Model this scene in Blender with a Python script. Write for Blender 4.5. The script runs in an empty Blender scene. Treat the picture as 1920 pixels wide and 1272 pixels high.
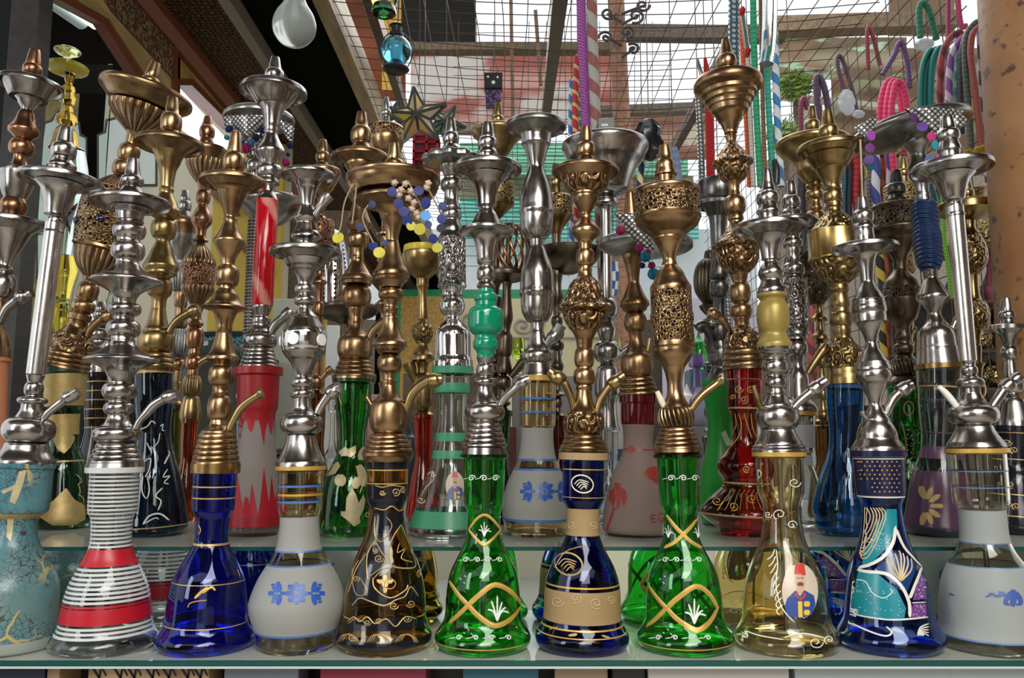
import bpy, bmesh, math, random
from math import *
from mathutils import Vector, Matrix
random.seed(11)
SC = bpy.context.scene; COL = SC.collection
# ---------------------------------------------------------------- camera, sky, light, exposure
F, CX, CY, TH, CZ = 1500.0, 960.0, 636.0, radians(7.37), 1.25
cam = bpy.data.cameras.new('camera'); cam.lens = F/1920*36; cam.sensor_width = 36; cam.clip_start = .02
co = bpy.data.objects.new('camera', cam); COL.objects.link(co)
co.location = (0, 0, CZ); co.rotation_euler = (pi/2+TH, 0, 0); SC.camera = co
SC.view_settings.view_transform = 'Standard'; SC.view_settings.look = 'None'
SC.view_settings.gamma = 1; SC.view_settings.use_curve_mapping = False
SC.view_settings.exposure = 0.05
W = bpy.data.worlds.new('sky'); SC.world = W; W.use_nodes = True
_b = W.node_tree.nodes['Background']; _b.inputs[0].default_value = (.90, .95, 1.0, 1); _b.inputs[1].default_value = 1.15
def area(name, loc, target, sx, sy, power, col=(1, 1, 1)):
    l = bpy.data.lights.new(name, 'AREA'); l.shape = 'RECTANGLE'; l.size = sx; l.size_y = sy; l.energy = power; l.color = col
    o = bpy.data.objects.new(name, l); COL.objects.link(o); o.location = loc
    o.rotation_euler = (Vector(target)-Vector(loc)).to_track_quat('-Z', 'Y').to_euler()
area('daylight_from_lane', (.35, -1.35, 2.35), (0, 1.1, 1.1), 1.2, .9, 18, (1, .97, .92))
area('daylight_from_left', (-1.9, -.6, 1.9), (0, 1.2, 1.2), .5, 1.2, 13, (.92, .97, 1))
area('lane_fill', (.2, -1.3, 2.6), (.3, -1.35, 0), 2.4, 1.0, 70, (1, .97, .90))  # added lamp, brightens the ground and low walls that the mirror reflects
area('daylight_over_stall', (.3, 3.2, 3.6), (.1, 2.2, .8), 2.2, 1.6, 40, (1, .98, .94))
_cy = SC.cycles
_cy.max_bounces = 14; _cy.transmission_bounces = 12; _cy.glossy_bounces = 5; _cy.diffuse_bounces = 3; _cy.transparent_max_bounces = 12
_cy.sample_clamp_indirect = 4.0; _cy.use_denoising = True; _cy.blur_glossy = .6

# ---------------------------------------------------------------- measuring helpers
def ray(px, py):
    u = (px-CX)/F; v = (CY-py)/F
    return Vector((u, cos(TH)-v*sin(TH), sin(TH)+v*cos(TH)))
def P(px, py, D):                       # point seen at a pixel, D metres ahead
    d = ray(px, py); t = D/d.y
    return Vector((d.x*t, D, CZ+d.z*t))
def scl(py, D): return D/ray(CX, py).y/F      # metres per pixel
def PX(px, py, X):                      # the same on a side plane X = const
    d = ray(px, py); t = X/d.x
    return Vector((X, d.y*t, CZ+d.z*t))
def PZ(px, py, Z):
    d = ray(px, py); t = (Z-CZ)/d.z
    return Vector((d.x*t, d.y*t, Z))
def proj(p):
    y, z = p[1], p[2]-CZ
    dep = y*cos(TH)+z*sin(TH); up = -y*sin(TH)+z*cos(TH)
    return CX+F*p[0]/dep, CY-F*up/dep
Z1 = P(960, 1214, 1.0).z                # lower glass shelf
YM = 1.078                              # mirror riser
Z2 = P(960, 1026, YM-.004).z            # upper glass shelf
def foot(D, z): return proj((0, D, z))[1]
def Dof(py, z): return (z-CZ)*ray(CX, py).y/ray(CX, py).z
D1, D2, D3 = 1.0, Dof(1003, Z2), Dof(976, Z2)

# ---------------------------------------------------------------- materials
_m = {}
class NT:
    def __init__(s, name):
        s.m = bpy.data.materials.new(name); s.m.use_nodes = True; s.t = s.m.node_tree
        s.p = s.t.nodes['Principled BSDF']; s.out = s.t.nodes['Material Output']
    def n(s, kind, ins=None, **kw):
        q = s.t.nodes.new('ShaderNode'+kind)
        for k, v in kw.items(): setattr(q, k, v)
        for k, v in (ins or {}).items(): s.set(q, k, v)
        return q
    def set(s, q, k, v):
        if isinstance(v, bpy.types.NodeSocket): s.t.links.new(v, q.inputs[k])
        elif isinstance(v, bpy.types.Node): s.t.links.new(v.outputs[0], q.inputs[k])
        else:
            if isinstance(v, tuple) and len(v) == 3 and q.inputs[k].type == 'RGBA': v = v+(1,)
            q.inputs[k].default_value = v
    def P(s, **kw):
        for k, v in kw.items(): s.set(s.p, k.replace('_', ' '), v)
        return s
    def mix(s, f, a, b):
        q = s.n('Mix', data_type='RGBA'); s.set(q, 0, f); s.set(q, 6, a); s.set(q, 7, b); return q.outputs[2]
    def math(s, op, a, b=0.0, c=0.0):
        q = s.n('Math', operation=op); s.set(q, 0, a); s.set(q, 1, b); s.set(q, 2, c); return q.outputs[0]
    def uv(s):
        t = s.n('TexCoord'); x = s.n('SeparateXYZ', {0: t.outputs['UV']}); return x.outputs[0], x.outputs[1]
    def uvs(s, su, sv):
        t = s.n('TexCoord'); q = s.n('Mapping', {0: t.outputs['UV']}); q.inputs[3].default_value = (su, sv, 1); return q.outputs[0]
    def obj(s): return s.n('TexCoord').outputs['Object']
    def noise(s, scale, vec=None, detail=3.0):
        q = s.n('TexNoise', {'Scale': scale, 'Detail': detail}); s.set(q, 'Vector', vec or s.obj()); return q.outputs[0]
    def ramp(s, f, lo, hi):
        q = s.n('MapRange', {0: f, 1: lo, 2: hi}); return q.outputs[0]
    def bump(s, h, strength=.5, dist=.002):
        q = s.n('Bump', {'Strength': strength, 'Distance': dist, 'Height': h}); s.set(s.p, 'Normal', q.outputs[0]); return s
def mat(fn):
    def g(*a):
        k = (fn.__name__,)+a
        if k not in _m: _m[k] = fn(*a)
        return _m[k]
    return g
METAL = {'bronze': ((.40, .255, .135), (.17, .10, .048), .26), 'brass': ((.40, .28, .125), (.18, .12, .05), .27),
         'copper': ((.38, .20, .11), (.17, .085, .045), .26), 'nickel': ((.47, .435, .41), (.21, .19, .178), .19),
         'chrome': ((.75, .75, .76), (.6, .6, .6), .06), 'pewter': ((.20, .20, .19), (.09, .09, .09), .25),
         'antique': ((.16, .125, .09), (.06, .045, .03), .3), 'gold': ((.52, .35, .13), (.34, .22, .08), .22),
         'tube': ((.70, .67, .62), (.55, .52, .48), .2), 'oldsilver': ((.42, .41, .39), (.2, .19, .18), .26)}
@mat
def metal(kind, style='plain'):
    a, b, r = METAL[kind]
    t = NT(kind+'_'+style); nz = t.noise(26.0, None, 4.0)
    c = t.mix(t.ramp(nz, .38, .72), a, b)
    t.P(Metallic=1.0, Roughness=t.math('ADD', t.math('MULTIPLY', t.noise(60.0), .16), r-.06))
    if style == 'plain':
        u, v = t.uv()
        t.bump(t.math('ADD', t.math('MULTIPLY', t.math('SINE', t.math('MULTIPLY', v, 4200.0)), .02), t.noise(40.0)), .12, .0015)
    elif style == 'engraved':
        vo = t.n('TexVoronoi', {'Vector': t.uvs(13, 62), 'Scale': 1.0}, feature='SMOOTH_F1'); vo.inputs['Smoothness'].default_value = .3
        wv = t.math('SINE', t.math('MULTIPLY', vo.outputs[0], 15.0)); t.bump(wv, .8, .0018)
        c = t.mix(t.ramp(wv, -.9, -.2), b, c)
    elif style == 'gadroon':
        u, v = t.uv(); w = t.math('ABSOLUTE', t.math('SINE', t.math('MULTIPLY', u, pi*22)))
        t.bump(w, 1.0, .0035); c = t.mix(t.ramp(w, 0, .35), b, c)
    elif style == 'swirl':
        u, v = t.uv(); w = t.math('ABSOLUTE', t.math('SINE', t.math('ADD', t.math('MULTIPLY', u, pi*22), t.math('MULTIPLY', v, 110.0))))
        t.bump(w, 1.0, .0035); c = t.mix(t.ramp(w, 0, .35), b, c)
    elif style == 'ribbed':
        u, v = t.uv(); w = t.math('ABSOLUTE', t.math('SINE', t.math('MULTIPLY', v, 520.0)))
        t.bump(w, 1.0, .004); c = t.mix(t.ramp(w, 0, .4), b, c)
    elif style in ('fret', 'punched'):
        if style == 'fret':
            vo = t.n('TexVoronoi', {'Vector': t.uvs(34, 190), 'Scale': 1.0, 'Randomness': .75})
            h = t.math('LESS_THAN', vo.outputs[0], .36)
            w = t.math('SINE', t.math('MULTIPLY', vo.outputs[0], 9.0)); t.bump(w, .7, .0015)
        else:
            u, v = t.uv()
            a1 = t.math('FRACT', t.math('MULTIPLY', u, 9.0)); a2 = t.math('FRACT', t.math('MULTIPLY', v, 110.0))
            h = t.math('MULTIPLY', t.math('LESS_THAN', t.math('ABSOLUTE', t.math('SUBTRACT', a1, .5)), .1), t.math('LESS_THAN', t.math('ABSOLUTE', t.math('SUBTRACT', a2, .5)), .22))
        t.P(Base_Color=c)
        dk = t.n('BsdfDiffuse', {0: (.012, .009, .006)}); mx = t.n('MixShader', {0: h, 1: t.p.outputs[0], 2: dk.outputs[0]})
        t.t.links.new(mx.outputs[0], t.out.inputs[0]); return t.m
    t.P(Base_Color=c); return t.m
@mat
def glass(r, g, b, rough=.015):
    return NT('tinted_glass').P(Base_Color=(r, g, b), Roughness=rough, IOR=1.46, Transmission_Weight=1.0).m
@mat
def matte(r, g, b): return NT('matte').P(Base_Color=(r, g, b), Roughness=.95, Specular_IOR_Level=.0).m
@mat
def frost(r, g, b, tr=.35):
    t = NT('frosted_glass')
    t.P(Base_Color=t.mix(t.noise(30.0), (r*.92, g*.92, b*.92), (r, g, b)), Roughness=.5, IOR=1.3, Transmission_Weight=tr, Specular_IOR_Level=.3); return t.m
@mat
def paint(r, g, b, rough=.35, met=0.0):
    return NT('paint').P(Base_Color=(r, g, b), Roughness=rough, Metallic=met).m
@mat
def goldpaint(k=0):
    c = [(.66, .45, .18), (.60, .44, .16), (.74, .45, .09), (.62, .52, .30)][k]
    t = NT('gold_paint'); t.P(Base_Color=t.mix(t.noise(90.0), c, (c[0]*.6, c[1]*.6, c[2]*.6)), Roughness=.4, Metallic=.35).bump(t.noise(260.0), .3, .001); return t.m
@mat
def emit(r, g, b, s):
    t = NT('lit'); t.P(Base_Color=(r, g, b), Emission_Color=(r, g, b), Emission_Strength=s, Roughness=.4); return t.m
@mat
def wood(r, g, b, sx=1.0, rough=.5):
    t = NT('wood'); q = t.n('Mapping', {0: t.obj()}); q.inputs[3].default_value = (9*sx, 1.2, 9)
    n = t.noise(5.0, q.outputs[0], 5.0); t.P(Base_Color=t.mix(t.ramp(n, .3, .7), (r, g, b), (r*.5, g*.5, b*.48)), Roughness=rough).bump(n, .3, .004); return t.m
@mat
def crackle():
    t = NT('crackle_glaze')
    v1 = t.n('TexVoronoi', {'Vector': t.n('VectorMath', {0: t.obj(), 1: t.n('TexNoise', {'Vector': t.obj(), 'Scale': 30.0}).outputs[1]}, operation='MULTIPLY_ADD').outputs[0], 'Scale': 150.0}, feature='DISTANCE_TO_EDGE')
    q = t.n('VectorMath', operation='MULTIPLY_ADD'); ns = t.n('TexNoise', {'Vector': t.obj(), 'Scale': 22.0})
    t.set(q, 0, ns.outputs[1]); q.inputs[1].default_value = (.03, .03, .03); t.set(q, 2, t.obj()); t.set(v1, 'Vector', q.outputs[0])
    big = t.n('TexVoronoi', {'Scale': 26.0, 'Vector': q.outputs[0]}, feature='DISTANCE_TO_EDGE')
    z = t.n('SeparateXYZ', {0: t.obj()}).outputs[2]
    base = t.mix(t.ramp(z, .03, .16), (.16, .25, .225), (.05, .17, .22))
    base = t.mix(t.ramp(t.noise(14.0), .45, .62), base, (.10, .23, .25))
    crk = t.math('MULTIPLY', t.math('SUBTRACT', 1.0, t.ramp(v1.outputs[0], .02, .06)), t.ramp(t.noise(24.0), .38, .50)); c = t.mix(crk, base, (.05, .035, .02))
    g2 = t.math('MULTIPLY', t.math('SUBTRACT', 1.0, t.ramp(big.outputs[0], .02, .05)), t.ramp(t.noise(11.0), .52, .58)); c = t.mix(g2, c, (.48, .38, .16))
    t.P(Base_Color=c, Roughness=.3).bump(v1.outputs[0], .2, .001); return t.m
@mat
def hose(ca, cb, k, m, duty=.5, style='spiral', rough=.55):
    t = NT('hose_'+style); u, v = t.uv()
    if style == 'spiral': k, m = (0, 4.0) if m >= .8 else (k, m*3.0)
    if style == 'beads' and k > 2: m = k
    f = t.math('FRACT', t.math('ADD', t.math('MULTIPLY', u, float(k)), t.math('MULTIPLY', v, float(m))))
    if style == 'beads':
        a = t.math('ABSOLUTE', t.math('SUBTRACT', t.math('FRACT', t.math('MULTIPLY', u, float(k))), .5))
        b = t.math('ABSOLUTE', t.math('SUBTRACT', t.math('FRACT', t.math('MULTIPLY', v, float(m))), .5))
        d = t.math('SQRT', t.math('ADD', t.math('MULTIPLY', a, a), t.math('MULTIPLY', b, b)))
        s = t.ramp(d, .42, .30)
    elif style == 'check':
        g = t.n('TexChecker', {'Scale': 1.0}); g.inputs['Vector'].default_value = (0, 0, 0); t.set(g, 'Vector', t.uvs(k, m)); s = g.outputs[1]
    else: s = t.math('LESS_THAN', f, duty)
    t.P(Base_Color=t.mix(s, cb, ca), Roughness=rough)
    if style == 'beads': t.P(Metallic=t.math('MULTIPLY', s, .8), Roughness=t.ramp(s, 0, 1.0)); t.set(t.p, 'Roughness', t.math('SUBTRACT', .6, t.math('MULTIPLY', s, .45)))
    if style == 'fur': t.bump(t.noise(400.0), 1.0, .006)
    elif style == 'ribs': t.bump(t.math('SINE', t.math('MULTIPLY', v, 14.0)), .7, .002)
    else: t.bump(t.math('SINE', t.math('MULTIPLY', f, 6.283)), .12 if k == 0 else .6, .002)
    return t.m

# ---------------------------------------------------------------- object helpers
def link(name, me, mats, parent=None):
    o = bpy.data.objects.new(name, me); COL.objects.link(o)
    for m in (mats if isinstance(mats, (list, tuple)) else [mats]): me.materials.append(m)
    if parent: o.parent = parent
    return o
def tag(o, label, cat, group=None):
    o['label'] = label; o['category'] = cat
    if group: o['group'] = group
    return o
def empty(name, loc, label, cat, group=None, ry=0.0):
    o = bpy.data.objects.new(name, None); COL.objects.link(o); o.location = loc; o.rotation_euler = (0, ry, 0); o.empty_display_size = .03
    return tag(o, label, cat, group)
def struct(o): o['kind'] = 'structure'; return o
def meshob(name, vs, fs, mats, parent=None, smooth=True, angle=42, uvs=None, fm=None, recalc=True):
    me = bpy.data.meshes.new(name); me.from_pydata([tuple(v) for v in vs], [], fs)
    if uvs:
        l = me.uv_layers.new(name='UVMap')
        flat = [c for f in uvs for uv in f for c in uv]; l.data.foreach_set('uv', flat)
    if fm: me.polygons.foreach_set('material_index', fm)
    if recalc:
        b = bmesh.new(); b.from_mesh(me); bmesh.ops.recalc_face_normals(b, faces=b.faces); b.to_mesh(me); b.free()
    if smooth:
        me.polygons.foreach_set('use_smooth', [True]*len(me.polygons)); me.set_sharp_from_angle(angle=radians(angle))
    return link(name, me, mats, parent)
def boxgeo(vs, fs, x0, x1, y0, y1, z0, z1):
    n = len(vs); vs += [(x, y, z) for x in (x0, x1) for y in (y0, y1) for z in (z0, z1)]
    fs += [tuple(n+i for i in f) for f in ((0, 1, 3, 2), (4, 6, 7, 5), (0, 4, 5, 1), (2, 3, 7, 6), (0, 2, 6, 4), (1, 5, 7, 3))]
def box(name, x0, x1, y0, y1, z0, z1, m, parent=None, bev=0.0):
    vs, fs = [], []; boxgeo(vs, fs, min(x0, x1), max(x0, x1), min(y0, y1), max(y0, y1), min(z0, z1), max(z0, z1))
    o = meshob(name, vs, fs, m, parent, smooth=False)
    if bev:
        b = o.modifiers.new('bevel', 'BEVEL'); b.width = bev; b.segments = 2
    return o
def raw(x): return x
def boxpx(name, px0, py0, px1, py1, D, th, m, parent=None, bev=0.0):
    a = P(px0, py0, D); b = P(px1, py1, D); return box(name, a.x, b.x, D, D+th, b.z, a.z, m, parent, bev)
def boxes(name, lst, m, parent=None):
    vs, fs = [], []
    for l in lst: boxgeo(vs, fs, *l)
    return meshob(name, vs, fs, m, parent, smooth=False)
def prism(name, pts, off, m, parent=None):            # outline extruded by a vector: a board with a real thickness
    n = len(pts); off = Vector(off); vs = [Vector(p) for p in pts]+[Vector(p)+off for p in pts]
    fs = [tuple(range(n)), tuple(range(2*n-1, n-1, -1))]+[(i, (i+1) % n, n+(i+1) % n, n+i) for i in range(n)]
    return meshob(name, vs, fs, m, parent, smooth=False)
def catmull(pts, sub):
    out = []; n = len(pts)
    for i in range(n-1):
        p0, p1, p2, p3 = pts[max(i-1, 0)], pts[i], pts[i+1], pts[min(i+2, n-1)]
        for k in range(sub):
            t = k/sub
            out.append(tuple(.5*((2*b)+(c-a)*t+(2*a-5*b+4*c-d)*t*t+(3*b-a-3*c+d)*t**3) for a, b, c, d in zip(p0, p1, p2, p3)))
    out.append(tuple(pts[-1])); return out
def sweep(name, pts, m, parent=None, seg=10, sub=5, caps=True, inv=None):
    """pts: (x, y, z, r) -> a tube along them"""
    q = catmull(pts, sub) if sub > 1 else pts
    vs, fs, uv = [], [], []; L = 0.0; prev = None; nrm = None
    for i, p in enumerate(q):
        a = Vector(q[max(i-1, 0)][:3]); b = Vector(q[min(i+1, len(q)-1)][:3]); d = (b-a).normalized()
        if nrm is None: nrm = d.orthogonal().normalized()
        nrm = (nrm-d*nrm.dot(d)).normalized(); bn = d.cross(nrm)
        c = Vector(p[:3]); L += (c-prev).length if prev else 0; prev = c
        for k in range(seg):
            w = 2*pi*k/seg; v = c+(nrm*cos(w)+bn*sin(w))*max(p[3], 1e-5); vs.append(inv @ v if inv else v)
        if i:
            v0, v1 = LL/(2*pi*p[3]+1e-6), L/(2*pi*p[3]+1e-6)
            for k in range(seg):
                k2 = (k+1) % seg; o = (i-1)*seg
                fs.append((o+k, o+k2, o+seg+k2, o+seg+k)); uv.append([(k/seg, v0), ((k+1)/seg, v0), ((k+1)/seg, v1), (k/seg, v1)])
        LL = L
    if caps:
        n = len(vs)-seg
        fs.append(tuple(range(seg))); uv.append([(0, 0)]*seg); fs.append(tuple(n+k for k in range(seg))); uv.append([(0, 0)]*seg)
    return meshob(name, vs, fs, m, parent, uvs=uv, recalc=False if not caps else True, angle=50)
def sweeppx(name, pts, D, m, parent=None, inv=None, seg=10, sub=5, dy=0.0):
    """pts: (px, py, rpx[, extra depth])"""
    q = []
    for p in pts:
        d = D+dy+(p[3] if len(p) > 3 else 0); w = P(p[0], p[1], d); q.append((w.x, w.y, w.z, p[2]*scl(p[1], d)))
    return sweep(name, q, m, parent, seg, sub, inv=inv)
def profile(s):
    """'y r; y r!; B y0 y1 rmax redge' -> dense outline (! = crisp corner)"""
    run, runs = [], []
    def flush():
        nonlocal run
        if len(run) > 1: runs.append(catmull(run, 3) if len(run) > 2 else run)
        run = []
    for tk in s.split(';'):
        w = tk.split()
        if not w: continue
        if w[0] == 'R':      # a run of rounded rings from y0 to y1
            y0, r0, y1, r1 = map(float, w[1:5]); n = int(w[5]); q = []
            for i in range(n):
                for f, e in ((0, -1.6), (.25, .1), (.55, .7), (.85, .2), (1, -1.4)):
                    g = (i+f)/n; q.append((y0+(y1-y0)*g, r0+(r1-r0)*g+e))
            if run: run.append(q[0]); flush()
            elif runs: runs.append([runs[-1][-1], q[0]])
            for i in range(n): runs.append(q[5*i:5*i+5])
            run = [q[-1]]
        elif w[0] == 'B':
            y0, y1, rm, re = map(float, w[1:]); ball = [((y0+y1)/2+(y1-y0)/2*sin(a), re+(rm-re)*cos(a)) for a in (pi*(k/8-.5) for k in range(9))]
            if run: run.append((y0, re)); flush()
            elif runs: runs.append([runs[-1][-1], (y0, re)])
            runs.append(ball); run = [ball[-1]]
        else:
            sh = w[1].endswith('!'); p = (float(w[0]), float(w[1].rstrip('!'))); run.append(p)
            if sh: flush(); run = [p]
    flush()
    out = []
    for r in runs:
        for p in r:
            if not out or abs(p[0]-out[-1][0])+abs(p[1]-out[-1][1]) > 1e-4: out.append((p[0], max(p[1], .3)))
    return out
def lathe(name, zr, mats, parent=None, seg=40, fm=None, closed=False, scallop=0):
    """zr: list of (z, r) turned about Z"""
    vs, fs, uv, mi = [], [], [], []
    n = len(zr)
    for z, r in zr:
        for k in range(seg):
            a = 2*pi*k/seg; rr = r*(1+.06*cos(scallop*a)) if scallop else r
            vs.append((rr*sin(a), -rr*cos(a), z))
    for i in range(n-1 if not closed else n):
        j = (i+1) % n; z0, z1 = zr[i][0], zr[j][0]
        if abs(z0-z1) < 1e-7 and abs(zr[i][1]-zr[j][1]) > 1e-7: z1 = z0+abs(zr[i][1]-zr[j][1])
        for k in range(seg):
            k2 = (k+1) % seg
            fs.append((i*seg+k, i*seg+k2, j*seg+k2, j*seg+k)); uv.append([(k/seg, z0), ((k+1)/seg, z0), ((k+1)/seg, z1), (k/seg, z1)])
            if fm: mi.append(fm[i])
    if not closed:
        for i, r in ((0, zr[0][1]), (n-1, zr[-1][1])):
            if r > 1e-4: fs.append(tuple(i*seg+k for k in range(seg))); uv.append([(0, 0)]*seg); mi.append(fm[min(i, n-2)] if fm else 0)
    return meshob(name, vs, fs, mats, parent, uvs=uv, fm=mi if fm else None)
# ---------------------------------------------------------------- water pipes
def dished(prof):      # a thin plate with a turned-down lip and a recessed underside
    q = [(float(t.split()[0]), float(t.split()[1].rstrip('!'))) for t in prof.split(';') if t.strip()]; R = max(r for y, r in q)
    ys = [y for y, r in q if r > R-1.2]; ya = ys[0]; th = max(4.0, min(7.0, ys[-1]-ya)); r0, (y1, r1) = q[0][1], q[-1]
    return f'{q[0][0]} {r0}!;{ya-1} {.62*R+.38*r0:.1f}!;{ya+2} {.8*R:.1f};{ya-1.5} {R-2.5:.1f};{ya} {R}!;{ya+th} {R}!;{ya+th} {R-3}!;{ya+th-5} {R-5.5:.1f}!;{ya+th-4} {R*.55+r1*.45:.1f};{y1-1} {r1}!;{y1+1} {r1-2}!'
class Hookah:
    """one water pipe: glass jar, turned metal stem, tray, hose port, ... all measured along its own axis"""
    def __init__(s, D, zs, bax, sax, label, group=None, name='hookah', cat='hookah'):
        s.D = D; s.yf = foot(D, zs); s.bax = bax; s.sax = sax
        s.A = P(bax[0], s.yf, D); s.root = empty(name, s.A, label, cat, group); s.inv = Matrix.Translation(-s.A); s.jar = None
    def ax(s, which):
        if which == 'b': x0, y0, x1, y1 = s.bax[0], s.yf, s.bax[1], s.bax[2]
        else: x0, y0, x1, y1 = s.sax
        a, b = P(x0, y0, s.D), P(x1, y1, s.D); d = (b-a).normalized()
        return a, d, (lambda y: x0+(x1-x0)*(y-y0)/(y1-y0))
    def zr(s, prof, which):
        a, d, fx = s.ax(which)
        return a, d, [((P(fx(y), y, s.D)-a).dot(d), r*scl(y, s.D), y) for y, r in prof]
    def part(s, name, prof, m, label=None, parent=None, seg=40, which='s', scallop=0, off=0, tilt=0, offy=0):
        if name.endswith('tray') and 'wide' not in name and 'scall' not in name: prof = dished(prof)
        a, d, q = s.zr(profile(prof), which)
        z0 = q[-1][0]; o = lathe(name, [(z-z0, r) for z, r, y in q], m, parent or s.root, seg, scallop=scallop)
        o.location = a+d*z0-s.A+Vector((off*scl(q[0][2], s.D), offy, 0)); o.rotation_euler = (0, atan2(d.x, d.z)+tilt, 0)
        if label: o['label'] = label
        return o
    def bottle(s, prof, mats, bands=(), wall=.0021, hollow=True, name='glass_jar', label=None, seg=56):
        p = profile(prof); yt, yl = p[0][0], p[-1][0]; k = (s.yf-yt)/(yl-yt); wy = lambda y: yt+(y-yt)*k
        p = [(wy(y), r) for y, r in p]; bands = [(wy(b[0]), wy(b[1]), b[2]) for b in bands]
        q = []
        cuts = sorted({c for b in bands for c in b[:2]})
        for i, (y, r) in enumerate(p):
            if i:
                y0, r0 = p[i-1]
                for c in cuts:
                    if y0 < c < y: q.append((c, r0+(r-r0)*(c-y0)/(y-y0)))
            q.append((y, r))
        a, d, z = s.zr(q, 'b'); s.bd = (a, d)
        s.prof = sorted((zz, r) for zz, r, y in z)
        out = [(zz, r) for zz, r, y in z]; fm = []
        for i in range(len(z)-1):
            ym = (z[i][2]+z[i+1][2])/2; mi = 0
            for b0, b1, k2 in bands:
                if b0 <= ym <= b1: mi = k2
            fm.append(mi)
        if hollow:
            inn = [(max(zz, .006), max(r-wall, .002)) for zz, r in out]
            inn[-1] = (inn[-1][0], inn[-1][1])
            ring = out+[(0.0, .0006), (.006, .0006)]+inn[::-1]
            fm = fm+[0]*(len(ring)-len(fm))
            o = lathe(name, ring, mats, s.root, seg, fm=fm, closed=True)
        else: o = lathe(name, out, mats, s.root, seg, fm=fm)
        o.rotation_euler = (0, atan2(d.x, d.z), 0); s.jar = o
        s.jinv = (Matrix.Translation(s.A) @ Matrix.Rotation(atan2(d.x, d.z), 4, 'Y')).inverted(); s.jm = s.jinv.inverted()
        if label: o['label'] = label
        return o
    def R(s, z):
        q = s.prof
        if z <= q[0][0]: return q[0][1], 0
        for i in range(1, len(q)):
            if z <= q[i][0]:
                a, b = q[i-1], q[i]; dz = b[0]-a[0]
                if dz < 1e-7: return b[1], 0
                return a[1]+(b[1]-a[1])*(z-a[0])/dz, (b[1]-a[1])/dz
        return q[-1][1], 0
    def surf(s, px, py, lift=.0005):
        tx, ty = px, py; m = scl(py, s.D); x0 = (s.jinv @ P(px, py, s.D))
        x, z = x0.x, x0.z
        for it in range(6):
            r, sl = s.R(z); r += lift; xx = max(-.985*r, min(.985*r, x)); l = Vector((xx, -sqrt(r*r-xx*xx), z))
            qx, qy = proj(s.jm @ l); x += (px-qx)*m*.9; z += (qy-py)*m*.9
        n = Vector((l.x/r, l.y/r, -sl)).normalized()
        return l, n
    def strokes(s, name, lst, m, label=None, dense=4.0, flip=True):
        vs, fs = [], []
        for pts, w in lst:
            if len(pts) > 2: pts = catmull(pts, 4)
            q = [pts[0]]
            for a, b in zip(pts, pts[1:]):
                L = hypot(b[0]-a[0], b[1]-a[1]); k = max(1, int(L/dense))
                q += [(a[0]+(b[0]-a[0])*i/k, a[1]+(b[1]-a[1])*i/k) for i in range(1, k+1)]
            sp = [s.surf(*p) for p in q]; n0 = len(vs); h = w*.5*scl(q[0][1], s.D)
            for i, (c, n) in enumerate(sp):
                t = (sp[min(i+1, len(sp)-1)][0]-sp[max(i-1, 0)][0])
                b = n.cross(t)
                b = b.normalized() if b.length > 1e-9 else Vector((1, 0, 0))
                e = h*(.45 if i in (0, len(sp)-1) else 1)
                vs += [c+b*e, c+n*.0004, c-b*e]
                if i: o = n0+3*(i-1); fs += [(o, o+1, o+4, o+3), (o+1, o+2, o+5, o+4)]
        o = s._both(meshob(name, vs, fs, m, s.jar, recalc=False), flip)
        if label: o['label'] = label
        return o
    def fills(s, name, polys, m, label=None, step=2.0, lift=.0006, flip=True):
        vs, fs = [], []
        for pg in polys:
            ys = [p[1] for p in pg]; y = min(ys)+.01; prev = None
            H = max(ys)-min(ys); st = H/max(2, ceil(H/step))
            while y <= max(ys):
                xs = []
                for (xa, ya), (xb, yb) in zip(pg, pg[1:]+pg[:1]):
                    if (ya <= y < yb) or (yb <= y < ya): xs.append(xa+(xb-xa)*(y-ya)/(yb-ya))
                xs.sort(); rows = []
                for a, b in zip(xs[::2], xs[1::2]):
                    k = max(1, int((b-a)/5)); n0 = len(vs)
                    vs += [s.surf(a+(b-a)*i/k, y, lift)[0] for i in range(k+1)]; vs += [s.surf(a+(b-a)*i/k, y+st*1.04, lift)[0] for i in range(k+1)]
                    fs += [(n0+i, n0+i+1, n0+k+2+i, n0+k+1+i) for i in range(k)]
                y += st
        o = s._both(meshob(name, vs, fs, m, s.jar, recalc=False), flip)
        if label: o['label'] = label
        return o
    def _both(s, o, flip):      # the same painting repeated on the far side of the jar
        if flip: q = o.copy(); COL.objects.link(q); q.parent = s.jar; q.rotation_euler = (0, 0, pi)
        return o
    def port(s, pts, m, name='hose_port', label=None, sub=5, dy=-.004, seg=12):
        o = sweeppx(name, pts, s.D, m, s.root, s.inv, seg, sub, dy=dy)
        if label: o['label'] = label
        return o
    def dip(s, y0, y1, m=None):
        return s.part('dip_tube', f'{y0} 4.5!;{y1} 4.5!', m or metal('nickel'), which='b', seg=12)
def ell(cx, cy, rx, ry, rot=0.0, n=16):
    c, q = cos(rot), sin(rot)
    return [(cx+rx*cos(a)*c-ry*sin(a)*q, cy+rx*cos(a)*q+ry*sin(a)*c) for a in (2*pi*k/n for k in range(n))]
def spiral(cx, cy, r, turns=1.4, a0=0.0, hand=1, r1=.15):
    n = int(10*turns)+2; return [(cx+r*(1-(1-r1)*k/n)*cos(a0+hand*2*pi*turns*k/n), cy+r*(1-(1-r1)*k/n)*sin(a0+hand*2*pi*turns*k/n)*.85) for k in range(n+1)]
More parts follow.
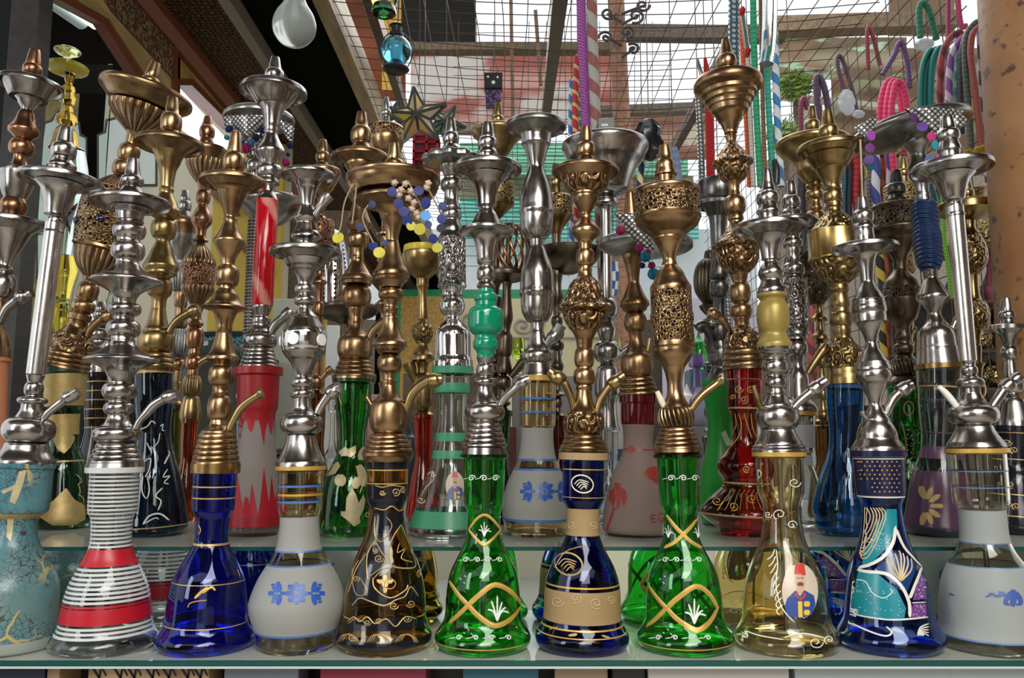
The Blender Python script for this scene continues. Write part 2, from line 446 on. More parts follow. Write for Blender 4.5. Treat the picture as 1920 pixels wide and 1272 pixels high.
def blueflower(cx, cy, k):
    E = []
    for a in range(8):
        w = a*pi/4; d = 13 if a % 2 == 0 else 14; E.append(ell(cx+d*cos(w)*k, cy+d*1.05*sin(w)*k, 8*k, 5.5*k, w))
    E.append(ell(cx, cy, 3.5*k, 6*k)); E += [ell(cx-26*k, cy, 5*k, 4*k), ell(cx+26*k, cy, 5*k, 4*k)]
    for sg in (-1, 1):
        for q, (dx, dy, rx, ry, ro) in enumerate(((33, -12, 5, 11, .25), (33, 12, 5, 11, -.25), (40, -7, 8, 4.5, -.8), (40, 7, 8, 4.5, .8), (48, 0, 6, 5, 0), (44, -16, 4, 3, 0), (44, 16, 4, 3, 0))):
            E.append(ell(cx+sg*dx*k, cy+dy*k, rx*k, ry*k, sg*ro))
    return E
def fezman(h, cx, cy, k):      # oval portrait of a man in a red fez on a jar
    T = lambda L: [(cx+x*k, cy+y*k) for x, y in L]
    h.fills('portrait_medallion', [ell(cx, cy, 34*k, 52*k, 0, 26)], paint(.62, .52, .40), 'oval portrait of a man in a red fez and blue coat', flip=False, lift=.0004)
    h.fills('portrait_coat', [T([(-8, -2), (-24, 14), (-29, 30), (-22, 46), (0, 52), (22, 44), (29, 24), (26, 8), (8, -2), (0, 10)])], paint(.03, .07, .28), flip=False, lift=.0007)
    h.fills('portrait_face', [T([(-7, -33), (-9, -18), (-5, -8), (-5, 2), (5, 4), (8, -6), (10, -20), (9, -33)])], paint(.60, .38, .26), flip=False, lift=.0009)
    h.fills('portrait_fez', [T([(-11, -31), (-8, -51), (8, -51), (11, -29), (0, -32)]), T([(-7, 2), (-2, 12), (4, 12), (8, 1), (12, 8), (2, 18), (-11, 8)])], paint(.55, .05, .03), flip=False, lift=.0011)
    h.fills('portrait_badges', [ell(cx+13*k, cy+24*k, 6*k, 6*k), ell(cx+13*k, cy+40*k, 6*k, 6*k), T([(-4, 20), (4, 18), (5, 48), (-3, 50)])], paint(.75, .50, .06), flip=False, lift=.0011)
    h.fills('portrait_beard', [T([(-5, -14), (-2, -16), (3, -16), (7, -14), (6, -9), (-4, -9)]), ell(cx-3*k, cy-24*k, 2*k, 1.4*k), ell(cx+4*k, cy-24*k, 2*k, 1.4*k)], paint(.12, .07, .05), flip=False, lift=.0013, step=1.0)
SP, TR, ST = 'bowl_spigot', 'tray', 'stem'
# ---------------------------------------------------------------- front row on the lower glass shelf
GF = 'front row of water pipes on the lower glass shelf'
def front(xb, xt, yt, label): return Hookah(D1, Z1, (xb, xb+(xt-xb)*(1214-870)/(1214-yt), 870), (xb, 1214, xt, yt), label, GF)
NK, BZ, BR = metal('nickel'), metal('bronze'), metal('brass')

h = front(3, 125, 240, 'silver water pipe with long plain tube on a teal crackle-glazed jar')
h.part(SP, '239 9!;241 10.5;262 14!;268 15;B 270 297 22 16;300 17;310 25!;314 25!;316 22;332 22!', NK)
h.part(TR, '332 22;335 66;331 70;335 72!;342 72!;345 68;347 36!', NK)
h.part(ST, '345 42;352 34;362 28;380 23;400 20!;403 20!;406 14!;B 408 424 14.5 12;426 12!;434 17!;437 16!', NK)
h.part('long_tube', '436 15.5!;440 16;702 16.5!', metal('tube'), 'long plain polished tube')
h.part('lower_stem', '704 16!;709 14.5;716 12!;B 718 742 16.5 12;744 13;B 745 758 26 18;760 18;770 19;783 25!;B 784 830 45.5 28;832 36;845 40;858 49;864 52!;870 52!', NK)
h.bottle('868 38!;868 53!;876 53!;879 50!;882 50;950 50;960 47;967 40!;972 35;985 34;1000 36;1020 42;1040 54;1065 70;1085 80;1110 86;1180 91;1192 93;1205 95;1210 90;1214 80!', [crackle(), goldpaint(0), frost(.42, .46, .40)], [(960, 970, 1), (1188, 1214, 2)], hollow=False, name='crackle_glazed_jar')
h.fills('gold_patches', [[(50, 880), (44, 905), (36, 928), (28, 945), (18, 940), (24, 918), (6, 926), (2, 920), (28, 908), (36, 884)], [(14, 972), (26, 972), (24, 995), (20, 1015), (12, 1006)]], goldpaint(3), 'gold leaf patches')
h.port([(80, 790, 6), (90, 775, 7), (112, 757, 8), (120, 752, 9), (126, 747, 12.5), (136, 742, 12), (141, 738, 11), (147, 734, 10)], NK)

h = front(196, 250, 300, 'silver many-beaded water pipe on a clear jar ringed with white lines and two red bands')
h.part(SP, '299 9!;301 10.5;328 14!;B 331 349 20.5 15;351 16;364 24!;367 24!;369 22;374 23!', NK)
h.part(TR, '372 22;376 62;375 70;379 72!;385 72!;388 68;394 35!', NK)
h.part(ST, '392 40!;395 28;398 27!;400 25;408 24;414 23!;416 25!;418 22!;B 420 447 29.5 21;449 20;453 20!;B 455 487 30 21;489 20;494 20;500 24;508 33;518 48;524 60;528 64!;531 63;536 50;543 36;550 26;556 22!;560 20;568 19;B 569 592 29.5 19;594 17.5;600 17.5!;B 602 632 30.5 20;634 20!;638 21!;640 20;648 24;655 33;664 48;670 60;675 65.5!;678 64;684 48;690 36;697 28;702 25!;708 22;716 20;B 718 749 31 20;751 18.5;754 18.5!;B 755 777 26.5 19;779 18!;785 19;793 23;799 29!;B 800 829 43 30;R 830 33 868 50 4;876 51!', NK)
zebra = [(876+7.6*k, 876+7.6*k+3.8, 1) for k in range(1, 20)]+[(1060+8*k, 1064.5+8*k, 1) for k in range(8)]+[(1162+8*k, 1166.5+8*k, 1) for k in range(3)]
h.bottle('876 40!;876 51!;886 51!;888 44!;892 43;955 43;963 41;970 37.5;985 36;1010 35.5;1027 38;1045 44;1060 52;1090 66;1110 72;1130 76;1155 79;1168 81;1180 85;1190 92;1198 95;1206 93;1214 84!', [glass(.93, .95, .95), paint(.58, .59, .58), paint(.46, .008, .02)], zebra+[(876, 886.5, 1), (1027, 1057, 2), (1124, 1128, 2), (1130, 1158, 2)])
h.dip(880, 1175); h.port([(254, 804, 6), (263, 788, 6.5), (275, 775, 8), (287, 761, 8.5), (305, 749, 8.5), (309, 747, 11), (318, 744, 13), (325, 742, 11), (333, 740, 10)], NK)

h = front(384, 442, 252, 'bronze water pipe with a flared skirt halfway on a cobalt blue jar')
h.part(SP, '250 8!;252 9.5;285 14!;287 14;B 288 321 20.5 13.5;324 14!;328 16!;331 14;335 15!', BZ)
h.part(TR, '334 14;338 52;336 58;339 60.5!;347 60.5!;350 57;355 32!', BZ)
h.part(ST, '354 34!;358 28;366 25;380 20;395 15;406 11.5!;409 11.5!;411 13!;414 12!;420 13;428 16;438 20;446 25;451 28.5!;455 29!;459 27;466 23;476 17.5;486 14;494 13!;498 13;B 500 537 22.5 15;539 15!;543 15!;546 17;552 22;560 25;568 29;573 35;577 42!;579 42.5!;581 36;583 24!;590 20;600 16.5;612 14.5!;624 15!;626 13.5!;630 14.5;642 17.5;655 21;664 25;669 29!;675 29!;677 26!;680 20;684 14.5;B 686 724 23.5 14.5;726 14;732 14;737 15.5!;740 14.5;B 742 788 22 14;790 14.5;798 17;804 23;808 29;R 812 32 872 43.5 6', BZ)
h.part('collar_ring', '870 40!;870 44.5!;887 44.5!;887 36!', metal('gold'), 'bright gold collar ring')
h.bottle('886 34!;886 39!;950 38.5;958 36.5;965 33;972 31.5;1000 30;1018 31;1030 36;1055 50;1075 60;1090 65;1120 70.5;1150 73;1165 75;1176 79;1186 86;1193 89;1200 89;1208 85;1214 78!', [glass(.04, .11, .82), goldpaint(0)], [(911, 913.5, 1), (932, 934.5, 1), (1017, 1021, 1), (1087, 1088.5, 1), (1164, 1165.8, 1)])
h.strokes('gold_sprigs', [([(352, 1140), (356, 1132), (370, 1128), (388, 1126)], 2), ([(365, 1123), (378, 1110), (390, 1103)], 5), ([(380, 1113), (396, 1102), (404, 1108)], 4), ([(450, 1068), (456, 1074), (450, 1082)], 2), ([(372, 985), (376, 995), (372, 1003)], 2)], goldpaint(2))
h.dip(888, 1180); h.port([(430, 806, 6.5), (440, 784, 7), (453, 764, 7.5), (470, 750, 7.5), (482, 743, 8), (490, 738, 11), (492, 737, 11)], BR)

h = front(556, 577, 330, 'silver water pipe with two trays and mirrored bulge on a blue-flowered frosted jar')
h.part('upper_tray', '322 20;326 44;324 48;327 50!;332 50!;335 46;342 25!', NK)
h.part(ST, '340 25!;344 23;352 20!;356 18;372 14;384 12.5!;388 13;396 16;404 20;409 23!;412 22;418 18;421 18!;424 19;434 22;436 23!;443 28!;447 28!;449 22!;452 17;466 17!', NK)
h.part(TR, '464 17;470 58;467 64;471 66.5!;482 66.5!;486 60;489 38!', NK)
h.part('middle_stem', '488 40!;492 38;499 34!;502 30;507 26!;510 22;520 16;530 13;533 13!;B 534 552 19 13;554 13;B 555 573 20 12;575 11.5!;580 12.5;588 18;594 25;598 27!;600 28;608 33;614 37!;617 39!;620 40!', NK)
h.part('mirror_band', '620 40!;626 42;638 42.5;650 41.5;656 39.5!', metal('chrome'), 'dark mirror-polished band')
h.part('lower_stem', '656 39.5!;660 39;666 35;672 31!;676 27;684 22;694 17.5;704 15!;707 15;B 708 728 21.5 15;730 15;B 731 748 22.5 17;750 17!;756 17;766 18;774 22!;B 775 815 39.5 24;817 27!;824 28;835 31;848 36;860 42;866 46!;875 47!', NK)
h.bottle('874 38!;874 47!;881 47!;884 42!;890 41.5;950 41;960 39;968 36!;985 36;1010 38.5;1030 43;1055 56;1080 71;1105 82;1125 88;1140 88;1158 84;1175 78;1190 74;1204 73;1214 66!', [glass(.92, .82, .58), frost(.47, .475, .45), paint(.07, .16, .42), goldpaint(2)], [(968, 1029, 1), (1057, 1177, 1), (1029, 1032, 2), (1054, 1057, 2), (1176, 1180, 2), (909, 913, 2), (938, 942, 2), (925, 929, 3), (874, 882, 3)])
h.fills('blue_flowers', blueflower(556, 1112, 1.0), paint(.02, .09, .40)); h.dip(884, 1190)
h.port([(595, 776, 7), (602, 762, 8), (610, 750, 8.5), (616, 742, 9), (618, 740, 13), (626, 733, 13.5), (630, 729, 12), (638, 727, 12)], NK)
h.port([(585, 412, 6), (592, 402, 8), (604, 384, 8.5), (610, 374, 11), (618, 366, 11)], NK, 'upper_hose_port')

h = front(720, 739, 272, 'bronze water pipe with a wide dish on a black jar covered in gold scrolls')
h.part(SP, '270 8!;272 9.5;298 13!;300 13;B 302 330 20 16;340 17!', BZ)
h.part('ash_dish', '338 16;342 80;333 86;336 88!;341 88!;344 86;352 84;360 80;366 75!;368 68;372 17!', BZ, 'wide shallow dish')
h.part(TR, '371 17;374 62;372 68;376 70.5!;381 70.5!;384 66;390 36!', BZ)
h.part(ST, '389 38!;393 31;402 25;408 23!;411 22!;425 16;440 12.5;450 11.5!;453 11.5!;456 13;466 15;480 19;492 24;502 28;507 31!;509 32!;514 34.5!;519 34!;521 31!;526 30!;528 27;536 21;540 19!;B 541 563 24 15;566 14;572 12.5!;576 12.5;578 14!;586 14!;588 13;594 13!;596 14.5;606 15;618 18;630 23;638 28;643 32.5!;649 33!;651 29!;656 28!;659 22;663 19!;B 664 700 23.5 12.5;702 12!;712 12;714 13.5!;720 13.5!;724 13.5;734 17;742 21;748 25!;B 749 812 36 26;R 814 33 848 47 4;849 48!;855 48!;857 46!;866 45!', BZ)
blk = paint(.008, .008, .012, .12)
h.bottle('865 36!;865 38.5!;930 38;940 36;948 32;956 31.5;970 32.5;990 36;1010 42;1030 50;1050 59;1070 66;1095 72;1120 75.5;1150 77;1162 79;1175 83;1186 88;1194 89;1202 87;1214 77!', [glass(.80, .55, .14), blk, goldpaint(2)], [(865, 880, 1), (905, 952, 1), (1160, 1166, 1), (1184, 1198, 1), (880, 882, 2), (905, 907, 2), (1148, 1150.5, 2)])
T = lambda L: [(440+x/2.815, 820+y/2.815) for x, y in L]
h.fills('black_painting', [T([(735, 385), (908, 385), (880, 462), (835, 530), (812, 610), (830, 680), (800, 720), (740, 745), (700, 740), (690, 640), (740, 545)]), T([(620, 890), (600, 820), (640, 700), (690, 620), (700, 740), (735, 745), (740, 800), (820, 850), (900, 810), (960, 760), (1005, 700), (1018, 920), (900, 840), (790, 890), (720, 870)]), T([(908, 385), (880, 462), (920, 560), (945, 690), (1000, 700), (970, 600), (930, 490)]), T([(590, 960), (960, 945), (1020, 965), (1010, 1010), (590, 1010)])], blk)
h.fills('amber_flower', [ell(722, 1095, 6, 6), ell(713, 1090, 7, 4, .4), ell(731, 1090, 7, 4, -.4), ell(722, 1084, 4, 7), ell(722, 1105, 4, 7)], goldpaint(0))
T = lambda L: [(440+x/2.815, 820+y/2.815) for x, y in L]
g5 = [(T([(880, 462), (835, 530), (812, 610), (830, 680), (945, 690), (950, 640), (920, 560), (880, 462)]), 2.6), (T([(730, 740), (740, 800), (820, 850), (900, 810), (915, 780)]), 2.6), (T([(830, 690), (780, 700), (735, 745)]), 2.4),
      (T([(740, 545), (700, 620), (700, 740), (720, 730), (800, 660), (770, 600), (740, 545)]), 2.2), (T([(620, 890), (660, 850), (720, 870), (790, 890), (850, 860), (900, 840), (930, 790), (970, 840)]), 2.6), (T([(600, 820), (640, 700), (690, 620)]), 2.2), (T([(655, 650), (620, 720), (640, 830), (700, 820), (660, 740)]), 2), (T([(870, 560), (860, 610), (900, 590), (880, 640), (940, 660)]), 2),
      (T([(595, 975), (630, 950), (660, 975), (700, 950), (740, 985), (800, 960), (850, 1000), (900, 950), (960, 960)]), 2.6), (T([(600, 985), (640, 960), (700, 985)]), 2), (T([(800, 750), (790, 790), (830, 800), (850, 770), (820, 740)]), 2), (T([(740, 420), (740, 520), (780, 550), (830, 470), (800, 420)]), 2.2), (T([(740, 255), (780, 265), (830, 255), (900, 265)]), 2), (T([(740, 375), (790, 385), (830, 365), (870, 390), (905, 370)]), 2.2)]
g5 += [(spiral(440+x/2.815, 820+y/2.815, r, 1.5, a, sg), 2) for x, y, r, a, sg in ((780, 295, 6, 0, 1), (850, 290, 9, 2, -1), (890, 280, 6, 1, 1), (760, 640, 9, 0, 1), (740, 600, 6, 2, -1), (840, 890, 9, 0, 1), (930, 880, 9, 3, -1), (620, 1060, 8, 0, 1), (700, 980, 7, 0, 1), (760, 975, 7, 0, -1), (910, 960, 8, 0, 1), (950, 600, 8, 1, 1), (985, 720, 9, 2, 1), (640, 750, 7, 1, -1))]
for cx in (600, 760, 910): g5 += [([(440+(cx-60+14*k)/2.815, 820+(1085-k*4)/2.815), (440+(cx-30+14*k)/2.815, 820+(1045-k*3)/2.815), (440+(cx+20+12*k)/2.815, 820+(1050+k*6)/2.815), (440+(cx+40+9*k)/2.815, 820+(1085)/2.815)], 1.6) for k in range(3)]
h.strokes('gold_scrolls', g5, goldpaint(0)); h.dip(868, 1180)
h.port([(755, 775, 6.5), (763, 763, 7), (770, 744, 8.5), (783, 727, 9), (797, 717, 9.5), (803, 714, 10), (806, 714, 13.5), (818, 713, 14), (823, 712, 11), (829, 712, 10)], metal('brass')); h.port([(706, 778, 5), (697, 762, 5.5), (687, 745, 5)], BZ, 'purge_valve')

def chain(h, x0, y0, x1, y1, xc, w, arm):
    xm, ym = (x0+x1)/2+xc, (y0+y1)/2; L = []
    for k in (0, 1):
        L.append(([(x0, ym), (x0+(xm-x0)*.45, y0+(ym-y0)*.45), (xm, y0), (xm+(x1-xm)*.6, y0+(ym-y0)*.35), (x1, ym)], w)); L.append(([(x0, ym), (x0+(xm-x0)*.4, y1-(y1-ym)*.45), (xm, y1), (xm+(x1-xm)*.6, y1-(y1-ym)*.35), (x1, ym)], w)); break
    L.append(([(x0, ym), (x0-arm*.5, ym-(ym-y0)*.5), (x0-arm, y0-6)], w*.9)); L.append(([(x0, ym), (x0-arm*.5, ym+(y1-ym)*.45), (x0-arm, y1-6)], w*.9))
    return L
def fern(cx, cy, k): return [([(cx, cy+22*k), (cx+dx*k*.4, cy+4*k), (cx+dx*k, cy+dy*k)], 3*k) for dx, dy in ((-18, 0), (-11, -16), (0, -26), (9, -14), (16, -4), (22, 6))]
def scrolls(y, x0, x1, n, r): 
    L = []
    for k in range(n):
        cx = x0+(x1-x0)*(k+.5)/n; L += [(spiral(cx, y, r, 1.4, pi*(k % 2), 1 if k % 2 else -1), 1.8), ([(cx-r, y), (cx-r-(x1-x0)/n*.4, y+r*.3)], 1.6)]
    return L
def green_jar(h, cx, lens, small, cross):
    h.bottle(f'852 36!;852 45!;858 45!;861 39!;866 39;935 37.5;948 36.5;958 32.5;970 31;990 31.5;1010 34;1030 42;1050 52;1070 61;1090 66;1120 69.5;1150 71;1163 74;1175 81;1185 87;1193 90;1201 89;1209 84;1214 76!', [glass(.13, .78, .18), glass(.02, .14, .04), goldpaint(2)], [(852, 860, 1), (1196, 1198, 2)])
    g = chain(h, *lens)
    if cross: g += [([(small[0]-32, small[1]-36), (small[0]-14, small[1]-14), (small[0], small[1])], 7), ([(small[0]+30, small[1]-34), (small[0]+14, small[1]-14), (small[0], small[1])], 7), ([(small[0]-36, small[1]+24), (small[0]-16, small[1]+14), small], 7), ([(small[0]+34, small[1]+24), (small[0]+16, small[1]+14), small], 7)]
    else: g += [([(small[0]-30, small[1]), (small[0]-15, small[1]-20), (small[0], small[1]-28), (small[0]+15, small[1]-20), (small[0]+31, small[1])], 5), ([(small[0]-30, small[1]), (small[0]-14, small[1]+18), (small[0], small[1]+28), (small[0]+15, small[1]+18), (small[0]+31, small[1])], 5)]
    h.strokes('gold_ribbon', g, goldpaint(2)); h.strokes('ribbon_inner_stroke', [([(x+1.5, y-1) for x, y in q], .28*w) for q, w in g], paint(.85, .66, .30, .4))  # paler inner stroke makes the painted ribbon two-tone
    w = fern((lens[0]+lens[2])/2+4, (lens[1]+lens[3])/2+8, 1)+scrolls(897, cx-34, cx+34, 3, 7)+scrolls(1050, cx-44, cx+40, 4, 6)+scrolls(1196, cx-62, cx+62, 4, 6)+(fern(small[0], small[1], .6) if not cross else fern(small[0]-28, small[1]-5, .5)+fern(small[0]+28, small[1]-5, .5))
    w += [([(x, y), (x+3, y+3)], 3) for x, y in ((cx-45, 1085), (cx-38, 1092), (cx-36, 1080), (cx-30, 1180), (cx-24, 1188), (cx-38, 1186), (cx+60, 1175), (cx+32, 968), (cx+34, 1000))]
    h.strokes('white_scrolls', w, paint(.8, .82, .78)); h.dip(862, 1180)

h = front(905, 914, 233, 'silver water pipe with green plastic sleeve on a green jar with gold loops')
h.part(SP, '231 8!;233 10;256 14!;258 15;B 260 278 18.5 15;280 15.5;287 19.5!;290 19.5!;292 17;308 18!', NK)
h.part(TR, '306 17;313 56;310 62;314 65!;323 65!;327 60;331 36!', NK)
h.part(ST, '330 40;334 36;342 28;352 23;368 19;382 18!;386 18!;389 13;393 12.5!;396 14;402 19;410 23;416 26!;420 28;426 31;428 34;430 48;432 52!;436 52!;438 46;440 33!;446 26;456 21.5;470 18.5;484 17.5!;494 16.5!;498 12.5;501 12!;B 502 527 17.5 12.5;529 13;535 17!;538 17.5!;541 15!', NK)
t_ = NT('green_plastic'); t_.P(Base_Color=(.0, .23, .12), Roughness=.12, Subsurface_Weight=.2, Coat_Weight=.5); GP = t_.m
h.part('plastic_sleeve', '538 13;548 14!;550 18!;554 22;563 22;566 19.5!;574 20!;577 26;582 31;588 33;602 33.5;616 32.5;624 28;630 21!;636 21;641 23.5;652 23;658 18!;664 15.5!;672 16!', GP, 'glossy green plastic sleeve')
h.part('lower_stem', '671 17!;676 15;682 13!;B 683 706 17.5 13;708 13;B 709 725 21 14;727 14!;738 16;748 21;755 27!;B 757 790 38 26;R 791 27 838 43.5 5;840 40!;853 42!', NK)
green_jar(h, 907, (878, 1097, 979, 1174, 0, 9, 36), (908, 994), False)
h.port([(930, 768, 6), (938, 758, 6.5), (948, 745, 7.5), (960, 733, 8), (970, 723, 8), (974, 720, 10.5), (981, 716, 11), (986, 713, 9.5), (992, 711, 9)], NK)

EG = metal('bronze', 'engraved')
h = front(1091, 1099, 240, 'bronze water pipe with embossed skirt and two hose ports on a beige-banded navy jar')
h.part(SP, '239 8!;241 9.5;266 13!;268 13.5;B 270 293 18 14.5;295 15;303 18.5;306 19!;310 18;316 19!', BZ)
h.part(TR, '314 18;320 52;316 59;320 62!;325 62.5!;331 61!;334 56;338 44!', BZ)
h.part('engraved_cup', '337 45!;343 43;352 40;358 34;364 27!', EG); h.part(ST, '364 27!;367 27!;369 24!;374 23.5;382 20;392 14.5;400 10.5!;403 10.5!;405 12;411 13;418 17;424 22;428 25!;432 26.5;438 26.5!;442 24;448 18;453 13.5;459 12!;466 12;B 468 500 17.5 12;502 12.5!;508 13.5!;510 12.5!;516 13.5;521 15!', BZ)
h.part('embossed_skirt', '520 15!;524 20;532 27;542 32;554 36;566 40;571 44;575 51;578 54!;583 54!;586 46;588 40!;590 41!;596 40;606 36;614 31;621 25!', EG, scallop=0)
h.part('lower_stem', '621 25!;624 22!;628 20;634 17!;637 16;645 15!;648 14.5;653 14!;B 654 689 19 13.5;691 14;B 692 722 20.5 14;724 15.5!;729 15.5!;731 14!;738 14.5;748 16;758 19;766 23;772 28!', BZ)
h.part('embossed_ball', 'B 772 814 39.5 28', EG); h.part('base_skirt', 'R 813 31 842 45 3;847 47!;848 42!;849 40!', BZ, scallop=0)
h.part('collar_ring', '849 40!;849 46.5!;862 46.5!;863 40!', paint(.36, .24, .11, .5), 'beige plastic collar ring')
nav = glass(.025, .07, .52); bei = paint(.34, .225, .10, .6)
h.bottle('862 36!;862 39!;930 39;940 38;948 34;955 31;975 30.5;995 31;1008 33;1030 42;1055 56;1075 64;1090 68;1110 71;1140 72;1162 74;1175 80;1185 86;1193 88;1201 87;1209 83;1214 76!', [nav, bei, goldpaint(2)], [(953, 1003, 1), (1100, 1158, 1), (879, 881, 2), (931, 932.5, 2), (1091, 1094, 2), (1166, 1169, 2), (1179, 1181, 2)])
def shell(cx, cy, k): return [(ell(cx, cy, 22*k, 17*k, .3)+[ell(cx, cy, 22*k, 17*k, .3)[0]], 2.6*k)]+[([(cx+(-16+4*i)*k, cy+(1+3.4*i)*k), (cx+(-6+3*i)*k, cy+(-8+4.2*i)*k), (cx+(13-1.5*i)*k, cy+(-3+4.2*i)*k)], 2.0*k) for i in range(4)]
h.strokes('white_shell', shell(1092, 908, .95), paint(.75, .68, .55)); h.strokes('gold_shell', shell(1066, 1058, 1.2)+[([(1040, 1065), (1060, 1035), (1095, 1024)], 2)], goldpaint(0))
h.strokes('gold_flecks', [([(1066, 1192), (1082, 1190)], 5), ([(1105, 1196), (1108, 1198)], 4), ([(1128, 1192), (1145, 1197)], 4), ([(1030, 1180), (1045, 1176)], 3)], goldpaint(0))
h.strokes('embossed_scrolls', [(spiral(x, y, r, 1.5, a, g), 2) for x, y, r, a, g in ((1072, 985, 9, 0, 1), (1112, 985, 9, 2, -1), (1045, 1128, 13, 0, 1), (1080, 1122, 12, 2, -1), (1118, 1132, 13, 1, 1), (1145, 1125, 9, 2, -1))], paint(.52, .40, .22, .5)); h.dip(864, 1180)
h.port([(1076, 775, 6), (1075, 764, 6.5), (1070, 744, 7), (1060, 722, 7.5), (1056, 717, 8), (1053, 714, 13), (1043, 707, 14), (1036, 702, 10), (1029, 696, 9)], BR, 'left_hose_port'); h.port([(1119, 775, 6), (1121, 765, 6.5), (1127, 748, 7), (1139, 729, 7.5), (1143, 725, 8), (1146, 722, 12), (1156, 715, 13), (1162, 710, 10), (1170, 704, 9)], BR, 'right_hose_port')

h = front(1286, 1246, 275, 'bronze water pipe with pierced drum top and pierced cylinder stem on a green jar')
FR = metal('bronze', 'fret')
h.part(SP, '274 9!;276 10.5;300 14!;303 16;310 18;318 18!;324 20.5!;329 20.5!;331 17!;345 16;356 17!', BZ)
h.part('bowl_lid', '352 17;360 55;356 60;359 62!;364 62!;366 60.5!', BZ); h.part('pierced_drum', '366 60.5!;406 60.5!', FR, 'pierced fretwork drum', seg=56)
h.part('bowl_base', '406 62!;411 62!;414 60;424 55;434 42;440 33!;443 32!;446 29!;449 29!;452 26!;455 25.5!;462 21;475 15;487 12!;490 12.5!;494 14!;498 14!;500 16;506 21;514 26;522 29;528 32!;530 33!;536 37!;541 38.5!;547 38!', BZ)
h.part('pierced_cylinder', '547 38!;588 38.5!;589 40!;603 40.5!;604 39!;641 40!', FR, 'pierced fretwork cylinder')
h.part('lower_stem', '640 39;645 40!;650 40!;652 37.5;660 37.5;670 34;680 27;686 23!;688 21!;700 17;712 15!;718 14!;724 14!;735 14.5;745 17;752 20;758 24;764 27!', BZ); h.part('fluted_ball', 'B 764 801 34.5 27', metal('bronze', 'swirl'), 'spirally fluted ball')
h.part('base_skirt', 'R 800 28 842 45 5;848 45.5!;850 40!;853 43!', BZ)
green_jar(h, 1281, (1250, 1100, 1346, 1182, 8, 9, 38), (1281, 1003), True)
h.port([(1288, 778, 6), (1297, 767, 6.5), (1306, 753, 7.5), (1320, 738, 8), (1340, 723, 8), (1346, 718, 8.5), (1352, 713, 11), (1354, 712, 11)], BR); h.port([(1247, 766, 5), (1240, 752, 6), (1232, 734, 4.5)], paint(.75, .68, .5), 'purge_valve', 'cream coloured valve peg')

h = front(1476, 1438, 320, 'silver water pipe with matt gold sleeve on a pale amber jar with portrait')
h.part(SP, '318 6!;321 8;345 12!;348 13;356 15!;360 17;B 362 384 21.5 17;386 18;392 20;396 22!;399 22!;401 20;410 19;422 19.5!', NK)
h.part(TR, '419 19;424 58;421 63;425 66!;433 66!;437 61;443 30!', NK)
h.part(ST, '442 32;446 28;454 22.5;468 18.5;484 16.5!;487 16.5!;489 12;492 12!;496 16;502 20;508 23;514 24;520 22;525 18.5!;528 19;534 22;542 26!;548 27.5!;552 26!', NK)
h.part('gold_sleeve', '551 27!;556 28;561 23;565 22!;569 25;577 28.5;590 30;605 29.5;616 27;624 23.5;630 24;638 28;645 32;652 32!', paint(.33, .24, .06, .38, .3), 'matt gold painted sleeve')
h.part('lower_stem', '651 31!;657 30;661 27!;664 26;668 22;672 20!;675 20;B 676 701 24 18;703 17;706 17!;B 708 729 20 15;731 15!;736 17!;740 17!;743 17;752 22;760 28!;B 762 804 39.5 28;806 30!;810 31;820 36;830 42;R 834 45 846 50 2;849 49!', NK)
h.bottle('848 40!;848 49!;856 49!;859 44!;864 43.5;915 43;928 41;938 37;950 34;970 34;990 36.5;1010 40;1030 47;1050 56;1080 68;1105 74;1140 77.5;1160 80;1173 85;1184 92;1193 96;1201 95;1209 90;1214 84!', [glass(.92, .82, .56), goldpaint(2)], [(848, 856, 1)])
fezman(h, 1500, 1108, 1.0)
w9 = [(spiral(x, y, r, 1.3, a, g), 1.6) for x, y, r, a, g in ((1400, 895, 9, 0, 1), (1418, 888, 12, 2, -1), (1490, 905, 12, 0, 1), (1462, 965, 13, 2, 1), (1485, 985, 10, 0, -1), (1440, 965, 8, 0, 1), (1400, 1195, 12, 2, 1), (1530, 1205, 14, 0, 1), (1555, 1200, 10, 2, 1))]
w9 += [([(1452+2*k, 1030+13*k), (1448+k, 1042+13*k), (1438+3*k, 1050+13*k)], 2) for k in range(9)]+[([(1455, 1030), (1458, 1060), (1455, 1100), (1466, 1140), (1490, 1168)], 2), ([(1390, 1185), (1420, 1192), (1470, 1200)], 2), ([(1470, 1196), (1505, 1188), (1545, 1196)], 2)]
h.strokes('white_feathers', w9, paint(.85, .82, .72)); h.dip(860, 1180)
h.port([(1486, 768, 6.5), (1494, 758, 8), (1506, 747, 9), (1520, 736, 9.5), (1523, 733, 13), (1532, 726, 13.5), (1537, 722, 11), (1548, 715, 11)], NK); h.port([(1428, 770, 5), (1421, 750, 6), (1413, 723, 4.5)], BR, 'purge_valve')

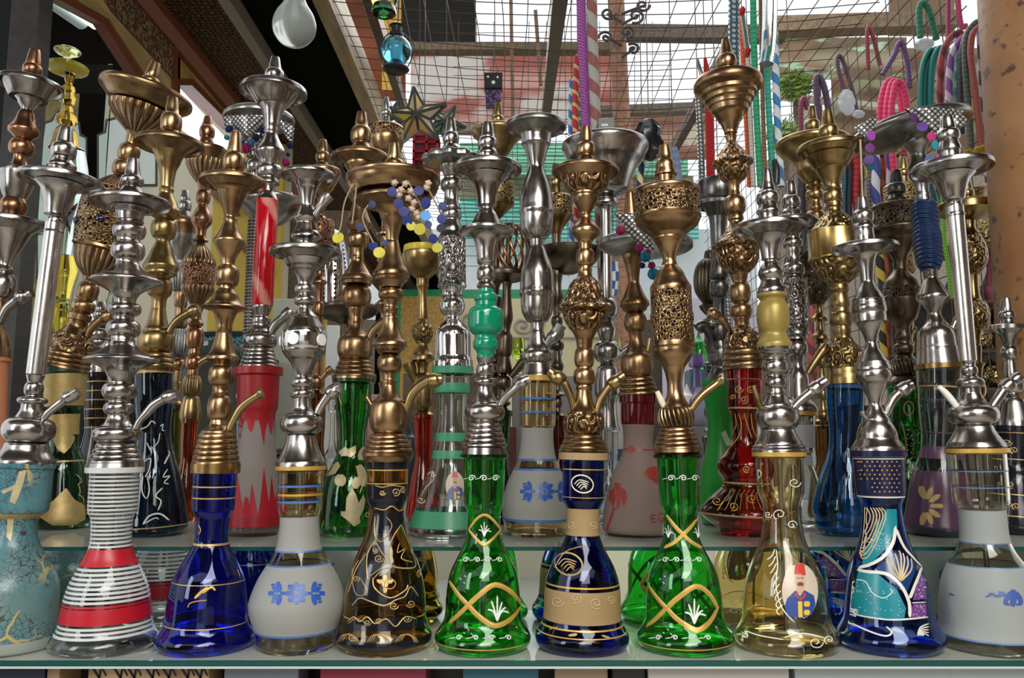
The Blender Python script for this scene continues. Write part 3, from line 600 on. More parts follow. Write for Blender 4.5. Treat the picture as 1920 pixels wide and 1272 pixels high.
h = front(1670, 1616, 372, 'silver faceted-bulge water pipe on a blue jar painted with dots and white curves')
h.part(SP, '371 8!;373 9;392 13!;395 14;B 397 418 19 15;420 16;426 19!;429 19!;431 17;444 18!;452 18;462 18!', NK)
h.part(TR, '459 17;463 52;460 57;463 59.5!;469 59.5!;472 54;476 26!', NK)
h.part(ST, '475 27;478 22;486 17;496 14.5;512 12.5;527 11.5!;530 12;538 16;548 22;556 26;562 29!;565 28!;570 30!;573 30;576 31!;585 31!;588 29!;593 30!;604 29!;608 24;618 18;630 13;641 10!;645 10.5;654 14;664 20;673 25;680 29!;683 29!;688 32!;694 32!;696 30!;703 32!;708 31!;716 29!;722 24;734 18;746 13;757 10.5!;762 11.5;770 15;778 20;786 24!;790 25;800 31;812 35;820 36!;824 37;832 42;838 46!;846 47!', NK)
h.bottle('845 38!;845 50!;856 50!;858 45!;862 45;910 44;928 42;938 38;948 35;965 35.5;985 38;1005 41.5;1030 49;1050 57;1080 66.5;1110 72.5;1145 78;1160 81;1173 87;1184 93;1192 95;1200 94;1208 88;1214 80!', [glass(.06, .26, .80), paint(.01, .012, .05, .2), paint(.75, .72, .66)], [(845, 857, 1), (859, 861, 2), (929, 932, 2), (862, 929, 1)])
T = lambda L: [(1340+x/2.814, 820+y/2.814) for x, y in L]
h.fills('teal_patches', [T([(905, 380), (960, 380), (965, 470), (900, 590), (820, 670), (790, 690), (800, 600), (860, 470)]), T([(760, 710), (860, 720), (960, 800), (1010, 900), (1000, 960), (800, 950), (720, 930), (735, 800)])], paint(.01, .22, .27, .25))
h.fills('blue_patches', [T([(740, 600), (780, 690), (760, 705), (735, 690)]), T([(850, 690), (960, 610), (1050, 650), (1060, 700), (1010, 830), (930, 760)])], paint(.01, .04, .16, .2), lift=.0005)
h.fills('purple_patches', [T([(1080, 710), (1105, 740), (1115, 850), (1045, 860), (1060, 790)]), T([(1045, 880), (1115, 880), (1120, 945), (1035, 955)])], paint(.16, .05, .22, .3))
h.strokes('white_curves', [(T([(955, 470), (940, 560), (880, 640), (770, 705), (900, 720), (980, 780), (1025, 870), (1030, 950)]), 6), (T([(955, 480), (1000, 580), (1060, 650), (1085, 700), (1050, 800), (1030, 850)]), 6), (T([(690, 935), (800, 950), (950, 965), (1125, 950)]), 3), (T([(1040, 875), (1115, 872)]), 2), (T([(690, 970), (800, 1020), (900, 1050), (935, 1030), (905, 1000)]), 3), (T([(760, 760), (800, 765), (830, 820), (890, 850), (935, 820), (925, 800)]), 2.4)]
          + [(T([(1070+8*k, 1050), (1085+5*k, 1005+8*k), (1130, 985+16*k)]), 2.2) for k in range(5)]+[(T([(690, 925), (700-5*k+20, 850-30*k), (740-5*k, 760+30*k)]), 2) for k in range(4)]+[(spiral(1340+735/2.814, 820+915/2.814, 7, 1.3), 2)], paint(.72, .70, .64))
h.strokes('cream_fans', [(T([(780+14*k, 372), (790+16*k, 430), (780+4*k, 500+20*k), (765, 600)]), 2.2) for k in range(8)]+[(T([(985, 760), (930+18*k, 700-22*min(k, 6-k)), (905+22*k, 640-14*min(k, 6-k))]), 3) for k in range(7)], paint(.60, .47, .25))
rnd = random.Random(3)
h.fills('gold_dots', [ell(1608+9.2*i+(4.6 if j % 2 else 0), 866+8*j, 1.7, 1.7, 0, 6) for j in range(8) for i in range(9) if not (j > 4 and i < 3)], goldpaint(2), step=1.8)
h.fills('pale_dots', [ell(1340+x/2.814, 820+y/2.814, 1.3, 1.3, 0, 5) for x, y in [(rnd.uniform(1060, 1110), rnd.uniform(740, 850)) for _ in range(26)]+[(rnd.uniform(1045, 1112), rnd.uniform(885, 945)) for _ in range(24)]+[(rnd.uniform(790, 930), rnd.uniform(500, 620)) for _ in range(36)]+[(rnd.uniform(730, 1000), rnd.uniform(760, 940)) for _ in range(44)]], paint(.50, .55, .60), step=1.4)
h.dip(862, 1180)
h.port([(1652, 795, 6), (1661, 778, 6.5), (1667, 763, 8), (1675, 748, 8.5), (1686, 737, 9), (1688, 735, 13), (1697, 728, 13.5), (1702, 725, 11.5), (1709, 722, 11)], NK); h.port([(1626, 785, 5), (1620, 778, 6), (1615, 772, 5)], NK, 'purge_valve')

h = front(1864, 1775, 222, 'silver water pipe with long plain tube on a frosted jar beside the rusty post')
h.part(SP, '219 9!;221 11;240 14!;243 15;B 245 265 20.5 16;267 17;278 20!;283 20.5!;285 18;297 17.5;308 18!', NK)
h.part(TR, '305 17;312 62;309 68;313 71!;321 71.5!;325 66;330 36!', NK)
h.part(ST, '329 40;333 36;340 30;350 25.5;362 22;372 19.5!;376 18!;379 13;382 12!;B 383 393 14 12;395 13;402 17!;407 16!', NK)
h.part('long_tube', '406 15.5!;410 15.5;677 14.5!', metal('tube'), 'long plain polished tube')
h.part('lower_stem', '676 14!;680 11.5;686 11!;B 688 702 14.5 12;704 12!;707 15;B 709 729 24.5 16;731 16;738 16!;740 17;750 21;758 27!;B 760 797 44 28;799 31!;808 34;820 41;830 48!;838 51!;842 49!', NK)
h.bottle('840 38!;841 54!;849 54!;852 49!;856 49;935 48;945 46;953 41;965 40;995 40.5;1015 43;1035 51;1055 64;1070 72;1085 78;1110 84;1145 88;1168 90;1180 93;1190 95;1200 94;1208 90;1213 84!', [glass(.90, .88, .76), frost(.46, .49, .48), paint(.10, .18, .40), goldpaint(2)], [(955, 1014, 1), (1057, 1185, 1), (1014, 1016, 2), (1055, 1057, 2), (1184, 1187, 2), (882, 884, 2), (912, 914, 2), (841, 849, 3)])
h.fills('blue_flowers', [ell(1900, 1124, 6, 14), ell(1889, 1120, 5, 13, .5), ell(1911, 1120, 5, 13, -.5), ell(1880, 1113, 9, 4, .5), ell(1870, 1117, 8, 3, .2), ell(1859, 1114, 6, 3, -.3), ell(1852, 1118, 4, 2), ell(1888, 1132, 7, 3, .4), ell(1912, 1132, 7, 3, -.4), ell(1900, 1108, 5, 4), ell(1773, 1115, 5, 11), ell(1779, 1112, 5, 3, .5), ell(1780, 1119, 4, 2)], paint(.05, .10, .34))
h.dip(852, 1190)
h.port([(1849, 778, 6), (1857, 768, 6.5), (1864, 757, 8), (1873, 744, 9), (1881, 732, 9.5), (1883, 729, 12), (1893, 720, 13), (1898, 716, 10), (1906, 710, 11), (1912, 706, 10)], NK); h.port([(1797, 768, 5), (1788, 755, 6), (1774, 738, 6), (1760, 725, 4)], paint(.8, .78, .72), 'purge_valve', 'white valve peg')
# round white discs on the mirrored band of the front silver pipe
for o in [o for o in COL.objects if o.name.startswith('mirror_band')]:
    for a in (-.2, 1.1, -1.6, 2.6):
        r = 42.6*scl(640, D1); c = Vector((r*sin(a), -r*cos(a), 16*scl(640, D1))); n = Vector((sin(a), -cos(a), 0)); u = Vector((cos(a), sin(a), 0)); k = 11*scl(640, D1)
        prism('white_disc', [c+u*k*cos(w)+Vector((0, 0, 1))*k*sin(w)-n*.0022 for w in (2*pi*i/20 for i in range(20))], n*.003, paint(.8, .8, .82), o)['label'] = 'round white dot'

# ---------------------------------------------------------------- second row on the upper glass shelf
G2 = 'second row of water pipes on the upper glass shelf'
def second(xb, xn, yn, xt, yt, label, D=None, g=G2): return Hookah(D or D2, Z2, (xb, xn, yn), (xn, yn, xt, yt), label, g)
CO, PW, AN, OS = metal('copper'), metal('pewter'), metal('antique'), metal('oldsilver')
GD, EB, FB = metal('bronze', 'gadroon'), metal('brass', 'engraved'), metal('brass', 'fret')

h = second(-20, -14, 668, 66, 95, 'leaning silver and bronze water pipe on a terracotta jar at the far left edge')
h.part(SP, '94 8!;96 9.5;118 13!;B 122 140 17 13;142 14;152 17!', CO)
h.part(TR, '150 16;160 48;154 53;158 56!;170 57!;178 52;185 34!', NK)
h.part('cup', '160 32;172 31;182 26;190 18!;196 16!;204 10!;209 10', NK); h.part(ST, '208 11!;214 14;226 17;236 22;244 27!;250 26!;256 19;260 15!;B 262 292 22 12;296 11!;304 12;313 16', CO)
h.part('silver_bowl', '312 16!;318 24;324 31!;330 31;345 28;360 24;373 18!', NK); h.part('middle_stem', '372 18;380 22!;390 24!;400 20;410 14', CO)
h.part('lower_tray', '408 16;416 62;412 67;416 70!;424 70!;428 60;435 36!', NK); h.part('lower_cup', '434 36;445 31;460 25;480 16;494 12!;500 12!;506 16;B 512 560 24 12;563 12!', NK)
h.part('lower_stem', '562 12;575 16;590 17;600 12!;615 14;630 22;650 28;660 30!;669 32!', BZ)
h.bottle('667 26!;667 31!;680 31!;684 27;740 26;800 26;850 32;900 45;950 52;990 55;1003 46!', [paint(.55, .20, .10, .5)], hollow=False, name='terracotta_jar')
h.port([(0, 606, 7), (5, 592, 8), (14, 577, 8.5), (28, 565, 9), (33, 562, 10), (36, 560, 13.5), (45, 556, 14), (53, 553, 9), (60, 549, 9)], NK)

h = second(118, 122, 690, 292, 118, 'leaning bronze water pipe with jewelled pierced lantern on a green jar patched with gold', D=D2+.1)
h.part(SP, '118 8!;120 9;142 13!;B 146 160 17 12;162 13;168 17!;172 15;180 16!', BZ)
h.part('wide_dish', '176 16;183 70;172 80;176 83!;182 82;190 72;200 62!;207 46!', BZ, 'wide dish bowl'); h.part('fluted_cup', '206 58!;215 56;228 46;240 30;249 17!', GD)
h.part(ST, '248 17!;252 13!;262 12!;270 11;B 272 302 19.5 12;B 303 330 21 14;334 16', BZ); h.part('fluted_dome', '332 15!;340 26;352 38;359 44!', GD)
h.part('pierced_lantern', '358 46!;365 50;385 55;410 55;440 52;463 48!', metal('bronze', 'fret'), 'pierced lantern body with jewels', seg=48); h.part('lantern_rim', '462 48!;467 49!;471 44!', BZ)
a_, d_, f_ = h.ax('s')
for an in (-.75, .25, -1.75, 1.3):
    c = P(f_(424), 424, h.D)-h.A; r = 55*scl(424, h.D); n = Vector((sin(an), -cos(an), 0)); q = lathe('jewel', [(-.004, .0062), (0, .0066), (.0025, .0055), (.004, .002)], paint(.01, .015, .05, .05), h.root, 16); q.location = c+n*r*.99; q.rotation_euler = n.to_track_quat('Z', 'Y').to_euler(); q['label'] = 'dark blue glass jewel'
h.part('fluted_bowl', '470 44;480 42;492 39;505 31;515 21;521 15!', GD); h.part('lower_stem', '520 15!;524 14!;530 12;B 532 562 19.5 13;564 14!;B 565 585 21 15;587 16!;590 20!;600 20!;602 17;612 17;620 22;627 28!', BZ)
h.part('embossed_ball', '626 28!;630 32;640 37;652 38;661 36!', EG); h.part('base_skirt', 'R 660 38 686 43 3;690 43!', BZ)
h.bottle('690 34!;690 40!;701 40!;704 37!;760 34;768 31;778 27;800 25.5;830 25;850 27;870 34;890 39;920 43;955 48;975 52;990 53;1003 44!', [glass(.16, .42, .26), paint(.02, .06, .035, .2), goldpaint(1)], [(690, 702, 1), (704, 766, 2), (782, 822, 2), (872, 875, 2)])
h.fills('gold_patches', [[(96, 815), (140, 815), (132, 838), (120, 850), (106, 840)], [(72, 968), (76, 955), (100, 938), (124, 914), (138, 935), (158, 955), (160, 972), (140, 985), (100, 986)]], goldpaint(1)); h.strokes('gold_lines', [([(85, 930), (88, 905), (98, 890)], 2), ([(140, 890), (155, 915), (150, 945)], 2.5)], goldpaint(0))
h.port([(163, 633, 6), (168, 622, 7), (177, 611, 8), (194, 597, 8.5), (197, 596, 12), (208, 592, 12.5), (213, 591, 9)], BZ)

h = second(289, 289, 696, 324, 184, 'bronze water pipe on a navy jar painted with white squiggles')
h.part(SP, '184 8!;186 9.5;213 13!;B 216 246 19.5 16;248 17;256 21!;260 20!;266 18', BZ); h.part(TR, '262 18;268 54;264 60;268 62!;275 62!;279 56;285 32!', BZ)
h.part(ST, '284 31;292 26;302 22!;306 21!;320 15;340 12.5;350 12!;354 12!;356 13.5!;362 12;368 14;380 20;390 24;396 28!;402 27!;406 24;411 16!;B 412 448 23 14;450 13;453 12.5!;458 14;470 19;484 24;496 30;500 32!;505 31!;510 27!;515 27;518 21;522 17!;B 524 556 22.5 16;560 14!;566 13;572 13!;580 13!;584 14;600 17;614 21!;618 23;B 622 660 32 24;R 662 29 690 37 3;697 35!', metal('brass'))
h.bottle('696 32!;696 34!;760 33;790 30;815 29;840 32;865 38;885 44;920 51;950 56;970 58;985 60;996 58;1003 48!', [glass(.06, .20, .32), goldpaint(0)], [(696, 702, 1), (985, 987, 1)])
w = [([(262, 900), (268, 870), (282, 860), (280, 880), (272, 895)], 2), ([(318, 845), (312, 862), (308, 870)], 3), ([(314, 880), (306, 895), (318, 893), (308, 905), (316, 908)], 2), ([(305, 915), (292, 930), (302, 940), (296, 958)], 2.4), ([(268, 892), (266, 920), (274, 935), (280, 920), (276, 892)], 2), ([(256, 968), (258, 975)], 4), ([(268, 984), (280, 968), (300, 964), (317, 976)], 3), ([(270, 983), (290, 972), (298, 974)], 2), ([(284, 842), (296, 830), (300, 812)], 1.8), ([(262, 806), (276, 800), (284, 790), (292, 795)], 2), ([(300, 800), (306, 796), (304, 806), (308, 808)], 2), ([(275, 830), (285, 850)], 2)]
h.strokes('white_squiggles', w, paint(.75, .74, .68)); h.port([(308, 634, 6), (317, 623, 6.5), (324, 611, 7), (336, 599, 8), (354, 588, 8.5), (357, 587, 11), (368, 582, 12), (374, 580, 9)], metal('brass'))

h = second(476, 485, 690, 516, 108, 'tall silver water pipe with a red marbled sleeve on a frosted jar with red flames')
h.part(SP, '108 7!;110 8.5;128 12!;B 131 152 18 13;154 14;158 16!;166 15', NK); h.part(TR, '161 14;170 54;165 59;169 61.5!;180 61.5;188 60!;192 52;197 30!', NK)
h.part(ST, '187 32!;192 28;200 23;212 18.5;228 15.5;234 15!;238 14!;242 12.5!;246 13.5!;250 12;256 13;266 18;276 24;284 28!;290 28!;294 25;302 20;308 18!;B 310 334 24 17;336 17!;342 20!;345 20!;347 14;355 12.5;362 13;370 18!;376 20!', NK)
t_ = NT('red_marbled_plastic'); u_, v_ = t_.uv(); f_ = t_.math('SINE', t_.math('ADD', t_.math('MULTIPLY', v_, 42.0), t_.math('ADD', t_.math('MULTIPLY', u_, 6.283), t_.math('MULTIPLY', t_.noise(40.0), 1.2))))
t_.P(Base_Color=t_.mix(t_.ramp(f_, .80, 1.0), (.46, .004, .010), (.66, .25, .20)), Roughness=.1)
h.part('red_sleeve', '374 19;376 20!;571 20!;574 19', t_.m, 'glossy red marbled plastic sleeve')
h.part('lower_stem', '574 18!;578 18;584 16;592 13!;595 13;598 17!;606 18!;610 17;618 20;624 26!;B 626 652 31 22;R 653 25 690 35 5;691 35!', NK)
RD = paint(.36, .010, .016, .35)
h.bottle('690 36!;690 44.5!;703 44.5!;706 38.5!;762 37;772 34;790 32;815 33;850 37;900 42;950 46;985 49;996 48;1003 40!', [frost(.46, .40, .37, .4), RD, glass(.8, .6, .58)], [(690, 790, 1), (968, 985, 1), (985, 1003, 2)])
fl = []
for x0, w0, y in ((430, 14, 915), (446, 16, 880), (462, 10, 930), (474, 12, 905), (497, 18, 875), (511, 12, 890), (520, 10, 920)): fl.append([(x0-w0*.8, 972), (x0-w0*.5, 940), (x0-2, y), (x0+w0*.35, 935), (x0+w0*.9, 972)])
for x0, w0, y in ((449, 9, 822), (470, 8, 810), (494, 9, 836), (508, 6, 815)): fl.append([(x0-w0, 788), (x0+w0, 788), (x0+w0*.4, 806), (x0+1, y), (x0-w0*.5, 804)])
h.fills('red_flames', fl, paint(.42, .008, .02, .4)); h.port([(505, 633, 6), (510, 620, 8), (518, 608, 9), (530, 598, 9.5), (533, 596, 11.5), (543, 588, 13), (548, 583, 12)], OS)

h = second(655, 664, 710, 678, 211, 'bronze water pipe on a deep green jar with gold painted leaves')
h.part(SP, '211 7.5!;213 9;235 12.5!;B 240 268 19 15;270 15;280 20!;286 20!;292 18', BZ); h.part(TR, '288 18;294 48;290 52;294 54!;300 54!;303 49;307 30!', BZ)
h.part(ST, '306 29!;312 29;318 25!;322 23;336 18;350 14;366 12;380 12!;392 14;404 18;414 22!;420 24!;424 22!;430 18;434 15!;B 435 466 21 12;468 11.5;474 11!;480 11.5;484 12.5!;490 12;498 15;508 21;516 26!;520 30!;527 31!;529 28!;534 27!;B 536 578 28 15;580 15!;588 13;596 12!;602 14!;606 14!;609 13!;616 15;622 18!;626 21;B 630 674 33 24;R 675 28 708 42 4;712 41!', BZ)
h.bottle('711 34!;711 40!;718 40!;721 34!;760 32.5;775 31;790 28;815 25.5;840 26;855 28.5;870 35;885 43;900 49;925 54;960 57;985 58;996 56;1003 48!', [glass(.10, .58, .12), paint(.01, .04, .01, .2)], [(711, 719, 1)])
T = lambda L: [(440+x/2.815, 820+y/2.815) for x, y in L]
h.fills('gold_leaves', [T([(620, 265), (640, 300), (655, 345), (680, 300), (690, 330), (680, 380), (660, 420), (665, 450), (630, 470), (600, 440), (560, 410), (560, 390), (585, 390), (590, 320)]), ell(638, 900, 11, 12), T([(545, 125), (558, 150), (530, 190), (490, 205), (475, 190), (510, 150)]), T([(580, 50), (600, 60), (640, 40), (640, 80), (615, 105), (590, 95), (560, 95), (548, 75)]), T([(640, 150), (670, 140), (690, 170), (700, 200), (690, 260), (660, 250), (650, 200)]), ell(680, 850, 8, 14, .4), ell(668, 905, 8, 12, .3)], goldpaint(3))
h.strokes('gold_lines', [(T([(660, 300), (680, 240), (690, 200)]), 2), (T([(470, 440), (460, 480)]), 2), ([(638, 730), (636, 745), (640, 760)], 2.5), ([(690, 728), (687, 745)], 2.5), ([(686, 800), (690, 820), (684, 835)], 2.5), (spiral(690, 965, 7, 1.2), 2)], goldpaint(1)); h.dip(722, 985)
h.port([(688, 648, 6), (692, 636, 7), (700, 621, 8), (712, 609, 8.5), (722, 603, 9), (730, 600, 9)], BR)

h = second(845, 849, 690, 845, 223, 'silver water pipe with scalloped tray on a green-banded clear jar with small portrait')
h.part(SP, '223 7!;225 8.5;247 12!;B 250 270 15.5 12;272 13;280 18!;284 18!;286 17;296 18!', NK); h.part('scalloped_tray', '292 16;297 46;294 51;298 53!;304 53!;308 46;312 24!', OS, scallop=10, seg=80)
h.part(ST, '311 22;317 20;324 16!;328 15!;331 13!;334 14;B 336 358 20.5 14;360 13!;376 13.5!;378 14;384 16;392 18;B 394 412 19 15;414 15;420 17;428 20;436 21!;440 22!;444 25!;449 26!', NK); h.part('engraved_cylinder', '448 26!;534 26!', metal('nickel', 'engraved'), 'engraved silver cylinder')
h.part('lower_stem', '533 26;538 27.5!;541 24!;546 22!;549 20!;555 20!;B 557 592 24 12;594 11.5!;600 14;606 19;614 27;622 32;632 34!;668 34!;672 35;678 37.5!;689 38!', metal('chrome'))
gg = paint(.06, .32, .17, .35)
h.bottle('689 32!;689 39!;702 39!;705 33!;720 33;738 33;742 29;775 28;800 29;812 31;830 32;850 36;870 39;900 49;940 63;975 75;990 80;997 79;1003 70!', [glass(.90, .94, .92), gg], [(689, 703, 1), (720, 738, 1), (812, 828, 1), (845, 860, 1), (955, 985, 1)]); h.dip(700, 900)
fezman(h, 853, 911, .52); h.strokes('white_scrolls', [([(800, 890), (812, 885), (812, 900), (798, 915), (790, 930)], 1.8), (spiral(789, 938, 8, 1.2, 0, 1), 1.8), ([(852, 938), (855, 945), (850, 950)], 1.8), (spiral(812, 890, 5, 1.2), 1.6)], paint(.75, .75, .70))
h.port([(862, 633, 5), (858, 622, 5), (850, 602, 5.5)], NK, 'purge_valve')

h = second(1006, 1008, 706, 1005, 228, 'tall silver vase-shaped water pipe with no spigot on a frosted jar with blue flowers')
h.part(TR, '228 20!;236 48;230 53;234 56.5!;243 56.5!;247 50;251 34!', OS)
h.part('upper_stem', '250 32!;255 29;262 28!;266 27!;271 27!;274 24;290 19;305 15;313 14!;317 14.5!;325 17;340 23;355 27;372 30;390 31.5!;395 32.5!;400 33!;403 31!;415 31;430 29;438 26!;444 22!;447 20!;450 13!;463 12.5!', metal('nickel'))
h.part(ST, '462 12.5;466 15;480 20;495 26;510 30;525 31.5;545 32.5!;548 33.5!;553 33.5!;556 31!;575 30.5;588 28;596 24!;603 20!;606 12.5!;620 12!;624 13.5;636 16;648 19!;655 22!;B 657 682 31 24;684 24!;687 26!;691 26!;694 28!;699 28!;702 30!;708 31!', metal('nickel'))
h.bottle('706 30!;706 34.5!;790 34;800 32;810 30.5;835 31.5;860 36;880 44;905 55;930 62;950 65;970 64;985 61;995 59;1003 52!', [glass(.92, .80, .52), frost(.47, .47, .44), paint(.06, .15, .42), goldpaint(2)], [(803, 862, 1), (880, 972, 1), (747, 751, 2), (772, 776, 2), (860, 864, 2), (878, 882, 2), (970, 975, 2), (706, 716, 3)])
h.fills('blue_flowers', blueflower(1022, 921, .88), paint(.018, .085, .38)); h.dip(712, 985)
h.port([(1022, 650, 6), (1028, 641, 8), (1035, 634, 12), (1042, 627, 11), (1046, 618, 12), (1050, 610, 13)], OS)

h = second(1196, 1197, 742, 1181, 360, 'bronze water pipe with wide dark tray on a pinkish jar with red palm')
h.part(SP, '360 7!;362 8;378 10!;392 12;410 14;450 16!', CO); h.part('wide_tray', '444 14;458 78;452 84;456 87!;464 87!;470 76;478 40;485 18!', OS, 'wide dark tray', off=24, tilt=.05)
h.part(ST, '470 17!;484 18!;488 17;500 14;520 11;528 10.5!;532 11;540 14;550 18;560 23;566 27!;573 28!;577 24!;582 22!;585 18!;B 587 622 21.5 14;624 13!;632 12.5!;640 13;652 17;660 22!;B 664 706 31 24;R 707 28 742 39 4', BZ)
h.bottle('742 32!;742 36!;756 36!;758 33!;790 32.5;797 31;812 28;830 27;850 30;870 38;890 48;910 54;940 60;970 65;988 67;996 65;1003 56!', [frost(.42, .31, .27, .45), glass(.62, .02, .05), paint(.35, .03, .02)], [(742, 797, 1), (842, 845, 2), (998, 1003, 1)])
T = lambda L: [(880+x/2.813, 820+y/2.813) for x, y in L]
pm = [T([(765, 235), (800, 245), (790, 280), (765, 265)]), T([(770, 260), (740, 280), (735, 320), (742, 345), (755, 300)]), T([(780, 255), (825, 275), (832, 320), (815, 365), (800, 320)]), T([(775, 270), (795, 300), (795, 360), (778, 380), (775, 320)]), T([(768, 270), (770, 330), (755, 370), (748, 330)]), T([(760, 365), (772, 368), (735, 470), (725, 510), (715, 500)]), T([(715, 500), (728, 505), (718, 560), (705, 545)]), T([(920, 195), (940, 160), (980, 150), (1000, 160), (1010, 245), (985, 240)]), ell(1140, 845, 5, 7), ell(1184, 842, 5, 8)]
h.fills('red_palm_tree', pm, paint(.32, .035, .025)); h.strokes('red_letters', [(T([(985, 412), (955, 412)]), 2.6), (T([(956, 411), (962, 452)]), 2.6), (T([(962, 451), (990, 446)]), 2.6), (T([(958, 432), (982, 429)]), 2.6), (T([(1020, 405), (1006, 404), (998, 418), (1000, 438), (1010, 446), (1022, 442), (1022, 428), (1012, 428)]), 2.6)], paint(.30, .03, .02), 'red capital letters E G', flip=False)
h.port([(1213, 665, 5), (1216, 650, 5.5), (1218, 635, 5)], BR, 'purge_valve')

h = second(1352, 1350, 714, 1346, 340, 'dark pewter water pipe on a plain opaque green jar', D=D2+.15)
h.part('bowl', '340 10!;342 30;340 36!;344 38!;372 37!;378 34!', PW); h.part(TR, '376 34!;382 40!;388 40!;400 30;408 18!', PW)
h.part(ST, '406 18!;412 17;430 15;450 14;470 12;490 11!;500 14;520 16;B 525 560 18 12;570 11;590 11!;600 13;B 605 640 17 12;650 14;660 17;680 17!;690 15;700 20;715 24!', PW)
h.bottle('714 20!;715 34!;722 34!;726 33;760 28;800 24;840 25;880 33;920 37;960 38;990 38;1003 32!', [paint(.01, .30, .03, .35)], hollow=False, name='green_jar')
h.fills('white_label', [[(1352, 812), (1360, 806), (1372, 832), (1362, 836)]], paint(.5, .7, .5)); h.port([(1338, 661, 7), (1334, 640, 7.5), (1328, 622, 9), (1322, 613, 10), (1316, 611, 11), (1308, 617, 12)], PW)

h = second(1398, 1396, 692, 1360, 74, 'tallest bronze water pipe with a ridged funnel cup on a dark red double-bellied jar')
h.part(SP, '74 5!;76 7;97 11!;100 12;B 104 128 18.5 13;130 13;134 15!;142 15', BZ)
h.part('funnel_cup', '138 14!;150 44!;154 56;150 60;156 63!;164 63.5!;168 61;172 55!;174 52!;180 51.5!;182 47!;184 46!;190 45!;192 41!;194 40!;200 39!;202 35.5!;204 35!;210 33.5!;213 28!;216 26!;226 22!;229 19!;240 14.5;246 12!;250 12!;253 9!', BZ)
h.part(ST, '252 9;256 11!;260 9.5!;266 9!', BZ); h.part('engraved_ball', '265 9;270 11;278 17;286 24;294 29;300 33!;304 37.5!;308 37.5!;311 31!;313 30;322 29;332 25;338 20!;341 14!', EG)
h.part('middle_stem', '340 14;346 11!;358 9.5!;364 11;B 368 402 20 12;404 13!;408 14.5!;412 14.5!;414 12;418 12!', BZ); h.part('engraved_bowl', '418 12;424 14;434 22;446 32;454 38;458 46!;463 48!;466 46!;468 40!;472 39;486 38;498 33;508 24;513 18!', EG)
h.part('lower_stem', '512 18!;516 16;522 15!;528 13!;B 531 568 19.5 13;570 14!;B 572 596 20 15;598 15!;604 13!;612 14!', BZ); h.part('engraved_skirt', '611 14!;616 17;622 24;630 31;640 35;650 35;655 33!', EG); h.part('base_skirt', 'R 654 34 690 41 3;694 41!', BZ)
h.bottle('692 32!;694 34!;712 34!;714 31!;765 31;775 28;790 24;815 23;835 27;850 36;868 50;885 50;898 43;906 41;916 45;935 65;955 80;966 82;978 72;986 60;991 52;1003 46!', [glass(.62, .04, .05), goldpaint(0), glass(.42, .20, .08), glass(.4, .4, .38)], [(712, 714, 1), (765, 768, 1), (768, 835, 2), (904, 907, 1), (907, 966, 2), (962, 965, 1), (966, 982, 3)])
s9 = [(spiral(x, y, r, 1.5, a, g), 1.8) for x, y, r, a, g in ((1385, 730, 9, 0, 1), (1395, 750, 9, 2, -1), (1408, 730, 8, 1, 1), (1375, 745, 6, 2, 1), (1345, 940, 10, 0, 1), (1375, 950, 10, 2, -1), (1410, 935, 10, 1, 1), (1440, 945, 9, 0, -1), (1400, 880, 8, 1, 1))]+[([(1385, 775), (1390, 800), (1384, 820), (1370, 838)], 2), ([(1395, 775), (1402, 800), (1410, 822)], 2), ([(1378, 775), (1380, 800), (1368, 815)], 2), ([(1408, 775), (1412, 805), (1424, 830)], 2)]+[([(1370+9*k, 918), (1364+9*k, 930), (1345+14*k, 958)], 1.4) for k in range(8)]
h.strokes('gold_scrolls', s9, goldpaint(2)); h.port([(1367, 622, 6), (1362, 612, 7), (1356, 603, 8), (1348, 596, 8.5), (1345, 594, 11), (1335, 589, 13), (1328, 587, 9)], BZ)

h = second(1584, 1585, 720, 1551, 207, 'bronze water pipe with a shiny polished band on a plain deep blue jar')
h.part(SP, '207 7!;209 8.5;232 12.5!;B 237 258 17.5 14;260 14;266 17!;273 16', BR); h.part(TR, '269 15;277 52;272 56;276 58.5!;284 58.5!;290 54!;295 37!', BR)
h.part(ST, '294 44!;302 38;310 33;316 28!;318 26;330 21;342 16;350 14!;356 16!;B 358 380 17.5 14;382 14!;388 15!;391 13;398 14', BR); h.part('studded_dome', '397 14!;404 22;412 30;420 36;428 42!;437 48!', EB)
h.part('polished_band', '436 50!;440 50!;480 50!;484 52!;488 52!;491 46!', metal('gold'), 'shiny polished band'); h.part('engraved_bowl', '490 46!;500 44;512 38;522 30;531 20!', EB)
h.part('lower_stem', '530 20!;534 16;540 17!;546 17!;550 15;558 15!;566 17!;574 17!;578 15!;584 16;B 586 612 20 16;616 16!;622 17.5!;628 15!;636 17!', BR); h.part('engraved_skirt', '635 17!;644 22;652 30;662 34;676 35;691 33!', EB); h.part('base_skirt', '690 33!;694 35!;700 34!;705 36!;712 37!;721 38!', BR)
h.bottle('720 32!;720 34!;760 33;790 30;815 28;840 29;865 34;890 43;920 51;945 57;962 58;978 54;985 54;994 52;1003 44!', [glass(.05, .34, .66), paint(.02, .07, .2, .2)], [(720, 730, 1)])
h.port([(1515, 701, 6), (1521, 690, 7), (1530, 676, 8), (1538, 664, 8.5), (1543, 657, 9), (1549, 645, 5)], BR)

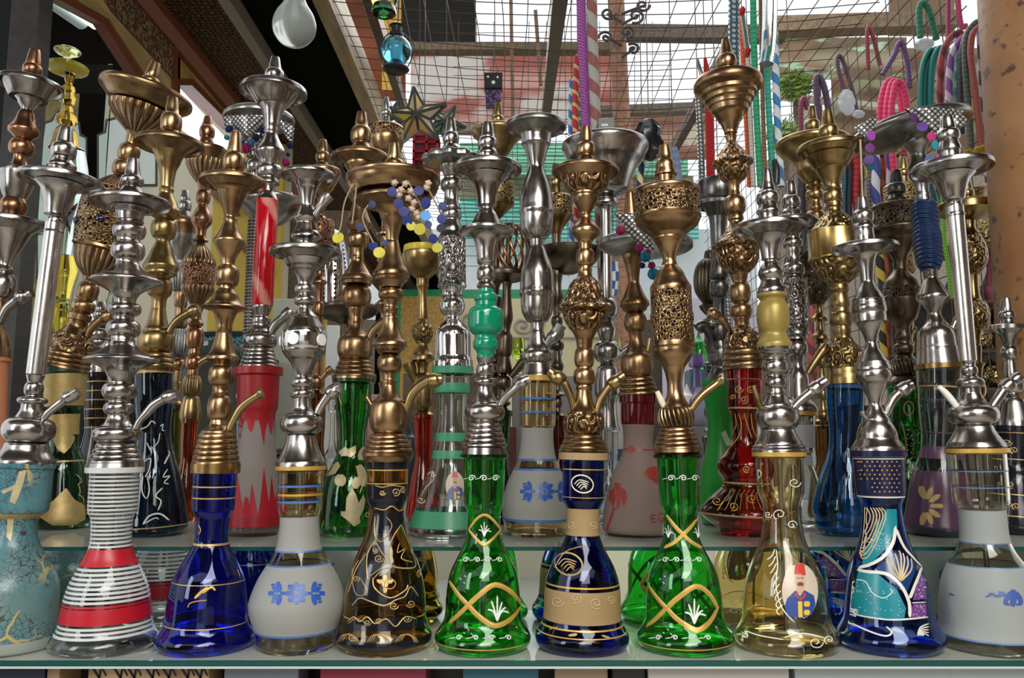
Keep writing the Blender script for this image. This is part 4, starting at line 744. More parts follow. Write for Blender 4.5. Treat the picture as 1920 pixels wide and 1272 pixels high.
h = second(1704, 1697, 722, 1680, 320, 'dark antiqued water pipe with two pierced drums on a green jar with pale dots', D=D2+.14)
h.part(SP, '320 7!;322 9;340 12!;B 345 365 17 13;368 14;374 17!;380 15;390 15!', PW); h.part('drum_lid', '386 15!;390 44;388 47;391 49!;397 47!', AN); h.part('pierced_drum', '396 47!;428 47!', metal('antique', 'fret'), 'pierced dark drum')
h.part('drum_base', '427 47!;430 49!;434 49!;440 46;450 36!;454 34;466 24;472 20!;480 15!;490 12;505 12!;510 14;518 20;526 27;534 30!;541 32!', AN); h.part('pierced_bowl', '540 32!;562 32.5!', metal('antique', 'fret')); h.part(ST, '561 33!;566 33;580 31;596 26;606 18;612 13!;624 12!;630 14!;636 14!;640 12;B 645 665 18 13;668 15;674 17!', AN)
h.part('fluted_ball', 'B 673 706 26 18', metal('antique', 'swirl')); h.part('base_skirt', '705 20!;715 30!;722 32!', AN)
h.bottle('721 28!;721 34!;730 34!;733 31;770 33;800 36;830 35;855 29;875 30;900 38;940 44;975 47;990 47;1003 40!', [glass(.05, .50, .05)])
rnd = random.Random(5)
h.fills('pale_dots', [ell(x, y, 1.4, 1.4, 0, 5) for x, y in [(rnd.uniform(1700, 1726), rnd.uniform(800, 900)) for _ in range(60)]], paint(.45, .62, .40), step=1.5); h.strokes('gold_lines', [(ell(1704, 766, 9, 13)+[ell(1704, 766, 9, 13)[0]], 2), ([(1690, 790), (1700, 840), (1690, 900)], 1.8)], goldpaint(0))

h = second(1760, 1762, 690, 1717, 236, 'silver water pipe with navy carved sleeve and big tray on a gold-petalled smoky jar')
h.part('wide_tray', '236 22!;246 98;238 104;242 107!;248 107;254 96;260 60;265 27!', OS, 'wide shallow silver tray', tilt=-.13, off=-10)
h.part('upper_stem', '256 27!;264 27!;272 25;280 18;288 14!;292 13;302 15;312 20;320 22!;326 21;336 17;350 13;362 12!;366 14!;370 13!;379 15!', OS)
t_ = NT('navy_carved_plastic'); u_, v_ = t_.uv(); t_.P(Base_Color=t_.mix(t_.noise(60.0), (.004, .016, .055), (.012, .04, .13)), Roughness=.3); t_.bump(t_.math('SINE', t_.math('ADD', t_.math('MULTIPLY', v_, 900.0), t_.math('MULTIPLY', t_.math('SINE', t_.math('MULTIPLY', u_, 12.566)), 3.0))), .8, .002)
h.part('navy_sleeve', '378 17!;382 22!;400 24.5;420 22;440 25;470 25;490 23;500 20;507 16!', t_.m, 'carved navy plastic sleeve')
h.part(ST, '506 14!;512 12.5!;518 12.5!;522 12;532 17;546 24;554 28!;560 29!;563 27;572 19;582 13;588 11.5!;592 12!;600 15;608 20;614 26;620 30!;630 33;650 35;652 36!;656 36!;670 38;680 39.5!;683 40!', NK)
h.part('collar_ring', '682 38!;683 44!;692 44!;693 38!', metal('gold'), 'gold collar ring')
h.bottle('692 36!;692 40!;725 39;728 37.5!;770 36;800 33;815 31.5;840 32;860 36;880 43;910 50;950 55;980 60;990 61;1003 54!', [glass(.55, .60, .60), paint(.10, .045, .085, .2), goldpaint(0), paint(.03, .035, .04, .2)], [(726, 729, 2), (838, 862, 1), (885, 988, 1), (988, 1003, 3), (812, 814, 1), (752, 754, 1)])
h.fills('gold_petals', [ell(1736+20*cos(a), 948+25*sin(a), 13, 5, a) for a in (-1.75, -1.2, -.6, 0, .6, 1.2, 1.75)], goldpaint(0), flip=True)
h.port([(1786, 617, 5), (1790, 606, 6), (1797, 594, 6)], NK, 'purge_valve')

h = second(1500, 1498, 770, 1482, 341, 'silver engraved-barrel water pipe on a clear jar, behind the gold-sleeved pipe', D=D2+.13)
h.part(SP, '341 7!;343 9;365 12!;B 370 390 17 14;393 14;398 18!;404 16;414 16!', NK); h.part(TR, '408 16;415 42;412 46;415 48!;420 48!;424 40;429 26!', NK)
h.part('upper_stem', '428 26!;436 18;444 13;B 448 466 18 13;470 13;480 12;488 13;494 15!;B 496 518 20.5 16;521 17;525 23!', NK); h.part('engraved_barrel', '524 23!;540 25;600 25;624 23!', metal('nickel', 'engraved'), 'engraved silver barrel')
h.part(ST, '623 23!;628 24!;632 20;637 20!;B 640 668 20.5 13;672 12;680 11!;690 12;700 17;712 20!;745 20!;752 24;760 32;768 35!;772 35!', NK)
h.bottle('770 28!;770 33!;780 33!;783 29;845 28;855 24;875 24;900 32;930 42;960 48;985 50;1003 42!', [glass(.85, .86, .82), frost(.6, .6, .58), goldpaint(2)], [(770, 781, 2), (800, 845, 1), (860, 880, 1)]); h.dip(782, 980)

h = second(1905, 1902, 800, 1886, 560, 'silver water pipe on a black jar with gold scrolls, half hidden by the rusty post', D=D2+.02)
h.part(SP, '560 7!;562 8;580 11!;B 584 600 15 11;604 12;612 15!', NK); h.part(TR, '608 15;614 30;612 33;615 34!;619 34!;622 28;627 18!', NK)
h.part(ST, '626 18;640 12;B 650 675 16 10;680 10;700 12;B 710 740 22 12;744 14!;750 20;770 26;790 32!;801 33!', NK)
h.bottle('800 28!;800 33!;810 33!;812 29;860 28;880 30;900 38;940 44;975 50;990 50;1003 42!', [paint(.008, .008, .015, .12), goldpaint(0)], [(812, 814, 1), (862, 864, 1), (928, 930, 1), (968, 970, 1)], hollow=False)
h.strokes('gold_scrolls', [(spiral(x, y, 8, 1.4, a), 2) for x, y, a in ((1890, 830, 0), (1902, 845, 2), (1888, 880, 1), (1890, 945, 0), (1905, 950, 2), (1895, 910, 1))], goldpaint(0))

# ---------------------------------------------------------------- third row, further back on the upper glass shelf
G3 = 'third row of water pipes at the back of the upper glass shelf'
def third(xb, yn, xt, yt, label, jarcol, dD=0.0, jr=22, jmat=None, xn=None):
    hk = Hookah(D3+dD, Z2, (xb, xn or xb+(xt-xb)*(976-yn)/(976-yt), yn), (xn or xb+(xt-xb)*(976-yn)/(976-yt), yn, xt, yt), label, G3)
    k = jr/22.0
    hk.bottle(f'{yn} {18*k:.1f}!;{yn} {22*k:.1f}!;{yn+9} {22*k:.1f}!;{yn+11} {19*k:.1f};{yn+(976-yn)*.28:.0f} {18*k:.1f};{yn+(976-yn)*.42:.0f} {17*k:.1f};{yn+(976-yn)*.6:.0f} {26*k:.1f};{yn+(976-yn)*.8:.0f} {33*k:.1f};{yn+(976-yn)*.93:.0f} {36*k:.1f};976 {30*k:.1f}!', [jmat or glass(*jarcol)], hollow=jmat is None, seg=36)
    return hk
def turned(seed, y0, y1, r0, r1, rmax):
    """a run of beads and coves for stems that are mostly hidden"""
    rn = random.Random(seed); s = f'{y0} {r0}!;'; y = y0+4
    while y < y1-26:
        k = rn.choice((0, 0, 1, 2)); L = rn.uniform(18, 34); rm = rmax*rn.uniform(.55, 1.0); rn_ = rmax*.38
        L = min(L, y1-12-y)
        if k == 0: s += f'{y:.1f} {rn_:.1f};B {y+2:.1f} {y+L:.1f} {rm:.1f} {rn_:.1f};'
        elif k == 1: s += f'{y:.1f} {rn_:.1f};{y+L*.5:.1f} {rn_*1.25:.1f};{y+L*.85:.1f} {rm:.1f}!;{y+L:.1f} {rm:.1f}!;'
        else: s += f'{y:.1f} {rm*.8:.1f}!;{y+L*.4:.1f} {rn_*1.2:.1f};{y+L:.1f} {rn_:.1f}!;'
        y += L+2
    return s+f'{y1-8} {rmax*.5:.1f};{y1} {r1}!'

h = third(345, 785, 390, 219, 'bronze water pipe with fluted cup and pagoda lantern on an orange jar', (.75, .22, .05), jr=17)
h.part(SP, '219 6!;221 7;235 10!;B 238 258 14 11;260 11;268 13!;280 12', CO); h.part('dish', '276 12;284 36;280 40;284 42!;290 41!;298 36!;304 34!', BZ); h.part('fluted_cup', '303 35!;312 34;328 26;342 15!', GD)
h.part(ST, '341 14!;350 11;354 10!;B 358 382 13 9;384 9;392 11;404 17;414 19!;420 17!;430 10;444 9!;452 14', CO); h.part('pagoda_roof', '450 6!;460 10;472 20;484 27;492 30!;496 30!', GD); h.part('pierced_lantern', '495 29!;540 29!', metal('copper', 'fret'), 'pierced copper lantern'); h.part('lantern_base', '539 30!;545 30!;552 26;562 18;572 12!', GD)
h.part('lower_stem', '571 12!;580 12!;590 9;600 10;608 14;B 614 655 17 9;660 10!;664 11!;B 668 694 15 9;698 10!;706 10', CO); h.part('fluted_ball', 'B 704 744 18 10', metal('brass', 'gadroon')); h.part('base_skirt', '743 12!;746 15!;752 16!;756 17!;762 18!;770 19!;776 20!;786 19!', BR)
h.port([(360, 709, 4), (364, 694, 4.5), (373, 681, 5), (388, 672, 6), (396, 668, 6)], BR)

h = third(322, 760, 347, 358, 'silver-cupped water pipe on an olive glass jar, just right of the navy jar', (.45, .42, .10), dD=.15, jr=18)
h.part(SP, '358 6!;360 7;374 10!;B 377 396 12.5 9;398 10;408 13!;416 12', OS); h.part('dish', '410 12;416 27;413 31;416 34!;424 34!;432 32;444 30!', BZ); h.part('cup', '443 31!;452 29;466 24;480 15;490 10!;496 11!', OS)
h.part('fluted_ball', 'B 495 548 20 11', metal('oldsilver', 'gadroon')); h.part(ST, '547 11!;556 13!;560 12!;574 12!;578 10;590 10;B 596 616 14 9;617 9', BZ); h.part('lower_fluted_ball', 'B 616 668 19 10', metal('oldsilver', 'gadroon')); h.part('base_skirt', turned(4, 667, 762, 11, 19, 15), BZ)

h = third(588, 740, 606, 263, 'bronze water pipe with ringed funnel cup, behind the two-tray silver pipe', (.5, .24, .05), jr=20)
h.part(SP, '263 6!;265 7;282 10!;B 286 304 13 10;306 10;314 13!;322 12', BZ); h.part('funnel_cup', '318 12;322 30;319 33;322 35!;328 34!;338 28!;342 27!;348 23!;352 22!;360 16;372 10!', BZ); h.part(ST, turned(9, 371, 415, 9, 20, 14), CO); h.part('pierced_drum', '414 23!;418 25!;452 25!;456 22!', metal('copper', 'fret'), 'pierced copper drum'); h.part('lower_stem', turned(12, 455, 742, 14, 20, 16), CO)
h.port([(595, 724, 4), (602, 712, 5), (612, 700, 6), (616, 697, 8), (623, 691, 8)], BZ)

h = third(717, 770, 724, 183, 'bronze water pipe with a pierced crown bowl rising behind the stained-glass stars', (.6, .3, .28), dD=.05, jr=20)
h.part(SP, '183 4!;185 5;200 7!;B 206 218 10 7;220 7;236 9', OS); h.part('crown_lid', '234 9!;238 30!;240 33!;243 34!', BZ); h.part('pierced_crown', '242 33!;262 33!', FR, 'pierced crown'); h.part('crown_bowl', '261 34!;266 34!;274 32;284 28!;288 26!;294 20;306 12!', BZ); h.part(ST, turned(14, 305, 772, 11, 20, 17), BZ)

h = third(925, 780, 934, 193, 'brass water pipe with a ringed dish, behind the silver pipe with the green sleeve', (.55, .12, .06), dD=.02, jr=20)
h.part(SP, '193 5!;195 6;214 9!;B 218 232 12 9;234 9;244 10', BR); h.part('dish', '242 10!;248 42;244 46;248 49!;254 48!;262 38!;266 36!;272 31!;276 29!;282 25!;286 23!;294 16;306 10!', BR); h.part(ST, '305 10!;316 9;326 10;336 16;342 30!;348 32!', BR); h.part('pierced_drum', '347 32!;382 32!', FB, 'pierced brass drum'); h.part('drum_base', '381 33!;386 32!;396 20;408 10!', BR); h.part('lower_stem', turned(21, 407, 782, 9, 20, 15), AN)

h = third(934, 770, 955, 420, 'dark copper water pipe topped by a spiral wire cage', (.10, .28, .12), dD=-.05, jr=20)
for k in range(11):
    a0 = 2*pi*k/11; pts = []
    for i in range(9):
        t = i/8; w = a0+1.1*t; r = 30*sin(pi*(.12+.76*t)); z = 425+86*t; c = P(964, z, h.D); pts.append((c.x+r*cos(w)*scl(z, h.D), c.y+r*sin(w)*scl(z, h.D), c.z, .0024))
    sweep('cage_wire', pts, CO, h.root, 6, 2, inv=h.inv)
h.part('cage_dish', '508 10;514 42;511 44;514 45!;520 44!;526 26;530 12!', AN); h.part(ST, '420 9!;424 11!;428 6!;508 4!;526 10;540 8;560 9;590 13;600 13!;620 9;630 14!;660 14;670 10!;690 15;700 15!', AN); h.part('base_skirt', turned(33, 699, 772, 12, 20, 16), AN); h.port([(957, 707, 6), (966, 697, 7), (976, 686, 9), (985, 677, 11)], AN)

h = third(1047, 780, 1042, 308, 'bronze water pipe with a pierced drum and dark bowl, behind the embossed-skirt pipe', (.35, .05, .04), dD=.04, jr=20)
h.part(SP, '308 5!;310 6;330 9!;B 334 350 11 8;352 9;370 12!', BR); h.part('pierced_drum', '369 28!;372 31!;402 31!;406 30!', FB, 'pierced brass drum'); h.part('drum_base', '405 31!;410 28;424 16;440 9!', BR); h.part('dark_bowl', '462 10!;468 58;470 62!;478 61!;490 54;504 36;514 12!', AN, off=22); h.part(ST, '439 9!;470 8;514 12!;530 9;544 9!;560 14', AN); h.part('lower_stem', turned(44, 559, 782, 12, 20, 17), AN)

h = third(1142, 800, 1134, 268, 'silver water pipe with a very large polished bowl, behind the striped hose', (.75, .78, .80), dD=.0, jr=22)
h.part('large_bowl', '300 20!;276 70;270 78;274 81!;280 81!;288 76!;296 73!;302 70!;314 60;330 52;346 46;358 42;366 28!;370 14!', metal('nickel'), 'large polished bowl'); h.part(ST, '366 12!;370 20!;376 24!;384 24!;390 12;420 10;520 11!;B 560 600 22 10;604 12;620 18;B 640 680 26 12;684 14;690 20!;720 24;740 24!;760 16;802 20!', NK)
h.port([(1160, 672, 5), (1168, 660, 6), (1180, 652, 7)], NK)

h = third(794, 777, 792, 468, 'bronze water pipe with an open cup holding a yellow ashtray, on an orange-red jar', (.85, .12, .02), dD=-.04, jr=20)
h.part('open_cup', '500 16!;478 34;474 37!;478 38!;492 36;508 28;520 16;524 10!', BR); h.part(ST, '523 12!;530 11!;536 12!;544 9;560 8;590 10;600 10!', BR); h.part('engraved_ball', '599 10;606 14;618 20;632 19;644 12!', EB); h.part('lower_stem', '643 10!;650 11;660 16;668 22!;676 22!;680 12!;690 9;710 10;720 12;B 700 770 20 10;778 21!', BR); h.port([(778, 716, 6), (774, 704, 8), (770, 692, 11), (766, 682, 12.5)], BR)
YD = h.D

h = third(650, 760, 648, 420, 'water pipe with a dark dish and punched chrome wind cover, behind the green leaf jar', (.75, .30, .06), dD=.15, jr=22)
h.part('wind_cover', '432 8!;436 14;446 20!;470 26;510 31;560 31;576 30!', metal('chrome', 'punched'), 'chrome wind cover with punched holes', off=-24); h.part('dark_dish', '572 12!;578 56;575 60;578 62!;584 61!;594 50;602 24;608 12!', AN); h.part(ST, turned(52, 570, 762, 8, 21, 14), AN)

h = third(455, 740, 487, 200, 'water pipe with a ribbed chrome stem under a bead-draped tray, left of the red sleeve', (.25, .55, .55), dD=-.02, jr=22)
h.part(SP, '200 6!;202 7;212 10;224 10!', OS); h.part('wide_tray', '216 12;222 58;218 62;222 65!;228 64!;236 44;246 20!', OS, 'wide tray under a bead cloth'); h.part(ST, '245 18!;252 12;B 258 280 20 12;284 12;290 20!;296 20!;B 300 326 22 13;330 12;344 10!;356 14;372 26!', NK); h.part('lower_dish', '370 20!;378 54;374 58;378 60!;388 58!;402 44;416 26;424 12!', OS, off=30); h.part('ribbed_stem', '423 12!;430 13;640 13;646 12!', metal('nickel', 'ribbed'), 'ribbed chrome stem'); h.part('lower_stem', turned(61, 645, 742, 12, 21, 16), NK)

h = third(1550, 790, 1522, 200, 'brass water pipe with a broad dish, behind the polished-band bronze pipe', (.4, .25, .1), dD=-.02, jr=20)
h.part(SP, '200 5!;202 6.5;222 9!;B 226 246 14 10;248 10;258 13!;270 12', BR); h.part('broad_dish', '264 12!;270 62;266 66;270 69!;276 68!;290 56;300 40;310 34!;322 32;334 24;344 14!', BR); h.part(ST, '343 13!;350 17!;B 356 376 17 11;380 11;392 14!;B 396 420 18 12;424 13', BR); h.part('dark_bowl', '423 13!;486 20;482 54!;490 56!;500 52;520 44;540 34;560 22;572 12!', metal('antique', 'engraved'), off=-4); h.part('lower_stem', turned(71, 571, 792, 11, 19, 17), BR)

h = third(1715, 800, 1692, 293, 'brass water pipe with pierced golden drums, behind the dark antiqued pipe', (.3, .3, .28), dD=.03, jr=20)
h.part(SP, '293 4!;295 6;315 9!;B 318 332 13 9;334 9;348 11', BR); h.part('drum_lid', '346 11!;350 34!;353 36!;357 35!', BR); h.part('pierced_drum', '356 35!;384 35!', FB, 'pierced golden drum'); h.part('drum_base', '383 36!;388 35!;398 24;410 12!', BR); h.part(ST, '409 11!;440 10;452 10;460 14!', BR); h.part('pierced_lantern', '459 14!;468 17!;506 17!;512 14!', FB); h.part('lower_stem', turned(77, 511, 802, 12, 20, 18), BR)

h = third(1850, 800, 1812, 335, 'brass water pipe with a broad flat dish, left of the rusty post', (.25, .12, .1), dD=-.02, jr=22)
h.part(SP, '335 5!;337 6;352 9!;B 356 370 12 9;372 9;384 10', BR); h.part('broad_dish', '380 10!;386 48;383 51;386 53!;398 52!;408 30;414 12!', BR); h.part(ST, '413 11!;424 10;432 12;440 18!', BR); h.part('engraved_urn', '439 16!;450 22;470 28;490 28;506 20;516 12!', EB); h.part('middle_stem', '515 11!;530 10;560 12;566 18!', BR); h.part('engraved_ball', 'B 565 620 26 14', EB); h.part('lower_stem', turned(81, 619, 802, 12, 21, 18), BR)

h = third(178, 700, 190, 566, 'silver water pipe on a tall black jar ringed with thin gold lines', (.1, .1, .1), dD=.12, jr=28.2, jmat=paint(.012, .01, .012, .12))
h.part(SP, '566 6!;568 8;580 12!;B 584 598 14 11;600 12', NK); h.part(ST, '599 12!;606 18!;612 20;B 616 640 24 16;644 16!;650 20!;656 24;668 30;684 33!;701 34!', NK)
for k in range(7):
    q = h.part('gold_line', f'{716+17*k} {24.6-.35*k}!;{718+17*k} {24.6-.35*k}!', goldpaint(2), which='b', seg=36)

h = third(1335, 820, 1330, 470, 'copper water pipe topped by a dark ribbed globe, beside the rhinestone hose', (.3, .3, .35), dD=.12, jr=18)
h.part(SP, '470 7!;474 9;486 11!', AN); h.part('ribbed_globe', '485 11!;492 20;505 27;525 30;545 28;560 20;570 12!', metal('antique', 'gadroon')); h.part('ring', '569 13!;574 20!;580 18!;590 9!', AN); h.part(ST, turned(91, 589, 822, 9, 17, 15), PW)
# ---------------------------------------------------------------- shelves, mirror, counter
t_ = NT('shelf_glass'); t_.P(Base_Color=(.46, .48, .42), Roughness=.06, Specular_IOR_Level=.9); SG = t_.m
GE = paint(.01, .075, .065, .1)
yf1 = Dof(1240, Z1)
def shelf(name, y0, y1, z, th, lab, xw=.95):
    r = empty(name, (0, (y0+y1)/2, z-th), lab, 'shelf'); o = box('glass_slab', -xw, xw, y0+.002, y1, z-th, z, SG, None); o.parent = r; o.matrix_parent_inverse = Matrix.Translation(r.location).inverted()
    e = box('polished_edge', -xw, xw, y0, y0+.0025, z-th*.97, z, GE); e.parent = r; e.matrix_parent_inverse = Matrix.Translation(r.location).inverted(); e['label'] = 'dark green polished front edge'
    return r
r = shelf('glass_shelf', yf1, YM+.004, Z1, .006, 'lower pale glass shelf carrying the front row of water pipes')
b = box('edge_strip', -.95, .95, yf1, yf1+.004, Z1-.0085, Z1-.006, paint(.5, .54, .52, .2)); b.parent = r; b.matrix_parent_inverse = Matrix.Translation(r.location).inverted(); b['label'] = 'pale strip under the shelf edge'
shelf('glass_shelf', YM-.005, 1.95, Z2, .005, 'upper glass shelf carrying the back rows of water pipes', 1.35)
mm = NT('mirror'); mm.P(Base_Color=(.72, .78, .75), Metallic=1.0, Roughness=.02); MIR = mm.m
tag(box('mirror', -.95, .95, YM, YM+.003, Z1, Z2-.005, MIR), 'long mirror strip between the two glass shelves', 'mirror')
struct(box('trim_1', -1.35, 1.35, YM+.005, 1.95, 0, Z2-.005, paint(.05, .045, .04)))
# the display below the lower shelf
struct(box('trim_2', -1.35, 1.35, yf1+.01, YM+.004, 0, Z1-.16, paint(.04, .04, .05)))
zb = Z1-.16
def below(name, px0, px1, D, hgt, m, label, cat, th=.05):
    a, b = P(px0, 1256, D).x, P(px1, 1256, D).x
    r = box(name, a, b, D, D+th, zb, zb+hgt, m, None, .002); return tag(r, label, cat)
below('inlaid_box', 165, 392, .965, .149, wood(.55, .36, .20), 'light wooden box with black painted zigzags under the lower shelf', 'box')
bx = bpy.context.scene.objects['inlaid_box']
vs, fs = [], []
for x0 in (172, 212, 238, 272, 303, 338, 362):
    for (xa, ya, xb, yb, w) in ((0, 1250, 14, 1272, 4), (14, 1272, 18, 1250, 4), (18, 1250, 27, 1268, 3)):
        a, b_ = P(x0+xa, ya, .9646), P(x0+xb, yb, .9646); d = (b_-a).normalized(); n = Vector((d.z, 0, -d.x))*w*.5/1500
        k = len(vs); vs += [a+n, a-n, b_-n, b_+n]; fs.append((k, k+1, k+2, k+3))
meshob('black_zigzags', vs, fs, paint(.015, .012, .012), bx, smooth=False, recalc=False)
below('dark_box', -20, 84, .965, .147, paint(.03, .035, .06), 'dark blue box at the far left under the lower shelf', 'box'); below('wooden_strip', 88, 112, .965, .147, wood(.5, .34, .2), 'narrow strip of pale wood under the lower shelf', 'wood')
below('grey_box', 420, 560, .97, .146, paint(.22, .25, .30), 'grey box under the lower shelf', 'box'); below('maroon_box', 600, 800, .965, .149, paint(.30, .03, .07, .2), 'maroon box with white edging under the lower shelf', 'box')
below('blue_cloth', 868, 1010, .97, .147, paint(.05, .16, .22, .7), 'folded teal cloth under the lower shelf', 'cloth'); below('brown_jar', 1040, 1140, .972, .148, paint(.42, .30, .20, .3), 'brown glazed jar under the lower shelf', 'jar')
below('black_box', 1148, 1210, .965, .146, paint(.02, .02, .02), 'small black box with white corner under the lower shelf', 'box'); below('white_box', 1215, 1480, .965, .149, paint(.62, .58, .58, .3), 'long white box under the right part of the lower shelf', 'box')
below('glass_dish', 1490, 1940, .97, .148, paint(.55, .62, .66, .15), 'pale blue glass dish at the right under the lower shelf', 'dish')

# ---------------------------------------------------------------- the room: floor, left shop front, ceiling
struct(box('floor', -6, 6, -8, 14, -.05, 0, paint(.42, .39, .34, .7)))
ZC = CZ+1.25
XT, XP, XA, XB = PZ(294, 0, ZC).x, PZ(440, 0, ZC).x, PZ(591, 0, ZC).x, PZ(622, 0, ZC).x
t_ = NT('carved_dark_wood'); vo = t_.n('TexVoronoi', {'Scale': 60.0, 'Randomness': .45}, feature='DISTANCE_TO_EDGE'); t_.set(vo, 'Vector', t_.obj()); t_.P(Base_Color=t_.mix(t_.ramp(vo.outputs[0], .05, .3), (.02, .010, .005), (.13, .068, .036)), Roughness=.7, Specular_IOR_Level=.1).bump(vo.outputs[0], 1.0, .01); CARV = t_.m
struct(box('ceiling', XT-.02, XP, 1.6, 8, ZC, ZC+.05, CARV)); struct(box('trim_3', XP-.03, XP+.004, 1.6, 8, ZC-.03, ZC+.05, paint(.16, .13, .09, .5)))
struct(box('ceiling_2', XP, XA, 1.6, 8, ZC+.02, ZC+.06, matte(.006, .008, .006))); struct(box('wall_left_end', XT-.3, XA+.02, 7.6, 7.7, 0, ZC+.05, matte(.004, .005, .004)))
XL = XT-.03
tag(box('roof_beam', XA, XB, 1.5, 8, ZC-.02, ZC+.10, wood(.36, .26, .14)), 'long pale brown timber beam running back beside the mesh canopy', 'beam')
struct(prism('trim_4', [Vector((XT-.05, 1.6, ZC)), Vector((XT+.012, 1.6, ZC)), Vector((XT+.012, 1.6, ZC-.03)), Vector((XT-.01, 1.6, ZC-.055)), Vector((XT-.05, 1.6, ZC-.055))], (0, 6, 0), paint(.16, .040, .015, .45)))
vs, fs = [], []
pl = [XA+.002]
# carved valance of the shop front (side plane X = XL)
def polyX(name, pts, X, th, m, parent=None): return prism(name, [PX(x, y, X) for x, y in pts], (-th, 0, 0), m, parent)
val = empty('carved_valance', PX(260, 90, XL), 'carved wooden valance with reddish moulding at top left', 'valance')
def vp(name, pts, dx, th, m):
    o = polyX(name, pts, XL+dx, th, m); o.parent = val; o.matrix_parent_inverse = Matrix.Translation(val.location).inverted(); return o
RW, CRM = paint(.15, .034, .013, .4), wood(.50, .33, .12)
vp('frame', [(60, -60), (196, -60), (338, 82), (338, 178), (318, 178), (270, 162), (196, 46), (112, 0)], 0, .03, RW); vp('backing', [(120, -40), (196, -40), (331, 92), (331, 168), (281, 152), (206, 36), (150, 4)], .004, .03, CRM)
t_ = NT('herringbone_carving'); q = t_.n('TexWave', {'Scale': 44.0, 'Distortion': 14.0, 'Detail': 3.0}); t_.set(q, 'Vector', t_.obj()); t_.P(Base_Color=t_.mix(q.outputs[0], (.05, .022, .008), (.34, .19, .07)), Roughness=.45).bump(q.outputs[0], 1.0, .012)
vp('carved_panel', [(186, -20), (246, -20), (326, 62), (324, 146), (212, 22)], .010, .03, t_.m); vp('inner_moulding', [(246, -10), (252, -16), (334, 72), (334, 172), (328, 172), (327, 76)], .014, .02, RW)
mb = empty('light_pelmet', PX(390, 170, XL), 'mustard wooden pelmet above the glowing slatted light', 'pelmet')
for nm, pts, dx, m in (('pelmet_board', [(334, 106), (366, 106), (444, 214), (444, 236), (362, 150), (334, 150)], .0, wood(.46, .27, .06)), ('pelmet_moulding', [(334, 148), (362, 148), (444, 234), (444, 244), (360, 160), (334, 160)], .006, RW)):
    o = polyX(nm, pts, XL+dx, .05, m); o.parent = mb; o.matrix_parent_inverse = Matrix.Translation(mb.location).inverted()
lt = empty('slatted_light', PX(380, 230, XL-.06), 'glowing white slatted light panel below the mustard pelmet', 'light')
for k in range(4):
    f0, f1 = k/4, (k+.88)/4
    lp = lambda f: [(335, 163+f*74), (432, 268+f*44)]
    a, b_ = lp(f0), lp(f1); o = polyX('light_slat', [a[0], a[1], b_[1], b_[0]], XL-.05, .01, emit(.92, .97, 1, 1.5)); o.parent = lt; o.matrix_parent_inverse = Matrix.Translation(lt.location).inverted()
# interior seen past the valance
DI = 3.25
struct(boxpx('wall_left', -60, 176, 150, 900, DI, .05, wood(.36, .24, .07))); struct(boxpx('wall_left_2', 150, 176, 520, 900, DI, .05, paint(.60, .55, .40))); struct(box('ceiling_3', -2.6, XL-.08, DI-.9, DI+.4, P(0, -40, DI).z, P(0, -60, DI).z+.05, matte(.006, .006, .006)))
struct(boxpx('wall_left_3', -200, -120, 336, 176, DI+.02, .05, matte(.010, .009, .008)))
def arch(px0, px1, pt, pb, label):
    w = px1-px0; c = (px0+px1)/2; A = lambda i: [(px0-i, pb+i), (px0-i, pt+55-i*.5), (px0+w*.13-i, pt+50-i), (px0+w*.16-i, pt+28-i), (px0+w*.3-i, pt+24-i), (c, pt-i*1.2), (px1-w*.3+i, pt+24-i), (px1-w*.16+i, pt+28-i), (px1-w*.13+i, pt+50-i), (px1+i, pt+55-i*.5), (px1+i, pb+i)]
    r = prism('arched_panel', [P(x, y, DI-.012) for x, y in A(0)], (0, .01, 0), frost(.66, .72, .66, .0)); tag(r, label, 'panel')
    o = prism('dark_frame', [P(x, y, DI-.006) for x, y in A(4)], (0, .005, 0), paint(.03, .025, .02)); o.parent = r
struct(boxpx('wall_left_6', 515, 395, 640, 900, DI+.06, .05, wood(.16, .12, .07)))
arch(72, 160, 205, 520, 'pale arched mirror panel with dark frame behind the yellow glass pipe'); arch(186, 290, 200, 345, 'pale arched mirror panel with dark frame right of the glass pane edge')
tag(boxpx('showcase_front', 60, 120, 176, 640, 2.2, .006, glass(.86, .95, .92)), 'upright clear glass pane edge at left behind the pipes', 'glass')
struct(boxpx('wall_left_4', 405, 270, 520, 620, DI-.03, .04, paint(.52, .36, .04, .5)))
for i, (a, b_) in enumerate((((405, 310), (470, 400)), ((440, 440), (500, 500)), ((395, 350), (440, 385)))):
    q = [P(a[0], a[1], DI-.06), P(b_[0], b_[1], DI-.06), P(b_[0]+6, b_[1]+18, DI-.06), P(a[0], a[1]+16, DI-.06)]
    tag(prism('brown_batten', q, (0, .03, 0), wood(.22, .09, .03)), ['slanting brown batten on the yellow wall, uppermost', 'slanting brown batten on the yellow wall, lowest', 'short slanting brown batten on the yellow wall, behind the left pipes'][i], 'batten')
ft = empty('fluorescent_lamp', P(140, 25, 2.3), 'fluorescent tube lamp at the top left corner', 'lamp')
a, b_ = P(92, -14, 2.25), P(178, 48, 2.5)
for nm, off, r, m in (('lit_tube', (0, 0, 0), .013, emit(.9, .97, 1, 1.8)), ('lamp_body', (-.045, 0, .012), .024, paint(.45, .52, .52, .4))):
    o = sweep(nm, [tuple(a+Vector(off))+(r,), tuple(b_+Vector(off))+(r,)], m, None, 14, 1); o.parent = ft; o.matrix_parent_inverse = Matrix.Translation(ft.location).inverted()
bp = empty('dark_post', (P(20, 500, 1.62).x, 1.62, 0), 'dark wooden door post at the left edge of the stall', 'post')
